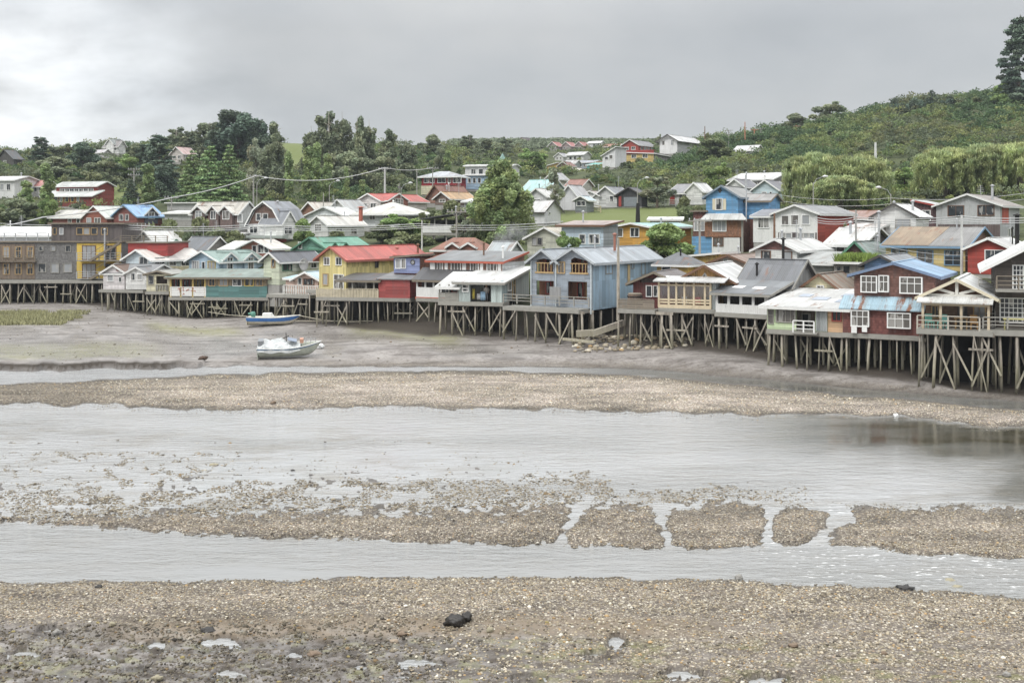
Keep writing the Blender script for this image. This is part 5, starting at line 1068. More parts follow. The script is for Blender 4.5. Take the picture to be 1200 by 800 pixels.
    h = g.math('ADD', g.math('MULTIPLY', g.math('SUBTRACT', 1.0, vd), gf), g.math('MULTIPLY', n2, .8)); h = g.math('ADD', h, g.math('MULTIPLY', n3, .35))
    bs = g.math('SUBTRACT', .9, g.math('MULTIPLY', A('wet'), .72))
    nd = g.n('Bump', {'Height': h, 'Distance': .09, 'Strength': bs}); link(g, nd.outputs[0], b.inputs['Normal'])
    return m
build_ground()
ground_piles()

# water: one sheet over the whole river
def water():
    m, g, b = newmat('shallow_river_water')
    P = g.n('NewGeometry').outputs['Position']
    mp = g.n('Mapping', {'Vector': P, 'Scale': (.55, 1.5, 1), 'Rotation': (0, 0, -.18)}).outputs[0]
    a1 = g.noise(mp, 1.3, 4, .6); a2 = g.noise(mp, 4.5, 4, .6); pat = g.noise(g.n('Mapping', {'Vector': P, 'Scale': (.5, 1.6, 1)}).outputs[0], .10, 4)
    h = g.math('ADD', a1, g.math('MULTIPLY', a2, .45))
    dep = g.n('Attribute', attribute_name='deep').outputs['Fac']; fo = g.n('Attribute', attribute_name='foam').outputs['Fac']
    col = g.mix(dep, (.37, .375, .375, 1), (.05, .045, .028, 1))
    col = g.mix(g.math('MULTIPLY', g.rng(pat, .46, .66), .55), col, (.235, .24, .235, 1))
    bed = g.noise(g.n('Mapping', {'Vector': P, 'Scale': (.5, 1.1, 1)}).outputs[0], .55, 6, .7); shl = g.n('Attribute', attribute_name='shallow').outputs['Fac']
    col = g.mix(g.math('MULTIPLY', g.math('MULTIPLY', g.rng(bed, .48, .66), shl), .5), col, (.20, .175, .135, 1))
    fm = g.math('MULTIPLY', fo, g.rng(g.math('ADD', a2, g.math('MULTIPLY', a1, .4)), .80, .92))
    col = g.mix(fm, col, (.8, .8, .8, 1))
    link(g, col, b.inputs['Base Color']); b.inputs['IOR'].default_value = 1.75
    link(g, g.math('ADD', .10, g.math('MULTIPLY', fm, .5)), b.inputs['Roughness'])
    stn = g.math('ADD', .16, g.math('MULTIPLY', g.rng(pat, .38, .62), .84)); stn = g.math('MULTIPLY', stn, g.math('SUBTRACT', 1.0, g.math('MULTIPLY', dep, .92)))
    nd = g.n('Bump', {'Height': h, 'Distance': .22, 'Strength': stn}); link(g, nd.outputs[0], b.inputs['Normal'])
    D = []; py = 850.0
    while py > 405: D.append(F*HC/(py-HY)); py -= 4
    xs = np.arange(-500, 1801, 12); D = np.array([10, 16, 22]+D); PX, DD = np.meshgrid(xs, D); X = ((PX-CX)*DD/F).ravel(); Y = DD.ravel(); px = PX.ravel(); py = HY+F*HC/Y
    a, za, bb, c, d, e, f, gg = zones(px)
    deep = np.maximum(sstep(760, 1060, px+60*(fbm(px/70, py/20, 5)-.5))*sstep(d-3, d+4, py)*sstep(d+66, d+26, py+18*(fbm(px/50, py/14, 6)-.5)), sstep(1090, 1200, px+70*(fbm(px/30, py/10, 7)-.5))*.75*sstep(e+2, e-6, py)*(py > d))
    deep = np.maximum(deep, .8*sstep(620, 760, px)*sstep(bb-8, bb, py)*sstep(c+4, c, py))
    deep = np.maximum(deep, .35*sstep(f-6, f+4, py)*(py < gg+6))
    foam = sstep(850, 960, px)*sstep(f-30, f-5, py)*sstep(gg+10, gg-20, py)+sstep(880, 900, px)*sstep(1010, 990, px)*(py > e)*(py < f+8)*.8
    nx, ny = len(xs), len(D); i = np.arange(nx*ny).reshape(ny, nx)
    Fa = np.stack([i[:-1, :-1], i[:-1, 1:], i[1:, 1:], i[1:, :-1]], -1).reshape(-1, 4)
    me = npmesh('water', np.stack([X, Y, 0*X], 1), Fa, m, smooth=True)
    shal = np.clip(sstep(620, 420, px)*(py > d+20)*(py < e+8)*sstep(d+10, d+50, py)*1.0+sstep(e-34, e-8, py)*(py < f)*.8+.35, 0, 1)
    for nm, v in (('deep', deep), ('shallow', shal), ('foam', np.clip(foam, 0, 1))):
        at = me.attributes.new(nm, 'FLOAT', 'POINT'); at.data.foreach_set('value', np.ascontiguousarray(v, np.float32))
    obj('water', me, None, None, 'structure')
water()

# stones of the gravel banks
PEB = tintmat('river_stone')
def icos():
    t = (1+5**.5)/2; v = np.array([(-1,t,0),(1,t,0),(-1,-t,0),(1,-t,0),(0,-1,t),(0,1,t),(0,-1,-t),(0,1,-t),(t,0,-1),(t,0,1),(-t,0,-1),(-t,0,1)], float)
    f = [(0,11,5),(0,5,1),(0,1,7),(0,7,10),(0,10,11),(1,5,9),(5,11,4),(11,10,2),(10,7,6),(7,1,8),(3,9,4),(3,4,2),(3,2,6),(3,6,8),(3,8,9),(4,9,5),(2,4,11),(6,2,10),(8,6,7),(9,8,1)]
    return v/np.linalg.norm(v[0]), np.array(f)
def stones(name, label, X, Y, Z, S, tint, mat=PEB, cat='stones', flat=.62):
    bv, bf = icos(); n = len(X); sc = np.stack([S*rng.uniform(.7, 1.3, n), S*rng.uniform(.7, 1.2, n), S*rng.uniform(.35, .8, n)*flat/.62], 1)
    ang = rng.uniform(0, 6.28, n); jit = rng.uniform(.75, 1.22, (n, 12, 1))
    V = bv[None]*jit*sc[:, None, :]; ca, sa = np.cos(ang)[:, None], np.sin(ang)[:, None]
    V = np.stack([V[..., 0]*ca-V[..., 1]*sa, V[..., 0]*sa+V[..., 1]*ca, V[..., 2]], -1)+np.stack([X, Y, Z], 1)[:, None, :]
    Fa = (bf[None]+12*np.arange(n)[:, None, None]).reshape(-1, 3)
    me = npmesh(name, V.reshape(-1, 3), Fa, mat, np.repeat(tint, 12, 0)); o = obj(name, me, None); tag(o, label, cat, None, 'stuff'); return o
def stint(n):
    pal = np.array([(.40,.34,.245),(.28,.235,.165),(.18,.15,.11),(.58,.53,.43),(.34,.305,.255),(.42,.29,.15),(.09,.076,.06),(.47,.41,.31),(.70,.66,.57)])
    k = rng.choice(len(pal), n, p=[.24,.2,.13,.08,.14,.05,.05,.08,.03]); return pal[k]*rng.uniform(.75, 1.25, (n, 1))
def samp(n, x0, x1, d0, d1):
    px = rng.uniform(x0, x1, n); D = np.sqrt(rng.uniform(d0*d0, d1*d1, n)); return (px-CX)*D/F, D
def scatter():
    outs = []
    for (n, x0, x1, d0, d1, smin, smax) in ((130000, -60, 1260, 24.5, 40, .013, .062), (120000, -60, 1260, 38, 56, .016, .058), (90000, -80, 1280, 58, 92, .024, .072)):
        X, Y = samp(n, x0, x1, d0, d1); z, px, py, s = ground(X, Y, True); a, za, b, c, d, e, f, g = zones(px)
        n1 = fbm(px/26, py/7, 61, 4); n2 = fbm(px/60, py/14, 71, 3); n3 = fbm(px/9, py/3.5, 81, 3)
        dens = np.zeros(n)
        dens = np.maximum(dens, ((py > c+1) & (py < d+6))*(.25+.6*sstep(.36, .56, n1)))
        low = sstep(1000, 760, px)*(py > 505)*(py < e+4)          # shallows with scattered clumps
        dens = np.maximum(dens, low*np.where(py > e-36, .95*sstep(.44, .56, n1+.16*sstep(e-36, e, py)), .8*sstep(.56, .66, n3)*sstep(.42, .56, n2)*sstep(420, 160, px)+.05*sstep(.5, .6, n3)))
        dens = np.maximum(dens, ((py > e-3) & (py < f+1))*(.3+.6*sstep(.34, .52, n1)))
        for gp in GAPS:
            dd = np.minimum.reduce([dseg(px, py, gp[i], gp[i+1]) for i in range(3)])+(fbm(px/9, py/5, 17, 3)-.5)*10; dens *= 1-.88*np.exp(-(dd/gp[4])**4)*(py > e-20)*(py < f+20)
        band = (py > g-1)*sstep(g+62, g+34, py)*(.25+.65*sstep(.33, .52, n1+.1*sstep(g+20, g, py)))
        rightg = (py > g)*sstep(480, 800, px+90*(n2-.5))*(.12+.85*sstep(.40, .58, n1))*(1-.88*np.exp(-((py-g-54-8*(n2-.5))/13)**2)*sstep(960, 760, px+120*(n1-.5)))
        sparse = (py > g+46)*(.16+.7*sstep(.50, .62, n1))
        dens = np.maximum.reduce([dens, band, rightg, sparse])*(z > -.13)
        k = rng.uniform(0, 1, n) < dens
        X, Y, z, px, py, g = X[k], Y[k], z[k], px[k], py[k], g[k]; n = len(X)
        S = smin+(smax-smin)*rng.beta(.9, 4.0, n)*1.25; S = S*np.where((low[k] > .1) & (py < e[k]), 1.75, 1.0); t = stint(n)
        m = (py > g+50) & (px < 520+120*(rng.uniform(0, 1, n)-.5)); t[m] *= .42; S[m] *= 1.25
        barm = (py > c[k]+2) & (py < d[k]-3) & (px > 120); t[barm] *= np.array((1.5, 1.54, 1.58)); wetm = z < .02; t[wetm] *= .62
        outs.append((X, Y, np.where((z < .0) & (z > -.13) & (py < e[k]+2), np.maximum(z, -S*.22), z)+S*.06, S, t))
    for (n, x0, x1, d0, d1, s0, s1, mode) in ((9000, 420, 1280, 25, 37, .035, .095, 0), (5000, -60, 760, 25, 34, .03, .10, 1), (2600, -60, 1150, 86, 140, .06, .20, 2), (5000, -60, 1260, 60, 92, .05, .13, 3)):
        X, Y = samp(n, x0, x1, d0, d1); z, px, py, s = ground(X, Y, True); a, za, b, c, d, e, f, g = zones(px); n1 = fbm(px/34, py/10, 61, 4); n3 = fbm(px/16, py/5, 83, 3); q = rng.uniform(0, 1, n)
        k = [(py > g+2) & (q < .12+.75*sstep(.44, .6, n1)), (py > g+44) & (q < .12+.8*sstep(.48, .6, n3)), (py > a+2) & (py < b-3) & (s < 2) & (q < .06+.6*sstep(.56, .68, n3)), (py > c+2) & (py < d) & (q < .08+.6*sstep(.50, .62, n1))][mode]
        X, Y, z = X[k], Y[k], z[k]; n = len(X); S = s0+(s1-s0)*rng.beta(.9, 4.5, n); t = stint(n)*(1.15, .55, .45, 1.35)[mode]
        if mode == 1: m_ = rng.uniform(0, 1, n) < .06; t[m_] = np.array((.34, .28, .12))
        outs.append((X, Y, z+S*.12, S, t))
    A = [np.concatenate([o[i] for o in outs]) for i in range(5)]
    stones('gravel', 'grey and beige pebbles covering the gravel banks and shallows', *A)
scatter()
# rubble under the stilts in the middle
X, Y = samp(420, 672, 812, 93, 103); z = ground(X, Y); s_ = behind(X, Y); k = (s_ < 3.0) & (s_ > -6); n = int(k.sum())
stones('rubble', 'pale rubble stones lying under the stilts of the gabled restaurant', X[k], Y[k], z[k]+.05, rng.uniform(.10, .38, n)**1.1, stint(n)*1.05)
# ------------------------------------------------------------------ trees
L_DK = leafmat('dark_needles', (0.113, 0.158, 0.113), .15); L_EU = leafmat('olive_leaves', (0.232, 0.266, 0.169)); L_GR = leafmat('green_leaves', (0.243, 0.328, 0.124)); L_SP = leafmat('spruce_needles', (0.209, 0.299, 0.136), .15)
L_WI = leafmat('willow_leaves', (.43, .49, .25), .38); L_GY = leafmat('grey_green_leaves', (0.316, 0.339, 0.237)); L_PO = leafmat('poplar_leaves', (0.311, 0.390, 0.181), .32); L_SH = leafmat('shrub_leaves', (.185, .218, .112))
BARK = paint((.13, .105, .08), .9); BARKP = paint((.36, .33, .28), .85)
def leaves(name, cen, rad, n, size, mat, up=.0, asp=.6, tv=.28, hang=False, fill=.5):
    """n leaf sprays spread through ellipsoid clumps (cen, rad)"""
    cen = np.array(cen, float); rad = np.array(rad, float); w = rad.prod(1)**.67; k = rng.choice(len(cen), n, p=w/w.sum())
    d = rng.normal(size=(n, 3)); d /= np.linalg.norm(d, axis=1)[:, None]; r = rng.uniform(fill, 1.04, (n, 1))**.7
    p = cen[k]+d*r*rad[k]
    nn = d*.6+rng.normal(size=(n, 3))*.7+np.array([0, 0, up]); nn /= np.linalg.norm(nn, axis=1)[:, None]
    t = np.cross(nn, rng.normal(size=(n, 3))) if not hang else np.cross(np.cross(nn, [0, 0, 1.0]), nn)+np.array([0, 0, -.6]); t /= np.linalg.norm(t, axis=1)[:, None]+1e-9
    bt = np.cross(nn, t); s = (size*rng.uniform(.55, 1.35, n))[:, None]
    A = t*s*(2.2 if hang else 1); B = bt*s*asp*(.6 if hang else 1)
    V = np.stack([p-A, p-A*.1+B, p+A, p+A*.1-B], 1).reshape(-1, 3); Fa = np.arange(4*n).reshape(n, 4)
    ct = rng.uniform(1-tv, 1+tv, (len(cen), 1))*np.array([1, 1, 1])+rng.uniform(-.10, .14, (len(cen), 1))*np.array([1.0, .35, -.1])
    tint = np.clip(ct[k]*rng.uniform(.72, 1.28, (n, 1)), .2, 2.2)
    return npmesh(name, V, Fa, mat, np.repeat(tint, 4, 0))
def trunkmesh(H, r, limbs, mat, lean=.0, seed=0):
    R = random.Random(seed); m = MB(); pts = [(lean*H*(t**2)+R.uniform(-.02, .02)*H*t, R.uniform(-.02, .02)*H*t, H*t-(.6 if t == 0 else 0)) for t in (0, .25, .5, .75, .97)]
    m.tube(pts, [r*1.25, r, r*.75, r*.45, r*.12], 7)
    for i in range(limbs):
        t = R.uniform(.25, .85); a = R.uniform(0, 6.28); l = H*R.uniform(.12, .28)*(1.15-t); j = min(3, int(t*4)); f = t*4-j
        b = Vector(pts[j]).lerp(Vector(pts[j+1]), f); e = b+Vector((math.cos(a)*l, math.sin(a)*l, l*.55)); m.tube([b, b.lerp(e, .5)+Vector((0, 0, -.05*l)), e], [r*.38, r*.25, r*.06], 5)
    me = bpy.data.meshes.new('trunk'); me.from_pydata(m.v, [], m.f); me.materials.append(mat); me.update(); return me
PROTO = {}
def rp(a): return rng.uniform(-a, a)
def mk(kind, var):
    key = (kind, var)
    if key in PROTO: return PROTO[key]
    C, R = [], []; 
    if kind == 'eucalyptus':
        H, w = 20, 8
        for j in range(3+var%2):
            ax, ay = rp(2.8), rp(2.0); top = rng.uniform(.8, 1)
            for i in range(17):
                t = rng.uniform(.2, 1)*top; sp = 3.0*(1.18-t); C.append((ax*t*1.2+rp(sp), ay*t+rp(sp), H*t-.8)); q = rng.uniform(.7, 1.45)*(1.3-.4*t); R.append((q, q, q*rng.uniform(.9, 1.4)))
        le = leaves(kind, C, R, 7500, .40, L_EU, fill=.35); tr = trunkmesh(H, .3, 9, BARKP, rp(.05), var)
    elif kind == 'cypress':
        H, w = 16, 9
        for i in range(64):
            t = rng.uniform(.03, .93); rr = 4.6*(1-max(0, t-.5)**2*3.0); a = rng.uniform(0, 6.28); d = rr*rng.uniform(.3, .9); q = rng.uniform(1.0, 1.9)*(1.15-.4*t); C.append((d*math.cos(a), d*math.sin(a), H*t)); R.append((q, q, q*1.15))
        le = leaves(kind, C, R, 13000, .36, L_DK, fill=.4, tv=.35); tr = trunkmesh(H, .4, 6, BARK, 0, var)
    elif kind == 'spruce':
        H, w = 16, 9
        for i in range(17):
            t = .05+.93*i/17; rr = 4.4*(1-t)**.85+.25
            for j in range(max(3, int(8*(1-t)+3))):
                a = j*6.28/max(3, int(8*(1-t)+3))+i*1.1+rp(.3); d = rr*rng.uniform(.45, .95); C.append((d*math.cos(a), d*math.sin(a), H*t-d*.10+rp(.15))); R.append((rr*.30+.2, rr*.30+.2, .28+.12*(1-t)))
        le = leaves(kind, C, R, 11000, .32, L_SP, up=.7, tv=.3, fill=.2); tr = trunkmesh(H, .3, 4, BARK, 0, var)
    elif kind == 'pine':
        H, w = 20, 10
        for i in range(15):
            t = .10+.86*i/15; rr = 4.8*(1-.72*t)+rp(.6)
            for j in range(6):
                a = rng.uniform(0, 6.28); d = rr*rng.uniform(.35, .95); C.append((d*math.cos(a), d*math.sin(a), H*t+d*.14+rp(.2))); R.append((1.15*(1.15-.5*t), 1.15*(1.15-.5*t), .5))
        le = leaves(kind, C, R, 11500, .34, L_DK, up=.4, tv=.4, fill=.2); tr = trunkmesh(H, .42, 14, BARK, 0, var)
    elif kind == 'poplar':
        H, w = 12, 3.2
        for i in range(34):
            t = rng.uniform(.05, .97); rr = 1.35*math.sin(math.pi*min(.96, t*.8+.14))**.8; a = rng.uniform(0, 6.28); d = rr*rng.uniform(.1, .8); q = rng.uniform(.42, .75); C.append((d*math.cos(a), d*math.sin(a), H*t)); R.append((q, q, q*1.7))
        le = leaves(kind, C, R, 5200, .27, L_PO, fill=.35); tr = trunkmesh(H, .18, 5, BARK, 0, var)
    elif kind == 'bushy_tree':
        H, w = 12, 8
        for i in range(150):
            t = rng.uniform(.02, .97); rr = 3.7*math.sin(math.pi*min(.93, t*.62+.27))**.75*(1 if t < .6 else 1-.55*(t-.6)/.4); a = rng.uniform(0, 6.28); d = rr*rng.uniform(.3, 1); q = rng.uniform(.5, 1.0); C.append((d*math.cos(a), d*math.sin(a), H*t)); R.append((q, q, q*1.35))
        le = leaves(kind, C, R, 34000, .20, L_PO, fill=.35, tv=.33); tr = trunkmesh(H, .3, 10, BARK, 0, var)
    elif kind == 'willow':
        H, w = 11, 10.5
        for i in range(60):
            a = rng.uniform(0, 6.28); u_ = rng.uniform(0, 1); el = math.acos(1-u_*.97); rr = 5.0; x, y, z = rr*math.sin(el)*math.cos(a), rr*math.sin(el)*math.sin(a), 6.0+4.4*math.cos(el); q = rng.uniform(.7, 1.3)
            C.append((x, y, z)); R.append((q, q, q*.8))
            for k in range(4): 
                dz = rng.uniform(.5, min(z-.5, 5.5)); C.append((x*1.06+rp(.3), y*1.06+rp(.3), z-dz)); R.append((q*.45, q*.45, q*1.1))
        le = leaves(kind, C, R, 26000, .21, L_WI, hang=True, tv=.26, fill=.3); tr = trunkmesh(H*.8, .5, 9, BARK, 0, var)
    elif kind == 'thin_tree':
        H, w = 9, 5
        for i in range(22):
            t = rng.uniform(.25, 1); a = rng.uniform(0, 6.28); d = 2.2*rng.uniform(.1, 1)*(1.2-t*.7); q = rng.uniform(.35, .75); C.append((d*math.cos(a), d*math.sin(a), H*t)); R.append((q, q, q*1.3))
        le = leaves(kind, C, R, 3600, .21, L_GY, fill=.3); tr = trunkmesh(H, .16, 10, BARK, 0, var)
    elif kind == 'bush':
        H, w = 3, 5
        for i in range(20):
            a = rng.uniform(0, 6.28); d = 2.2*math.sqrt(rng.uniform(0, 1)); q = rng.uniform(.5, .9); C.append((d*math.cos(a), d*math.sin(a), rng.uniform(.3, 2.5*(1.1-.25*d)))); R.append((q, q, q*.9))
        le = leaves(kind, C, R, 4000, .20, L_SH, fill=.4); tr = trunkmesh(2.2, .1, 6, BARK, 0, var)
    else:   # broadleaf
        H, w = 9, 8.5
        for i in range(34):
            t = rng.uniform(.18, .95); rr = 3.7*math.sin(math.pi*min(.95, t*.8+.16))**.7; a = rng.uniform(0, 6.28); d = rr*rng.uniform(.2, .95); q = rng.uniform(.7, 1.35); C.append((d*math.cos(a), d*math.sin(a), H*t)); R.append((q, q, q*.85))
        le = leaves(kind, C, R, 9000, .28, L_GR, fill=.4); tr = trunkmesh(H*.85, .25, 9, BARK, 0, var)
    PROTO[key] = (le, tr, H, w); return PROTO[key]
tcount = {}
def tree(kind, label, px, ytop, wpx, D, mat=None, group=None, name=None, ybase=None, var=None):
    n = tcount.get(kind, 0); tcount[kind] = n+1
    le, tr, H, w = mk(kind, n % 2 if var is None else var)
    X = (px-CX)*D/F; zt = HC+(HY-ytop)*D/F; zg = float(ground(np.array([X]), np.array([D]))[0])
    if ybase is not None: zg = min(zg, HC+(HY-ybase)*D/F) if False else zg
    hh = max(zt-zg, 1.5); nm = name or {'cypress': 'cypress_tree', 'eucalyptus': 'eucalyptus_tree', 'spruce': 'spruce_tree', 'pine': 'pine_tree', 'poplar': 'poplar_tree', 'willow': 'willow_tree', 'bush': 'bush', 'broadleaf': 'broadleaf_tree'}.get(kind, kind)
    o = empty(nm, (X, D, zg-.1), random.uniform(0, 6.28), label, 'bush' if nm == 'bush' else 'tree', group)
    sx = 1.12*wpx*D/F/w
    for part, me in (('crown', le), ('trunk', tr)):
        c = bpy.data.objects.new(part, me); COL.objects.link(c); c.parent = o; c.scale = (sx, sx, hh/H)
        if part == 'crown' and mat: c.material_slots[0].link = 'OBJECT'; c.material_slots[0].material = mat
    TREES.append((X, D)); return o
TREES = []
SK = 'trees along the left skyline'
for k, l, x, y, w, D, *r in [
 ('pine', 'flat topped dark tree right of the black cabin on the left skyline', 48, 158, 34, 292),
 ('broadleaf', 'dark round tree between the flat topped tree and the dormer house', 74, 168, 30, 296, L_EU), ('broadleaf', 'wide dark green tree just left of the dormer house', 97, 167, 38, 285, L_DK), ('bush', 'pale green shrub on the crest below the dormer house', 118, 186, 40, 268),
 ('broadleaf', 'low grey green tree on the slope under the left skyline', 122, 185, 46, 258, L_EU), ('broadleaf', 'olive tree beside the dormer house on its right', 160, 168, 26, 300, L_EU), ('pine', 'big layered dark pine left of the pink roofed house', 186, 154, 48, 262), ('pine', 'second dark pine leaning on the big layered one, lower and to its left', 168, 166, 28, 266),
 ('eucalyptus', 'reddish green tall tree above the pink roofed house', 207, 147, 26, 315), ('eucalyptus', 'tall tree directly left of the great dark crown on the skyline', 224, 148, 26, 318), ('cypress', 'tall dark tree half hidden by the great dark crown', 246, 142, 36, 310, L_EU), ('cypress', 'great dark blue green crown, the highest mass on the left skyline', 280, 128, 56, 300), ('cypress', 'dark shoulder joined to the right of the great dark crown', 303, 138, 26, 298), ('eucalyptus', 'slender oval tree standing right of the great dark crown', 325, 140, 26, 300, L_EU),
 ('spruce', 'left spruce of three bright ones below the skyline', 226, 172, 40, 214), ('spruce', 'middle spruce of three bright ones below the skyline, the broadest', 246, 166, 48, 210), ('spruce', 'right spruce of three bright ones below the skyline', 269, 165, 38, 212), ('broadleaf', 'grey green tree right of the three spruces', 300, 162, 32, 236, L_GY), ('cypress', 'brownish dark tree behind the pole with the lamp', 319, 165, 32, 230, L_EU),
 ('poplar', 'slim poplar left of the yellow grass clearing', 338, 180, 14, 224), ('poplar', 'pale poplar in front of the eucalyptus row, leftmost of three', 362, 174, 18, 222), ('poplar', 'pale poplar in front of the eucalyptus row, tallest of three', 371, 171, 18, 226), ('poplar', 'pale poplar in front of the eucalyptus row, rightmost of three', 383, 182, 17, 222),
 ('eucalyptus', 'gappy eucalyptus at the left end of the tall row', 366, 145, 28, 268), ('eucalyptus', 'tallest eucalyptus of the row, second from its left end', 386, 127, 34, 262), ('eucalyptus', 'eucalyptus with a bare pale stem in the middle of the tall row', 401, 127, 24, 265), ('eucalyptus', 'narrow eucalyptus right of the bare stemmed one', 418, 133, 24, 262), ('eucalyptus', 'eucalyptus with sky showing through, fourth from the left end', 433, 137, 26, 266), ('eucalyptus', 'lower eucalyptus near the right end of the tall row', 452, 149, 28, 262),
 ('eucalyptus', 'short eucalyptus closing the tall row on the right', 475, 161, 28, 278), ('broadleaf', 'dark understorey tree beneath the middle of the eucalyptus row', 410, 178, 46, 256, L_EU), ('broadleaf', 'dark understorey tree beneath the right end of the eucalyptus row', 446, 178, 46, 256, L_EU), ('bush', 'wide dark bush at the foot of the eucalyptus row', 470, 200, 44, 250),
 ('poplar', 'yellowish thin poplar under the eucalyptus row', 406, 197, 9, 222), ('poplar', 'small pointed poplar under the eucalyptus row on the right', 424, 211, 12, 220),
 ('broadleaf', 'round crowned dark tree alone on the middle skyline', 507, 158, 30, 340, L_EU), ('cypress', 'dark pointed tree below the round crowned one on its right', 516, 172, 14, 300, L_EU), ('poplar', 'green pointed tree beside the dark pointed one', 525, 178, 12, 298), ('eucalyptus', 'double topped tall tree, left of two on the middle skyline', 551, 157, 20, 350), ('eucalyptus', 'tall tree with a leaning top, right of two on the middle skyline', 571, 160, 18, 355), ('broadleaf', 'small dark tree at the left foot of the far hill', 593, 160, 16, 370, L_EU), ('broadleaf', 'low dark tree between the two tall middle skyline trees and the far hill', 583, 168, 22, 340, L_EU),
 ('broadleaf', 'bright dense round tree left of the orange yellow house', 623, 174, 40, 298), ('bushy_tree', 'big bushy tree standing by the red brown brick house, the largest in the town', 587, 191, 70, 139), ('thin_tree', 'thin pale birch left of the big bushy tree', 545, 243, 34, 138), ('thin_tree', 'grey green airy tree before the blank white gable', 650, 200, 26, 176),
 ('poplar', 'leftmost of the two pointed trees in front of the faded red roof', 30, 213, 20, 200), ('poplar', 'taller of the two pointed trees in front of the faded red roof', 54, 194, 20, 205), ('poplar', 'pointed tree standing alone right of the red lodge', 174, 194, 22, 212), ('bush', 'round yellow green bush behind the red lodge', 80, 202, 20, 232), ('bush', 'yellow green bush at the far left edge under the white house', 6, 240, 36, 196), ('broadleaf', 'dark tree between the white house and the hotel roof', 24, 232, 44, 194, L_EU), ('broadleaf', 'green tree at the foot of the taller pointed tree', 58, 228, 26, 192),
 ('spruce', 'blue green spruce left of the lone pointed tree', 154, 208, 26, 216, L_DK), ('cypress', 'dark tree behind the lone pointed tree', 190, 190, 34, 236), ('broadleaf', 'dark tree on the left slope beneath the flat topped tree', 62, 184, 50, 262, L_EU), ('broadleaf', 'mid green tree on the left slope beneath the dormer house', 150, 180, 38, 264), ('bush', 'grey green scrub on the left slope above the red lodge', 100, 200, 50, 246),
 ('bush', 'wide green bush left of the dark shingled house', 188, 250, 60, 158), ('bush', 'green bush in front of the dark shingled house', 228, 251, 56, 157), ('bush', 'bush running along the right part of the shingled house', 262, 262, 40, 155), ('broadleaf', 'small green tree beside the white mansard house', 356, 256, 26, 150), ('bush', 'bush above the green tin roof', 392, 268, 50, 149), ('broadleaf', 'leafy tree left of the raised carport', 470, 250, 56, 151), ('broadleaf', 'light green tree in front of the white hipped bungalow', 447, 262, 32, 149, L_SH), ('bush', 'grassy green bush above the red roof of the yellow house', 480, 268, 56, 146), ('bush', 'round green bushes below the orange tan roof', 518, 233, 56, 172), ('bush', 'dark hedge behind the carport', 520, 246, 34, 164), ('bush', 'low shrub right of the big white hipped roof', 497, 247, 24, 168),
 ('broadleaf', 'dark leafy bush in front of the pale blue house', 665, 270, 34, 117), ('broadleaf', 'large spreading bush half hiding the orange house', 778, 262, 74, 117, L_GR), ('bush', 'second lower bush left of the one hiding the orange house', 750, 284, 34, 116), ('thin_tree', 'tree growing among the cottages beside the black garage', 770, 208, 44, 184), ('bush', 'clipped round hedge bush left of the tall blue house', 808, 228, 38, 166), ('broadleaf', 'dark green tree behind the twin gabled cottage', 842, 190, 36, 206), ('broadleaf', 'tree right of the white ridge house', 838, 162, 46, 286, L_SH), ('bush', 'bush under the white ridge house', 812, 186, 50, 276), ('bush', 'shrub on the ridge left of the tall poles', 826, 155, 20, 318), ('bush', 'shrub on the ridge among the tall poles', 866, 155, 26, 322), ('broadleaf', 'dark tree just left of the white ridge house', 772, 157, 11, 318, L_EU), ('bush', 'hedge below the yellow ridge house', 744, 184, 30, 278),
 ('broadleaf', 'rounded dark tree with the orange pole on the right ridge', 932, 133, 34, 322, L_EU), ('broadleaf', 'larger tree on the ridge right of the orange pole', 972, 119, 42, 318, L_EU), ('bush', 'low dark shrubs right of the larger ridge tree', 1003, 130, 22, 318), ('bush', 'dark shrub on the right ridge, left part of a group', 1052, 113, 26, 314, L_DK), ('bush', 'dark shrub on the right ridge, middle of a group', 1074, 111, 24, 312, L_DK), ('spruce', 'small pointed conifer on the right ridge', 1092, 104, 20, 310, L_DK), ('bush', 'dark shrub right of the small pointed conifer', 1112, 112, 24, 308, L_DK), ('bush', 'shrub near the foot of the great pine', 1146, 112, 28, 304), ('pine', 'great dark pine at the right edge of the picture', 1193, 14, 58, 290), ('broadleaf', 'lighter bush at the foot of the great pine', 1177, 98, 32, 292),
 ('willow', 'left weeping willow of the left pair, fullest', 953, 178, 64, 168), ('willow', 'right weeping willow of the left pair, above the white gabled house', 1003, 180, 70, 166), ('willow', 'weeping willow between the lamp and the big grey house, lowest', 985, 205, 66, 156), ('willow', 'left weeping willow above the big grey house', 1110, 172, 70, 172), ('willow', 'weeping willow above the roof ridge of the big grey house', 1152, 168, 66, 170), ('willow', 'weeping willow at the right edge above the grey house', 1195, 166, 66, 168), ('bush', 'round bush under the left willow', 925, 232, 44, 155), ('broadleaf', 'dark tree between the two willow groups', 1060, 196, 50, 180, L_GR), ('bush', 'bush beneath the dark tree between the willows', 1062, 228, 44, 160), ('bush', 'small bush beside the red side wall', 990, 258, 14, 118), ('bush', 'pale shrub beside the beige gabled house', 640, 284, 16, 116)]:
    tree(k, l, x, y, w, D, r[0] if r else None, 'trees and bushes on the slope')

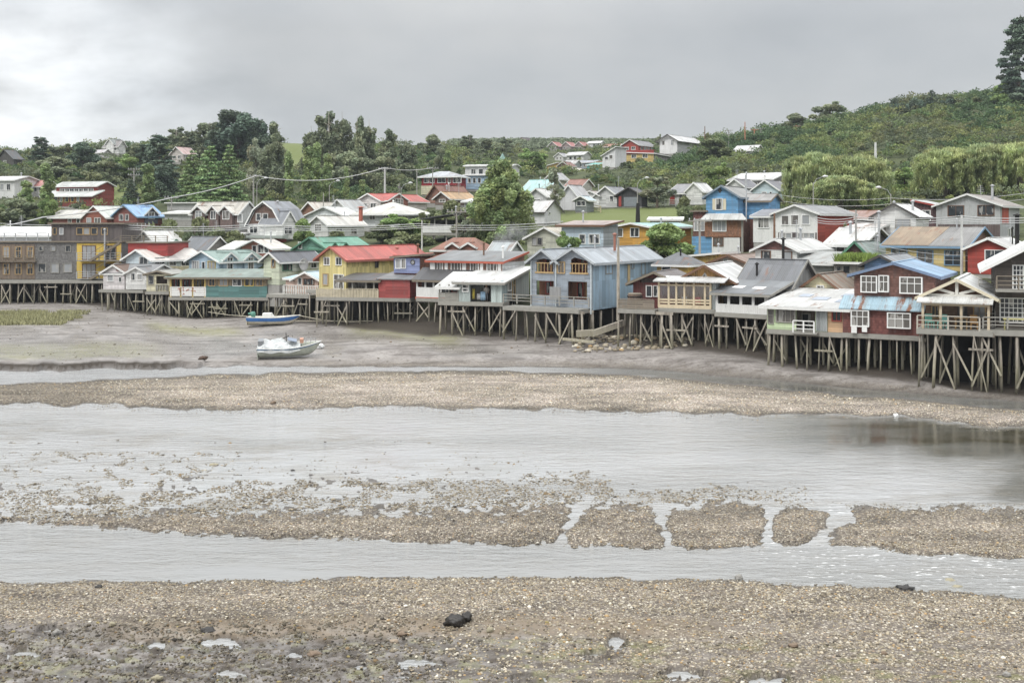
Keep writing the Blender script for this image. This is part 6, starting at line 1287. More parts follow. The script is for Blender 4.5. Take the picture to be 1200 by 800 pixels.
# scrub that covers the slopes as one mass
def scrub():
    n = 26000; px = rng.uniform(-60, 1300, n); D = rng.uniform(150, 420, n)**1.0; X = (px-CX)*D/F
    s = behind(X, D); den = np.zeros(n)
    den = np.where(px > 690, .9*sstep(205, 225, D+.03*(px-800)), .55*sstep(205, 250, D)*(px < 480)+.5*sstep(240, 300, D)*(px > 480))
    den = np.maximum(den, (px > 900)*sstep(150, 172, D)); den = np.maximum(den, (px < 480)*.4*sstep(168, 185, D))
    den *= 1-((px > 630)*(px < 850)*(D > 165)*(D < 203)); den *= 1-((px > 330)*(px < 362)*(D > 290)); den *= np.where((px > 620)&(px < 700)&(D > 320), .7, 1); den *= .35+.65*sstep(.3, .55, fbm(X/9, D/9, 15, 3))
    ok = rng.uniform(0, 1, n) < den*np.clip(D/260, .5, 1.3)*.62
    B = np.array(BASES); 
    for bx, by, bz in B: ok &= (X-bx)**2+(D-by)**2 > 5.0**2
    for (o, u, v, W, L) in FOOT:                      # nothing grows inside or just in front of a house
        dx, dy = X-o.x, D-o.y; lx = dx*u.x+dy*u.y; ly = dx*v.x+dy*v.y; ok &= ~((abs(lx) < W/2+2) & (ly > (-9 if o.y < 260 else -24)) & (ly < L+2))
    X, D, px = X[ok], D[ok], px[ok]; z = ground(X, D); n = len(X); S = (.6+2.6*rng.beta(1.1, 2.6, n))*np.clip(D/250, .8, 1.25)
    C, R, T = [], [], []
    pal = np.array([(.45,.62,.55),(.62,.80,.62),(.80,.92,.70),(1.0,1.05,.75),(1.2,1.15,.8),(.95,.85,.75),(.7,.72,.8)]); sp = fbm(X/13, D/22, 91, 4)*1.0+rng.normal(size=n)*.10; bt = pal[np.clip(((sp-.28)/.46*7).astype(int), 0, 6)]*rng.uniform(.75, 1.2, (n, 1))
    k = 5
    ang = rng.uniform(0, 6.28, (n, k)); dd = rng.uniform(0, 1, (n, k))*S[:, None]*.9
    Cx = X[:, None]+np.cos(ang)*dd; Cy = D[:, None]+np.sin(ang)*dd; Cz = z[:, None]+S[:, None]*rng.uniform(.25, .95, (n, k))
    C = np.stack([Cx, Cy, Cz], -1).reshape(-1, 3); Rr = (S[:, None]*rng.uniform(.35, .62, (n, k))).ravel(); tt = np.repeat(bt, k, 0)
    m = 24; N = len(C)*m; ci = np.repeat(np.arange(len(C)), m)
    d = rng.normal(size=(N, 3)); d /= np.linalg.norm(d, axis=1)[:, None]; d[:, 2] = np.abs(d[:, 2])*.9-.15; p = C[ci]+d*Rr[ci][:, None]*rng.uniform(.5, 1.05, (N, 1))
    nn = d*.7+rng.normal(size=(N, 3))*.6; nn /= np.linalg.norm(nn, axis=1)[:, None]; t = np.cross(nn, rng.normal(size=(N, 3))); t /= np.linalg.norm(t, axis=1)[:, None]; b = np.cross(nn, t)
    s_ = (rng.uniform(.12, .30, N)*np.clip(C[ci, 1]/240, .8, 1.4))[:, None]
    V = np.stack([p-t*s_, p+b*s_*.6, p+t*s_, p-b*s_*.6], 1).reshape(-1, 3); Fa = np.arange(4*N).reshape(N, 4)
    me = npmesh('scrub', V, Fa, L_SH, np.repeat(np.clip(tt[ci]*rng.uniform(.7, 1.3, (N, 1)), .2, 2), 4, 0)); o = obj('scrub', me, None)
    tag(o, 'dense green scrub covering the hillside between the houses', 'scrub', None, 'stuff'); print('scrub', n, N)
scrub()
# far wooded hill in the middle: leaf mass
def farwood():
    n = 2600; px = rng.uniform(530, 800, n); D = rng.uniform(440, 720, n); X = (px-CX)*D/F
    ok = np.ones(n, bool)
    for (o, u, v, W, L) in FOOT:
        dx, dy = X-o.x, D-o.y; lx = dx*u.x+dy*u.y; ly = dx*v.x+dy*v.y; ok &= ~((abs(lx) < W/2+5) & (ly > -40) & (ly < L+6))
    X, D = X[ok], D[ok]; z = ground(X, D); n = len(X); m = 60; ci = np.repeat(np.arange(n), m); N = n*m; S = rng.uniform(1.5, 3.2, n)
    d = rng.normal(size=(N, 3)); d /= np.linalg.norm(d, axis=1)[:, None]; d[:, 2] = abs(d[:, 2]); p = np.stack([X, D, z+.4], 1)[ci]+d*S[ci][:, None]*np.array([1.2, 1.2, .9])*rng.uniform(.6, 1, (N, 1))
    nn = d+rng.normal(size=(N, 3))*.5; nn /= np.linalg.norm(nn, axis=1)[:, None]; t = np.cross(nn, rng.normal(size=(N, 3))); t /= np.linalg.norm(t, axis=1)[:, None]; b = np.cross(nn, t); s_ = rng.uniform(.4, .9, (N, 1))
    V = np.stack([p-t*s_, p+b*s_*.6, p+t*s_, p-b*s_*.6], 1).reshape(-1, 3)
    tt = rng.uniform(.6, 1.15, (n, 1))*np.array([(.9, .95, .9)]); me = npmesh('far_wood', V, np.arange(4*N).reshape(N, 4), L_EU, np.repeat(tt[ci]*rng.uniform(.8, 1.2, (N, 1)), 4, 0)); tag(obj('far_wood', me, None), 'dark wood covering the far rounded hill', 'wood', None, 'stuff')
farwood()
# grass: marsh tuft strip by the hotel, grass on the hut roof
def grass(name, label, X, Y, Z, h, w, col):
    n = len(X); a = rng.uniform(0, 6.28, n); hh = h*rng.uniform(.5, 1.2, n); ln = rng.normal(size=(n, 2))*hh[:, None]*.35; P = np.stack([X, Y, Z], 1); dx = np.stack([np.cos(a), np.sin(a), 0*a], 1)*w
    tip = P+np.stack([ln[:, 0], ln[:, 1], hh], 1); V = np.stack([P-dx, P+dx, tip], 1).reshape(-1, 3); t = np.array(col)*rng.uniform(.6, 1.4, (n, 1))*np.array([1, 1, 1])
    me = npmesh(name, V, np.arange(3*n).reshape(n, 3), tintmat(name+'_blade'), np.repeat(t, 3, 0)); return tag(obj(name, me, None), label, 'grass', None, 'stuff')
n = 16000; px = rng.uniform(-40, 106, n); yy = rng.uniform(351, 362.5, n); Dg = F*(HC-2.25)/(yy-HY); X = (px-CX)*Dg/F; k = (fbm(X/2.2, Dg/2.2, 5, 3) > .36) & (yy < 362.5-np.clip((px-70)*.25, 0, 9)); X, Dg = X[k], Dg[k]
grass('marsh_grass', 'strip of pale green marsh grass on the mud before the grey hotel', X, Dg, ground(X, Dg)-.03, .45, .06, (.40, .39, .21))
o_, u_, v_ = GH.foot[:3]; n = 2600; lx = rng.uniform(-GH.W/2, GH.W/2, n); ly = rng.uniform(0, GH.L, n)
gr = grass('roof_grass', 'tall green grass tufts growing on the flat hut roof', o_.x+u_.x*lx+v_.x*ly, o_.y+u_.y*lx+v_.y*ly, 0*lx+GH.zb+GH.h+.1, .75, .06, (.26, .36, .08))
# ------------------------------------------------------------------ boats
def gz(x, y): return float(ground(np.array([x]), np.array([y]))[0])
def hull_pts(t, Lh, beam, hs, keel=.0):
    bw = beam/2*(math.sin(math.pi*min(.5, .33+t*.30))*(1-max(0, (t-.52)/.48)**2.2)); sh = hs*(.82+.12*(1-t)**2+.45*max(0, t-.35)**1.8*1.4); k = keel+hs*.75*max(0, (t-.72)/.28)**2.6
    x = -Lh/2+Lh*t; return x, bw, sh, k
def boat(name, label, px, py, D, rz, Lh, beam, hs, colh, colb, band, roll=0.0, pitch=0.0):
    X = (px-CX)*D/F; z = gz(X, D); o = empty(name, (X, D, z+.05), math.radians(rz), label, 'boat'); o.rotation_euler = (math.radians(roll), math.radians(pitch), math.radians(rz))
    N = 18; prof = [(0, 0), (.42, .06), (.74, .26), (.90, .55), (.97, .78), (1.0, 1.0)]
    def shell(mb, f0, f1, off=0.0, inset=0.0):
        rows = []
        for i in range(N+1):
            t = i/N; x, bw, sh, k = hull_pts(t, Lh, beam, hs)
            if i == N: bw = .03
            row = []
            for q in range(7):
                f = f0+(f1-f0)*q/6; j = max(a for a in range(len(prof)) if prof[a][1] <= f+1e-9); j = min(j, len(prof)-2); (xa, za), (xb, zb) = prof[j], prof[j+1]
                g_ = (f-za)/(zb-za); row.append((x+.25*f*t**4, (xa+(xb-xa)*g_)*max(.015, bw-inset)+off, k+(sh-k)*f))
            rows.append(row)
        for sg in (-1, 1):
            vs = [(x, y*sg, z_) for r in rows for (x, y, z_) in r]; fs = [(i*7+j, i*7+j+1, (i+1)*7+j+1, (i+1)*7+j) for i in range(N) for j in range(6)]; mb.add(vs, fs)
        r0 = rows[0]; mb.add([(x, y, z_) for x, y, z_ in r0]+[(x, -y, z_) for x, y, z_ in r0], [(j, j+1, 8+j, 7+j) for j in range(6)])
    m = MB(); shell(m, 0, 1); h = m.build('hull', paint(colh, .5, .35), o, True); sd = h.modifiers.new('s', 'SOLIDIFY'); sd.thickness = .05; sd.offset = -1
    m = MB(); shell(m, band[0], band[1], .022); m.build('sheer_band', paint(colb, .5, .3), o, True)
    m = MB(); g_ = []
    for sg in (-1, 1):
        pts = []
        for i in range(N+1):
            x, bw, sh, k = hull_pts(i/N, Lh, beam, hs); bw = .03 if i == N else bw; pts.append((x+.25*(i/N)**4, sg*bw, sh+.02))
        m.tube(pts, .045, 6)
    m.build('gunwale', paint((.6,.6,.58), .6), o)
    m = MB(); k0 = hull_pts(0, Lh, beam, hs); m.box(-Lh/2+.0, -Lh/2+.06, -k0[1]*.95, k0[1]*.95, .1, k0[2]); m.build('transom', paint(colh, .5, .35), o)
    m = MB(); pts = []
    top = [];
    for i in range(N-1):
        x, bw, sh, k = hull_pts(i/N, Lh, beam, hs); top.append((x, bw*.86, k+.42*hs))
    vs = [(x, y, z_) for x, y, z_ in top]+[(x, -y, z_) for x, y, z_ in top]; n_ = len(top); m.add(vs, [(i, i+1, n_+i+1, n_+i) for i in range(n_-1)]); m.build('floor', paint((.5,.5,.48), .7), o)
    return o, (lambda t: hull_pts(t, Lh, beam, hs))
D1 = 117.0
B1, hp = boat('fishing_boat', 'white open boat with a blue band and a green wrapped outboard, tied below the stilts', 319.5, 380, D1, 4, 5.3, 1.75, .92, (.66,.62,.50), (.05,.16,.42), (.52, .97))
for t in (.3, .52, .72):
    x, bw, sh, k = hp(t); m = MB(); m.box(x-.14, x+.14, -bw*.93, bw*.93, sh-.22, sh-.17); m.build('thwart', paint((.7,.7,.68)), B1)
m = MB(); m.tube([(-2.0, .1, .75), (-2.05, .1, 1.1), (-2.1, .1, 1.36), (-2.1, .1, 1.42)], [.16, .28, .26, .08], 10); m.tube([(-2.25, .1, 1.15), (-2.55, .1, 1.2)], [.16, .1], 8); m.build('outboard_cover', paint((.10,.26,.20), .6), B1, True)
m = MB(); m.box(-1.0, -.1, -.55, .55, .55, 1.26); m.prism([(-.1, .6), (.35, .6), (-.1, 1.2)], -.5, .5); m.build('box', WHITE, B1)
D2 = 92.8
B2, hp = boat('covered_boat', 'white boat lying tilted on the mud under a crumpled white tarpaulin', 338, 416, D2, 8, 5.0, 1.95, 1.05, (.46,.49,.42), (.10,.20,.34), (.90, .985), roll=9, pitch=-2)
m = MB(); N = 16; Q = 13; rows = []
for i in range(N+1):
    t = .01+.70*i/N; x, bw, sh, k = hp(t)
    for j in range(Q):
        a = math.pi*j/(Q-1); rise = (.22+.36*min(1, t/.14)) if t < .42 else max(.16, .58-1.9*(t-.42))
        wob = -.10*abs(math.sin(8.5*t))*(j not in (0,6,12))+.09*math.sin(9*t*3+j*1.7)+.08*math.sin(23*t+j*.9)+.05*math.sin(61*t+j*2.3)
        z_ = sh-.34+(rise+.34)*math.sin(a)**.8; y_ = -(bw+.05)*(math.cos(a)*.75+.25*math.cos(a)**3)
        if j in (0, Q-1): z_ = sh-.30+.06*math.sin(21*t)
        rows.append((x, y_*(1+.02*math.sin(31*t+j)), z_+wob*math.sin(a)))
fs = [(i*Q+j, i*Q+j+1, (i+1)*Q+j+1, (i+1)*Q+j) for i in range(N) for j in range(Q-1)]
m.add(rows, fs); o = m.build('tarpaulin', paint((.54,.56,.56), .75, .4), B2, False); sd = o.modifiers.new('s', 'SOLIDIFY'); sd.thickness = .03
m = MB(); m.box(-2.4, -2.0, -.5, .5, 1.0, 1.55); m.build('engine_box', paint((.22,.23,.24), .6), B2)
m = MB(); m.tube([(-.1, 0, 1.3), (-.12, .05, 2.05)], .03, 6); m.tube([(-.35, 0, 1.6), (.1, 0, 1.75)], .04, 6); m.build('mast', DARK, B2)
m = MB(); m.slab([(0,-.45,1.5),(.75,-.45,1.3),(.75,.45,1.3),(0,.45,1.5)], .05); m.build('hatch', paint((.22,.26,.33), .5), B2)
m = MB(); m.box(1.0, 1.3, -.25, .25, 1.15, 1.5); m.build('crate', paint((.50,.28,.2)), B2)
m = MB()
for x, y in ((1.5, -.45), (1.9, -.3), (2.3, -.12), (1.5, .45), (1.9, .3)): m.tube([(x, y, 1.05), (x, y, 1.5)], .025, 5)
m.tube([(1.5, -.45, 1.5), (1.9, -.3, 1.5), (2.3, -.12, 1.5)], .025, 5); m.build('bow_rail', METAL, B2)
# sack and rocks on the mud
def blob(name, label, cat, px, py, w, h, d, mat, zoff=0.0, seed=0, n=3):
    D = F*HC/(py-HY)
    for _ in range(4): D = F*(HC-gz((px-CX)*D/F, D))/(py-HY)
    X = (px-CX)*D/F; s = D/F; bv, bf = icos(); R = random.Random(seed); V = [Vector(v) for v in bv]; Fs = [tuple(f) for f in bf]
    for _ in range(2):
        mid = {}; nf = []
        def mp(a, b):
            k = (min(a, b), max(a, b))
            if k not in mid: V.append(((V[a]+V[b])/2).normalized()); mid[k] = len(V)-1
            return mid[k]
        for a, b, c in Fs: x, y, z = mp(a, b), mp(b, c), mp(c, a); nf += [(a, x, z), (b, y, x), (c, z, y), (x, y, z)]
        Fs = nf
    A = np.array([v[:] for v in V]); nz = 1+.9*(fbm(A[:, 0]*2.2+seed*7, A[:, 1]*2.2+A[:, 2]*1.7, seed, 3)-.5)+.55*(fbm(A[:, 0]*5+seed, A[:, 2]*5+A[:, 1], seed+3, 2)-.5)
    A = A*nz[:, None]*np.array([w*s/2, d*s/2, h*s*.62])+np.array([0, 0, h*s*.32])
    me = npmesh(name, A, np.array(Fs), mat); o = obj(name, me, None); o.location = (X, D, gz(X, D)+zoff); return tag(o, label, cat)
rkD = paint((.022, .019, .016), .5, .3); rkB = paint((.30, .24, .18), .85, .4); rkY = paint((.30, .27, .19), .9, .4); rkG = paint((.26, .25, .23), .85, .4); rkO = paint((.19, .14, .10), .9, .5)
blob('rock', 'black lump of seaweed covered rock on the near mud, the darkest', 'rock', 533, 731, 24, 12, 18, rkD, 0, 1); blob('rock', 'small black lump touching the large black rock', 'rock', 546, 726, 13, 9, 14, rkD, 0, 2)
for i, (l, x, y, w, h, mt) in enumerate([('dark twisted driftwood lump on the brown mud at left', 243, 738, 22, 5, rkD), ('brown flat rock right of the row of puddles', 368, 768, 20, 6, rkO), ('brownish rock lying left below the black rock', 471, 744, 15, 5, rkO), ('brown rock below the brownish one', 462, 752, 13, 5, rkB), ('yellowish stone right below the black rock', 574, 739, 11, 6, rkY),
('grey boulder at the water edge right of centre', 866, 679, 13, 7, rkG), ('yellow rock standing in the rapid at right', 1113, 684, 20, 8, rkY), ('pale yellow rock beside the yellow one in the rapid', 1122, 690, 16, 6, rkY), ('small mossy rock in the rapid left of the foam', 953, 661, 16, 5, rkY),
    ('dark driftwood stick at the water edge on the right', 1060, 690, 26, 5, rkD), ('brown stone on the right gravel', 1036, 767, 9, 6, rkO), ('brown stone at the left of the right gravel', 930, 757, 13, 5, rkO), ('dark brown stone on the bar beside the upper channel', 320, 473, 9, 4, rkO), ('pale stone in the middle of the wide water', 250, 546, 14, 4, rkY), ('small dark stone in the wide water right of the pale one', 343, 552, 6, 3, rkD), ('dark stone at the upper edge of the near gravel at left', 116, 688, 11, 4, rkD),
    ('yellow seaweed clump at the bottom edge', 184, 797, 16, 6, rkY), ('grey stone at the left puddles', 66, 738, 12, 6, rkG), ('yellowish stone in the mud left of the brown band', 132, 733, 10, 6, rkY), ('white stone on the gravel bar at right', 1050, 488, 7, 5, WHITE), ('pale stone at lower right of the gravel', 1180, 792, 12, 6, rkG)]):
    w *= .8; h *= .85; blob('driftwood' if 'driftwood' in l else 'seaweed' if l.startswith('yellow seaweed') else 'rock', l, 'driftwood' if 'driftwood' in l else 'seaweed' if l.startswith('yellow seaweed') else 'rock', x, y, w, h, w*.8, mt, 0, i+5)
blob('sack', 'white sack lying on the mud right of the covered boat', 'sack', 374, 408, 13, 6, 9, paint((.72,.73,.72), .7, .1), 0, 50)
blob('peat_lump', 'dark brown peat lump at the end of the eroded left bank', 'lump', 238, 428, 11, 4, 9, paint((.08,.05,.035), .9), 0, 51)
# long timber under the twin gabled house
a, b = pt(676, 391, 95.5), pt(731, 378, 96.5); m = MB(); m.bar(a, a.lerp(b, .35)+Vector((0, 0, -.25)), .45, .55); m.bar(a.lerp(b, .3)+Vector((0, -.1, -.3)), b, .42, .5); tag(m.build('timber', STILT), 'long thick timber baulk slanting under the edge of the blue grey house', 'timber')
m = MB(); m.bar(pt(660, 397, 93), pt(696, 401, 90), .18, .2); tag(m.build('plank', STILT), 'loose plank lying on the mud below the thick timber', 'plank')

# ------------------------------------------------------------------ poles, lamps and cables
def pole(label, px, yt, D, arm=0, r=.11, mat=None, yb=None, lamp=0, trans=False, tint=None, rot=0.0, zb=None):
    X = (px-CX)*D/F; zg = zb if zb is not None else gz(X, D); zt = HC+(HY-yt)*D/F; hh = zt-zg
    o = empty('street_lamp' if lamp else 'utility_pole', (X, D, zg), math.radians(rot), label, 'street lamp' if lamp else 'pole'); mt = mat or CONC
    m = MB(); m.tube([(0,0,-.5),(0,0,hh*.5),(0,0,hh)], [r*1.2, r, r*.75], 8); m.build('post', mt, o)
    for k in range(arm):
        m = MB(); z = hh-.25-k*1.1; m.bar((-1.2,-.1,z),(1.2,-.1,z),.1,.12); m.bar((-.7,-.1,z),(0,-.08,z-.6),.05); m.bar((.7,-.1,z),(0,-.08,z-.6),.05); m.build('crossarm', mt, o)
        for x in (-1.05, -.55, .55, 1.05): MB().tube([(x,-.1,z+.06),(x,-.1,z+.2),(x,-.1,z+.3)], [.05,.07,.03], 6).build('insulator', METAL, o)
    if trans: MB().tube([(.3,-.2,hh-2.4),(.3,-.2,hh-1.5)], .3, 10).build('transformer', METAL, o)
    if lamp:
        s = lamp; m = MB(); m.tube([(0,0,hh-.3),(.5*s,0,hh+.45),(1.6*s,0,hh+.75)], .032, 6); m.build('arm', METAL, o)
        m = MB(); m.tube([(1.5*s,0,hh+.75),(1.8*s,0,hh+.80),(2.3*s,0,hh+.78)], [.09,.17,.08], 8); m.build('lamp_head', paint((.66,.67,.67), .4), o)
    return o
pole('pylon pole with double crossarms left of the three spruces', 157, 197, 218, 2, .15, CONC)
pole('white concrete pole with a crossarm above the red roofed white house', 451, 196, 205, 1, .2, paint((.5,.5,.49)))
pole('lamp post right of the three gabled dark house, lamp facing right', 301, 214, 186, 0, .07, CONC, lamp=.8)
pole('grey pole behind the lamp post, topped with a crossarm', 297, 205, 200, 1, .14, CONC)
pole('slim pole by the dark red house', 507, 196, 216, 1, .12, CONC); pole('slim pole right of the white concrete pole', 488.5, 198, 222, 0, .1, CONC)
pole('lamp post in front of the red roofed white house', 470, 220, 178, 0, .07, CONC, lamp=.8)
pole('tall weathered wooden pole against the blue zinc wall', 724.5, 279, 95.8, 0, .13, STILT, zb=3.6)
pole('wooden pole with an insulator before the orange house bush', 820, 256, 112, 1, .12, WOODG); pole('dark pole in front of the red sided white house', 907.5, 250, 108, 0, .12, BROWN)
pole('white pole in front of the yellow house with blue window frames', 1127, 252, 97.5, 0, .13, paint((.6,.6,.58)), zb=4.6); pole('short thick dark pole with a white band on the lawn edge', 747.5, 238, 160, 0, .3, DARK)
pole('lamp post standing above the black garage', 747, 214, 176, 0, .07, CONC, lamp=.8); pole('lamp post in front of the left willow', 953, 214, 140, 0, .07, CONC, lamp=.8); pole('lamp post right of the lowest willow, lamp to the left', 1044, 227, 136, 0, .07, CONC, lamp=-.8)
pole('thin pole on the ridge right of the white ridge house', 826, 148, 310, 0, .14, BROWN); pole('grey pole with crossarms at the left of the ridge pole group', 854, 152, 318, 2, .14, CONC); pole('tallest orange brown pole of the ridge group', 873, 143, 315, 0, .16, paint((.45,.2,.12)))
pole('orange brown pole with a crossarm right of the tallest ridge pole', 884, 151, 318, 1, .16, paint((.45,.2,.12))); pole('grey pole with crossarm at the right of the ridge group', 891.5, 150, 322, 2, .13, CONC); pole('short orange pole in front of the rounded dark ridge tree', 933, 147, 312, 1, .2, paint((.45,.18,.11)))
pole('white stump like pole on the hillside above the willows', 1026, 167, 215, 0, .28, paint((.6,.6,.58))); pole('pole between the left houses and the spruces', 201, 230, 186, 1, .12, CONC); pole('thin pole left of the big white mansard house', 379, 226, 186, 0, .1, WOODG); pole('lamp post beside the yellowish thin poplar', 386, 217, 195, 0, .07, CONC, lamp=.8); pole('thin wooden pole in front of the thin pale birch', 535, 246, 134, 1, .1, WOODG); pole('white thin pole by the carport', 494.5, 258, 138, 0, .09, paint((.6,.6,.58))); pole('lamp pole by the hotel roof', 166, 262, 150, 1, .1, CONC)
pole('pole behind the row of wires above the white gabled house', 1003, 246, 108, 0, .1, CONC); pole('far thin pole on the right slope behind the red sided house', 873.5, 205, 150, 0, .08, METAL)
def cable(label, P, r=.045, sag=.6, n=10):
    P = [pt(*p) for p in P]; pts = []
    for a, b in zip(P[:-1], P[1:]):
        for i in range(n): t = i/n; q = a.lerp(b, t); q.z -= sag*4*t*(1-t); pts.append(q)
    pts.append(P[-1]); tag(MB().tube(pts, r, 5).build('overhead_cable', CAB), label, 'cable')
CAB = paint((.50,.50,.50), .6, .1)
cable('thick pale cable running from the left edge up to the lamp post', [(-60,272,160),(50,254.5,168),(205,231,186),(300,206,200)], .085, .4)
cable('thick pale cable from the grey pole to the white concrete pole', [(298,205.5,200),(451,196.5,205)], .075, 1.6); cable('cable from the white concrete pole to the slim pole by the red house', [(451,196.5,205),(507,196.5,216)], .06, .5)
for i, (y0, y1) in enumerate(((261.2, 259.5), (263.8, 262.8), (266, 265.5))):
    cable(('upper', 'middle', 'lower')[i]+' of the three cables crossing the middle above the green tin roof', [(140, y0+2, 148), (300, y0+1.5, 142), (490, y0+1, 138), (660, y1, 134)], .042, .35)
cable('cable from the left edge to the pole by the hotel roof', [(-40, 259, 160), (140, 263.5, 148)], .04, .3)
for i, y in enumerate((254.5, 257.5, 260)):
    cable(('upper', 'middle', 'lower')[i]+' of the three cables crossing before the grey and white houses at right', [(955, y, 108), (1003, y-.3, 108), (1127, y-1.5, 97), (1240, y-2.5, 92)], .032, .25)
for i, y in enumerate((229, 236)): cable(('higher', 'lower')[i]+' thin wire in front of the willows', [(905, y-2, 140), (1044, y+3, 136), (1210, y-4, 130)], .025, .5)
for i, y in enumerate((300, 306)): cable(('higher', 'lower')[i]+' thin wire before the yellow house with blue frames', [(1010, y-18, 98), (1127, y-1, 97), (1230, y-3, 92)], .018, .3)
tag(MB().tube([pt(347.5,369,D1), pt(378,375,115.5), pt(405,377,114.5), pt(432,377.5,113.6)], .035, 5).build('rope', paint((.5,.46,.36), .9)), 'upper mooring rope from the bow of the blue banded boat to the stilts', 'rope')
tag(MB().tube([pt(346,376,D1-.3), pt(385,376.5,115.5), pt(437,376,113.6)], .03, 5).build('rope', paint((.5,.46,.36), .9)), 'lower straight mooring rope right of the blue banded boat', 'rope')
tag(MB().tube([pt(290,370.5,D1), pt(268,369,124), pt(244,365.5,126.5)], .03, 5).build('rope', paint((.5,.46,.36), .9)), 'mooring rope from the stern of the blue banded boat to the left stilts', 'rope')

# ------------------------------------------------------------------ things on the terraces
def local(h, x, y, z=0.0):
    w = h.foot[0]+h.u*x+h.v*y; return Vector((w.x, w.y, h.zb+z)), math.atan2(h.u.y, h.u.x)
def barrel(h, px, out):
    x = h.fx(px, out)[0]; p, r = local(h, x, -out); o = empty('wooden_tub', p, r, 'big round wooden hot tub with dark hoops on the deck by the blue zinc wall', 'tub')
    m = MB(); m.tube([(0,0,0),(0,0,.5),(0,0,1.25)], [.62,.66,.6], 18); m.build('staves', wc((.22,.15,.11), 'board'), o)
    for z in (.15, .55, 1.0): m = MB(); m.tube([(0,0,z),(0,0,z+.08)], .68, 18); m.build('hoop', DARK, o)
    m = MB(); m.tube([(0,0,1.25),(0,0,1.33)], [.64,.5], 18); m.build('lid', WOOD, o)
barrel(KH, 744, .9)
def chair(h, x, y, rz, col, label, cat='chair', group=None):
    p, r = local(h, x, y); o = empty('chair', p, r+rz, label, cat, group); mt = paint(col, .55)
    MB().box(-.24,.24,-.24,.24,.40,.45).build('seat', mt, o); m = MB(); m.slab([(-.24,.2,.45),(.24,.2,.45),(.24,.26,.45),(-.24,.26,.45)], .5); m.build('backrest', mt, o)
    for a in (-.2, .2):
        for b in (-.2, .2): MB().bar((a,b,0),(a,b,.41),.05).build('leg', mt, o)
chair(PH, -1.7, .7, .5, (.20,.50,.42), 'turquoise chair on the porch below the timber truss, left one'); chair(PH, -.9, .6, -.4, (.24,.52,.46), 'turquoise chair on the porch below the timber truss, right one'); chair(PH, 1.1, .9, .2, (.5,.28,.10), 'orange brown chair on the porch below the timber truss')
def table(h, x, y, w, d, col, label, name='table'):
    p, r = local(h, x, y); o = empty(name, p, r, label, 'table'); mt = paint(col, .7); MB().box(-w/2,w/2,-d/2,d/2,.70,.75).build('tabletop', mt, o)
    for a in (-w/2+.1, w/2-.1):
        for b in (-d/2+.1, d/2-.1): MB().bar((a,b,0),(a,b,.70),.07).build('leg', mt, o)
table(PH, .3, 1.0, .9, .8, (.40,.26,.12), 'small wooden table on the porch below the timber truss'); table(QH, -1.9, -1.3, 2.2, .8, (.50,.47,.20), 'yellow green picnic table on the deck at the right edge')
MB_ = [('red', (.45,.04,.04), 1.0, .8), ('dark', (.05,.05,.06), 1.9, .9), ('white', (.6,.6,.6), -.2, 1.0)]
for nm, c, x, y in MB_: chair(GT, x, y, 3.0, c, nm+' chair inside the glazed terrace of the gabled restaurant')
table(GT, .9, 1.7, 1.0, .8, (.4,.3,.2), 'table inside the glazed terrace of the gabled restaurant')
def cloth(h, x, y, w, z0, z1, col, label):
    p, r = local(h, x, y); m = MB(); n = 8
    vs = [(-w/2+w*i/n, .05*math.sin(i*2.1), z) for i in range(n+1) for z in (z0, z1)]; m.add(vs, [(2*i, 2*i+2, 2*i+3, 2*i+1) for i in range(n)])
    o = m.build('hanging_cloth', paint(col, .8, .1), None, True); sd = o.modifiers.new('s', 'SOLIDIFY'); sd.thickness = .02; o.location = p; o.rotation_euler = (0, 0, r); tag(o, label, 'cloth')
fx = lambda p, y: IH.fx(p, -y)[0]
cloth(IH, fx(555, .4), .4, .25, .25, 1.2, (.62,.52,.10), 'yellow cloth hanging at the left of the open washing porch'); cloth(IH, fx(566, .4), .4, .5, .15, .95, (.35,.52,.68), 'pale blue cloth hanging in the open washing porch'); cloth(IH, fx(561, .5), .5, .35, .2, .75, (.6,.6,.6), 'white cloth hanging between the yellow and blue ones')
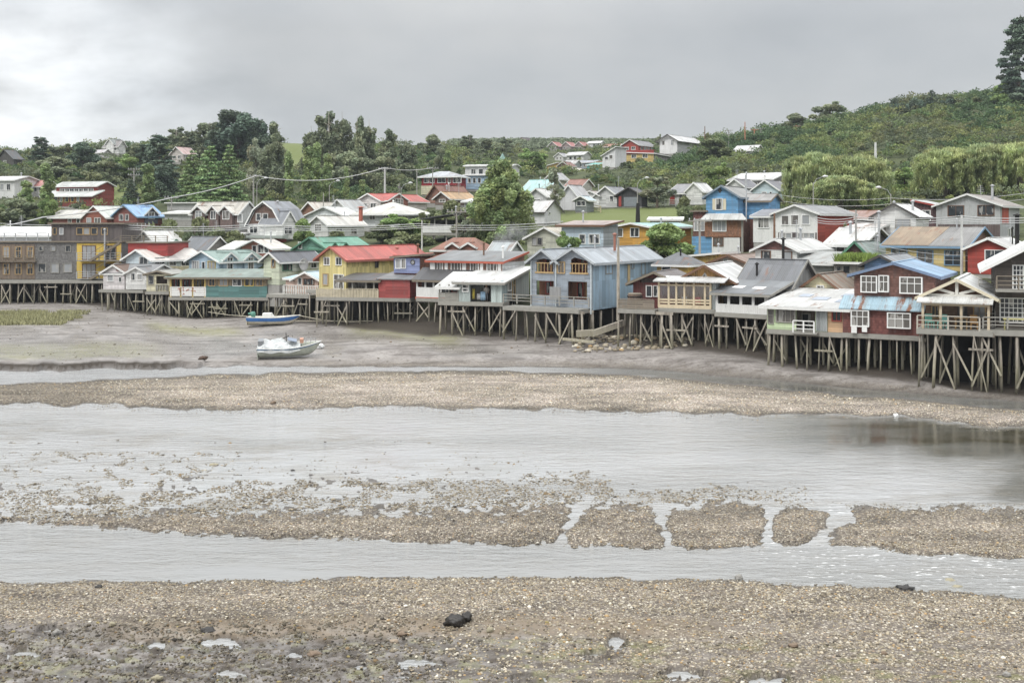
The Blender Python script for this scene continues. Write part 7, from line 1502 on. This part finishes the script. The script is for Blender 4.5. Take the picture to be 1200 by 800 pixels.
# people on the terraces: one skinned body each, seen from the front
def person(h, x, y, rz, H, top, legs, hair, label, lean=0.0):
    p, r = local(h, x, y, .0); o = empty('person', p, r+rz, label, 'person'); k = H/1.7
    J = {'pelvis': (0,0,.92), 'waist': (0,-lean*.3,1.08), 'chest': (0,-lean*.7,1.30), 'neck': (0,-lean,1.45), 'head': (0,-lean-.02,1.56), 'crown': (0,-lean-.01,1.68)}
    E = [('pelvis','waist'),('waist','chest'),('chest','neck'),('neck','head'),('head','crown')]; Rd = {'pelvis': .13, 'waist': .115, 'chest': .14, 'neck': .055, 'head': .095, 'crown': .07}
    for s, n in ((-1,'l'),(1,'r')):
        J['hip'+n] = (.09*s,0,.86); J['knee'+n] = (.10*s,-.04,.48); J['ank'+n] = (.11*s,.02,.09); J['toe'+n] = (.12*s,-.14,.04); J['sh'+n] = (.19*s,-lean*.9,1.38); J['elb'+n] = (.25*s,.02-lean*.7,1.12); J['wri'+n] = (.22*s,-.12-lean*.8,.93); J['hand'+n] = (.21*s,-.17-lean*.8,.84)
        E += [('pelvis','hip'+n),('hip'+n,'knee'+n),('knee'+n,'ank'+n),('ank'+n,'toe'+n),('chest','sh'+n),('sh'+n,'elb'+n),('elb'+n,'wri'+n),('wri'+n,'hand'+n)]
        Rd.update({'hip'+n: .095,'knee'+n: .065,'ank'+n: .045,'toe'+n: .035,'sh'+n: .06,'elb'+n: .045,'wri'+n: .033,'hand'+n: .035})
    names = list(J); me = bpy.data.meshes.new('body'); me.from_pydata([Vector(J[n])*k for n in names], [(names.index(a), names.index(b)) for a, b in E], []); me.materials.append(paint((.45,.29,.21), .6, .1))
    b = obj('body', me, None, o); b.modifiers.new('skin', 'SKIN'); ly = me.skin_vertices[0].data
    for i, n in enumerate(names): ly[i].radius = (Rd[n]*k*(1.25 if n in ('chest','pelvis','waist') else 1), Rd[n]*k); ly[i].use_root = (n == 'pelvis')
    b.modifiers.new('sub', 'SUBSURF').levels = 1; b.modifiers['sub'].render_levels = 1
    def sleeve(nm, pts, rad, mat, n=10): MB().tube([Vector(q)*k for q in pts], [q*k for q in rad], n).build(nm, mat, o, True)
    tm = paint(top, .8, .1); lm = paint(legs, .8, .1)
    m = MB(); ring = [(.84,.155),(1.05,.15),(1.25,.18),(1.38,.18),(1.46,.08)]; vs = []; fs = []
    for z, rr in ring:
        for i in range(12): t = i*math.pi/6; vs.append(Vector((rr*1.15*math.cos(t), rr*.85*math.sin(t)-lean*(z-.9)*1.8, z))*k)
    for i in range(4):
        for j in range(12): fs.append((i*12+j, i*12+(j+1)%12, (i+1)*12+(j+1)%12, (i+1)*12+j))
    m.add(vs, fs)
    for s, n in ((-1,'l'),(1,'r')): m.tube([Vector(J['sh'+n])*k, Vector(J['elb'+n])*k, Vector(J['elb'+n]).lerp(Vector(J['wri'+n]), .7)*k], [.08*k,.062*k,.05*k], 8)
    m.build('jacket', tm, o, True); m = MB()
    for s, n in ((-1,'l'),(1,'r')): m.tube([Vector((.07*s,0,.95))*k, Vector(J['knee'+n])*k, (Vector(J['ank'+n])+Vector((0,0,.03)))*k], [.118*k,.082*k,.07*k], 9)
    m.build('trousers', lm, o, True); c = Vector(J['crown'])*k; m = MB(); m.tube([c+Vector((0,.05,-.16))*k, c+Vector((0,.035,-.06))*k, c+Vector((0,.01,.03))*k, c+Vector((0,0,.05))*k], [.085*k,.112*k,.085*k,.02*k], 10); m.build('hair', paint(hair, .7, .1), o, True)
CF = bpy.data.objects['stilt_restaurant']
CFH = [f for f in FOOT if abs(f[0].x-CF.location.x) < .01 and abs(f[0].y-CF.location.y) < .01][0]
class _H: pass
cf = _H(); cf.foot = CFH; cf.u, cf.v = CFH[1], CFH[2]; cf.zb = CF.location.z; cf.W = CFH[3]
# small open deck between the cafe and the baluster terrace, with two people on it
tr = empty('stilt_terrace', local(cf, cf.W/2+1.6, .3)[0], local(cf, 0, 0)[1], 'small open plank deck on stilts between the cafe and the baluster terrace', 'terrace', ST); tr.location.z = cf.zb+.25
MB().box(-1.6, 1.9, -.6, 2.4, -.3, 0).build('deck', WOODG, tr)
for i in range(4):
    x = -1.4+i*1.05; q = Vector((tr.location.x, tr.location.y))+cf.u*x+cf.v*(-.4); MB().tube([(x,-.4,-.3),(x+.05,-.4,gz(q.x,q.y)-tr.location.z-.3)], .11, 7).build('stilt', STILT, tr, True)
MB().box(-1.6, 1.9, 2.3, 2.4, 0, 2.0).build('back_wall', wc((.42,.50,.52), 'board'), tr)
th = _H(); th.foot = (Vector((tr.location.x, tr.location.y)), cf.u, cf.v); th.u, th.v, th.zb = cf.u, cf.v, tr.location.z
person(th, -1.0, .2, .4, 1.65, (.62,.42,.36), (.5,.3,.22), (.25,.16,.1), 'person in a pale pink top standing on the small open deck', .06); person(th, .5, .7, -.5, 1.7, (.05,.05,.07), (.10,.12,.16), (.03,.025,.02), 'person in dark clothes standing on the small open deck')
person(IH, fx(570, .9), .9, .2, 1.55, (.62,.58,.55), (.3,.3,.34), (.40,.17,.06), 'person with reddish hair and a light top standing in the washing porch')
# white fence before the cottages
def fence(label, px0, px1, py0, py1, D, mat):
    a, b = pt(px0, py1, D), pt(px1, py1, D-2); zt = (py1-py0)*D/F; o = empty('fence', a, math.atan2(b.y-a.y, b.x-a.x), label, 'fence'); l = (b-a).length; n = int(l/1.6)
    za = [gz(*(a.lerp(b, i/n)).xy)-a.z for i in range(n+1)]
    for i in range(n+1): MB().box(l*i/n-.06, l*i/n+.06, -.06, .06, za[i]-.3, za[i]+1.15).build('post', mat, o)
    m = MB()
    for i in range(n):
        for f in (.35, .7, 1.05): m.bar((l*i/n,0,za[i]+f),(l*(i+1)/n,0,za[i+1]+f),.05,.13)
    m.build('rails', mat, o)
fence('white board fence along the lawn between the garage and the red door cottage', 754, 792, 231, 240, 186, WHITE); fence('pale timber fence at the left end of the lawn under the white cottage', 683, 704, 240, 247, 182, paint((.5,.44,.28)))
# smoke from the stove pipe by the brick house
sm = newmat('stove_smoke')[0]; nt = sm.node_tree; nt.nodes.remove(nt.nodes['Principled BSDF']); g = NG(sm); pv = g.n('VolumePrincipled', {'Color': (.9, .9, .92, 1)})
tc = g.n('TexCoord').outputs['Object']; no = g.noise(tc, .9, 4, .6); gr_ = g.n('TexGradient', {'Vector': g.n('Mapping', {'Vector': tc, 'Scale': (.38, .6, .6)}).outputs[0]}, gradient_type='SPHERICAL').outputs['Fac']
link(g, g.math('MULTIPLY', g.math('MULTIPLY', g.rng(no, .42, .75), gr_), .9), pv.inputs['Density']); link(g, pv.outputs[0], nt.nodes['Material Output'].inputs['Volume'])
m = MB(); m.tube([(-2.6,0,-1.2),(-1.6,0,-.5),(0,0,.2),(1.6,0,.9),(2.6,0,1.3)], [.3,.8,1.2,1.2,.4], 12); o = m.build('smoke', sm, None, True, 'stuff'); o.location = pt(596, 276, 117); tag(o, 'thin white stove smoke drifting beside the big bushy tree', 'smoke', None, 'stuff')
# ------------------------------------------------------------------ sky, light, camera
w = bpy.data.worlds.new('World'); SC.world = w; w.use_nodes = True; nt = w.node_tree; g = NG(w)
bg = nt.nodes['Background']; out = nt.nodes['World Output']
sky = g.n('TexSky'); sky.sky_type = 'NISHITA'; sky.sun_disc = False; sky.sun_elevation = math.radians(52); sky.sun_rotation = math.radians(-140)
bg.inputs['Strength'].default_value = .07; link(g, sky.outputs[0], bg.inputs['Color'])
# overcast deck: grey cloud, brighter overhead than at the horizon
tc = g.n('TexCoord').outputs['Generated']; s = g.n('SeparateXYZ', {0: tc}).outputs; el = g.math('MAXIMUM', s[2], 0.0)
den = g.math('ADD', el, .42); cx = g.math('DIVIDE', s[0], den); cy = g.math('DIVIDE', s[1], den); v = g.n('CombineXYZ', {0: cx, 1: cy, 2: 0.0}).outputs[0]
wv = g.n('Mapping', {'Vector': v, 'Scale': (.9, 1.0, 1)}).outputs[0]
n1 = g.noise(wv, 1.15, 6, .55); n2 = g.noise(wv, 4.0, 5, .55)
cl = g.math('ADD', g.math('MULTIPLY', g.rng(n1, .3, .7), .75), g.math('MULTIPLY', n2, .5))
lum = g.math('ADD', .345, g.math('MULTIPLY', cl, .18))
lum = g.math('MULTIPLY', lum, g.math('ADD', 1.0, g.math('MULTIPLY', g.rng(el, .17, .9), 3.4)))
dirv = Vector((-.40, .92, .085)).normalized(); dp = g.n('VectorMath', {0: tc, 1: tuple(dirv)}, operation='DOT_PRODUCT').outputs['Value']
glow = g.math('MULTIPLY', g.math('POWER', g.rng(dp, .975, 1.0), 2.0), g.math('MULTIPLY', g.rng(n2, .3, .65), .5))
lum = g.math('ADD', lum, glow)
col = g.mix(g.rng(n1, .35, .65), (.93, .965, 1.0, 1), (1.0, 1.0, .985, 1))
bg2 = g.n('Background', {'Color': col, 'Strength': lum}).outputs[0]
link(g, g.n('MixShader', {0: .9, 1: bg.outputs[0], 2: bg2}).outputs[0], out.inputs['Surface'])
sd = bpy.data.lights.new('sun', 'SUN'); sd.energy = 1.3; sd.angle = math.radians(18); sd.color = (1, .97, .92); so = bpy.data.objects.new('sun', sd); COL.objects.link(so)
az = math.radians(-140); e_ = math.radians(52); dv = Vector((math.sin(az)*math.cos(e_), math.cos(az)*math.cos(e_), math.sin(e_))); so.rotation_euler = dv.to_track_quat('Z', 'Y').to_euler(); so.location = dv*100
cd = bpy.data.cameras.new('camera'); co = bpy.data.objects.new('camera', cd); COL.objects.link(co); co.location = (0, 0, HC); co.rotation_euler = (math.pi/2, 0, 0)
cd.sensor_width = 36; cd.lens = 36*F/1200; cd.shift_y = -(400-HY)/1200; cd.clip_end = 9000; cd.clip_start = .5; SC.camera = co
SC.view_settings.view_transform = 'Standard'; SC.view_settings.look = 'None'; SC.view_settings.exposure = .42; SC.view_settings.gamma = 1
SC.render.engine = 'CYCLES'

# damp air between the camera and the hills
hm = bpy.data.materials.new('damp_air'); hm.use_nodes = True; nt = hm.node_tree; nt.nodes.clear(); g = NG(hm)
hv = g.n('VolumePrincipled', {'Color': (.80, .87, .95, 1), 'Density': .00016, 'Anisotropy': 0.0}); ou = nt.nodes.new('ShaderNodeOutputMaterial'); nt.links.new(hv.outputs[0], ou.inputs['Volume'])
m = MB(); m.box(-2400, 2400, -300, 1900, -60, 95); m.build('haze', hm, None, False, 'stuff')
SC.cycles.volume_bounces = 0
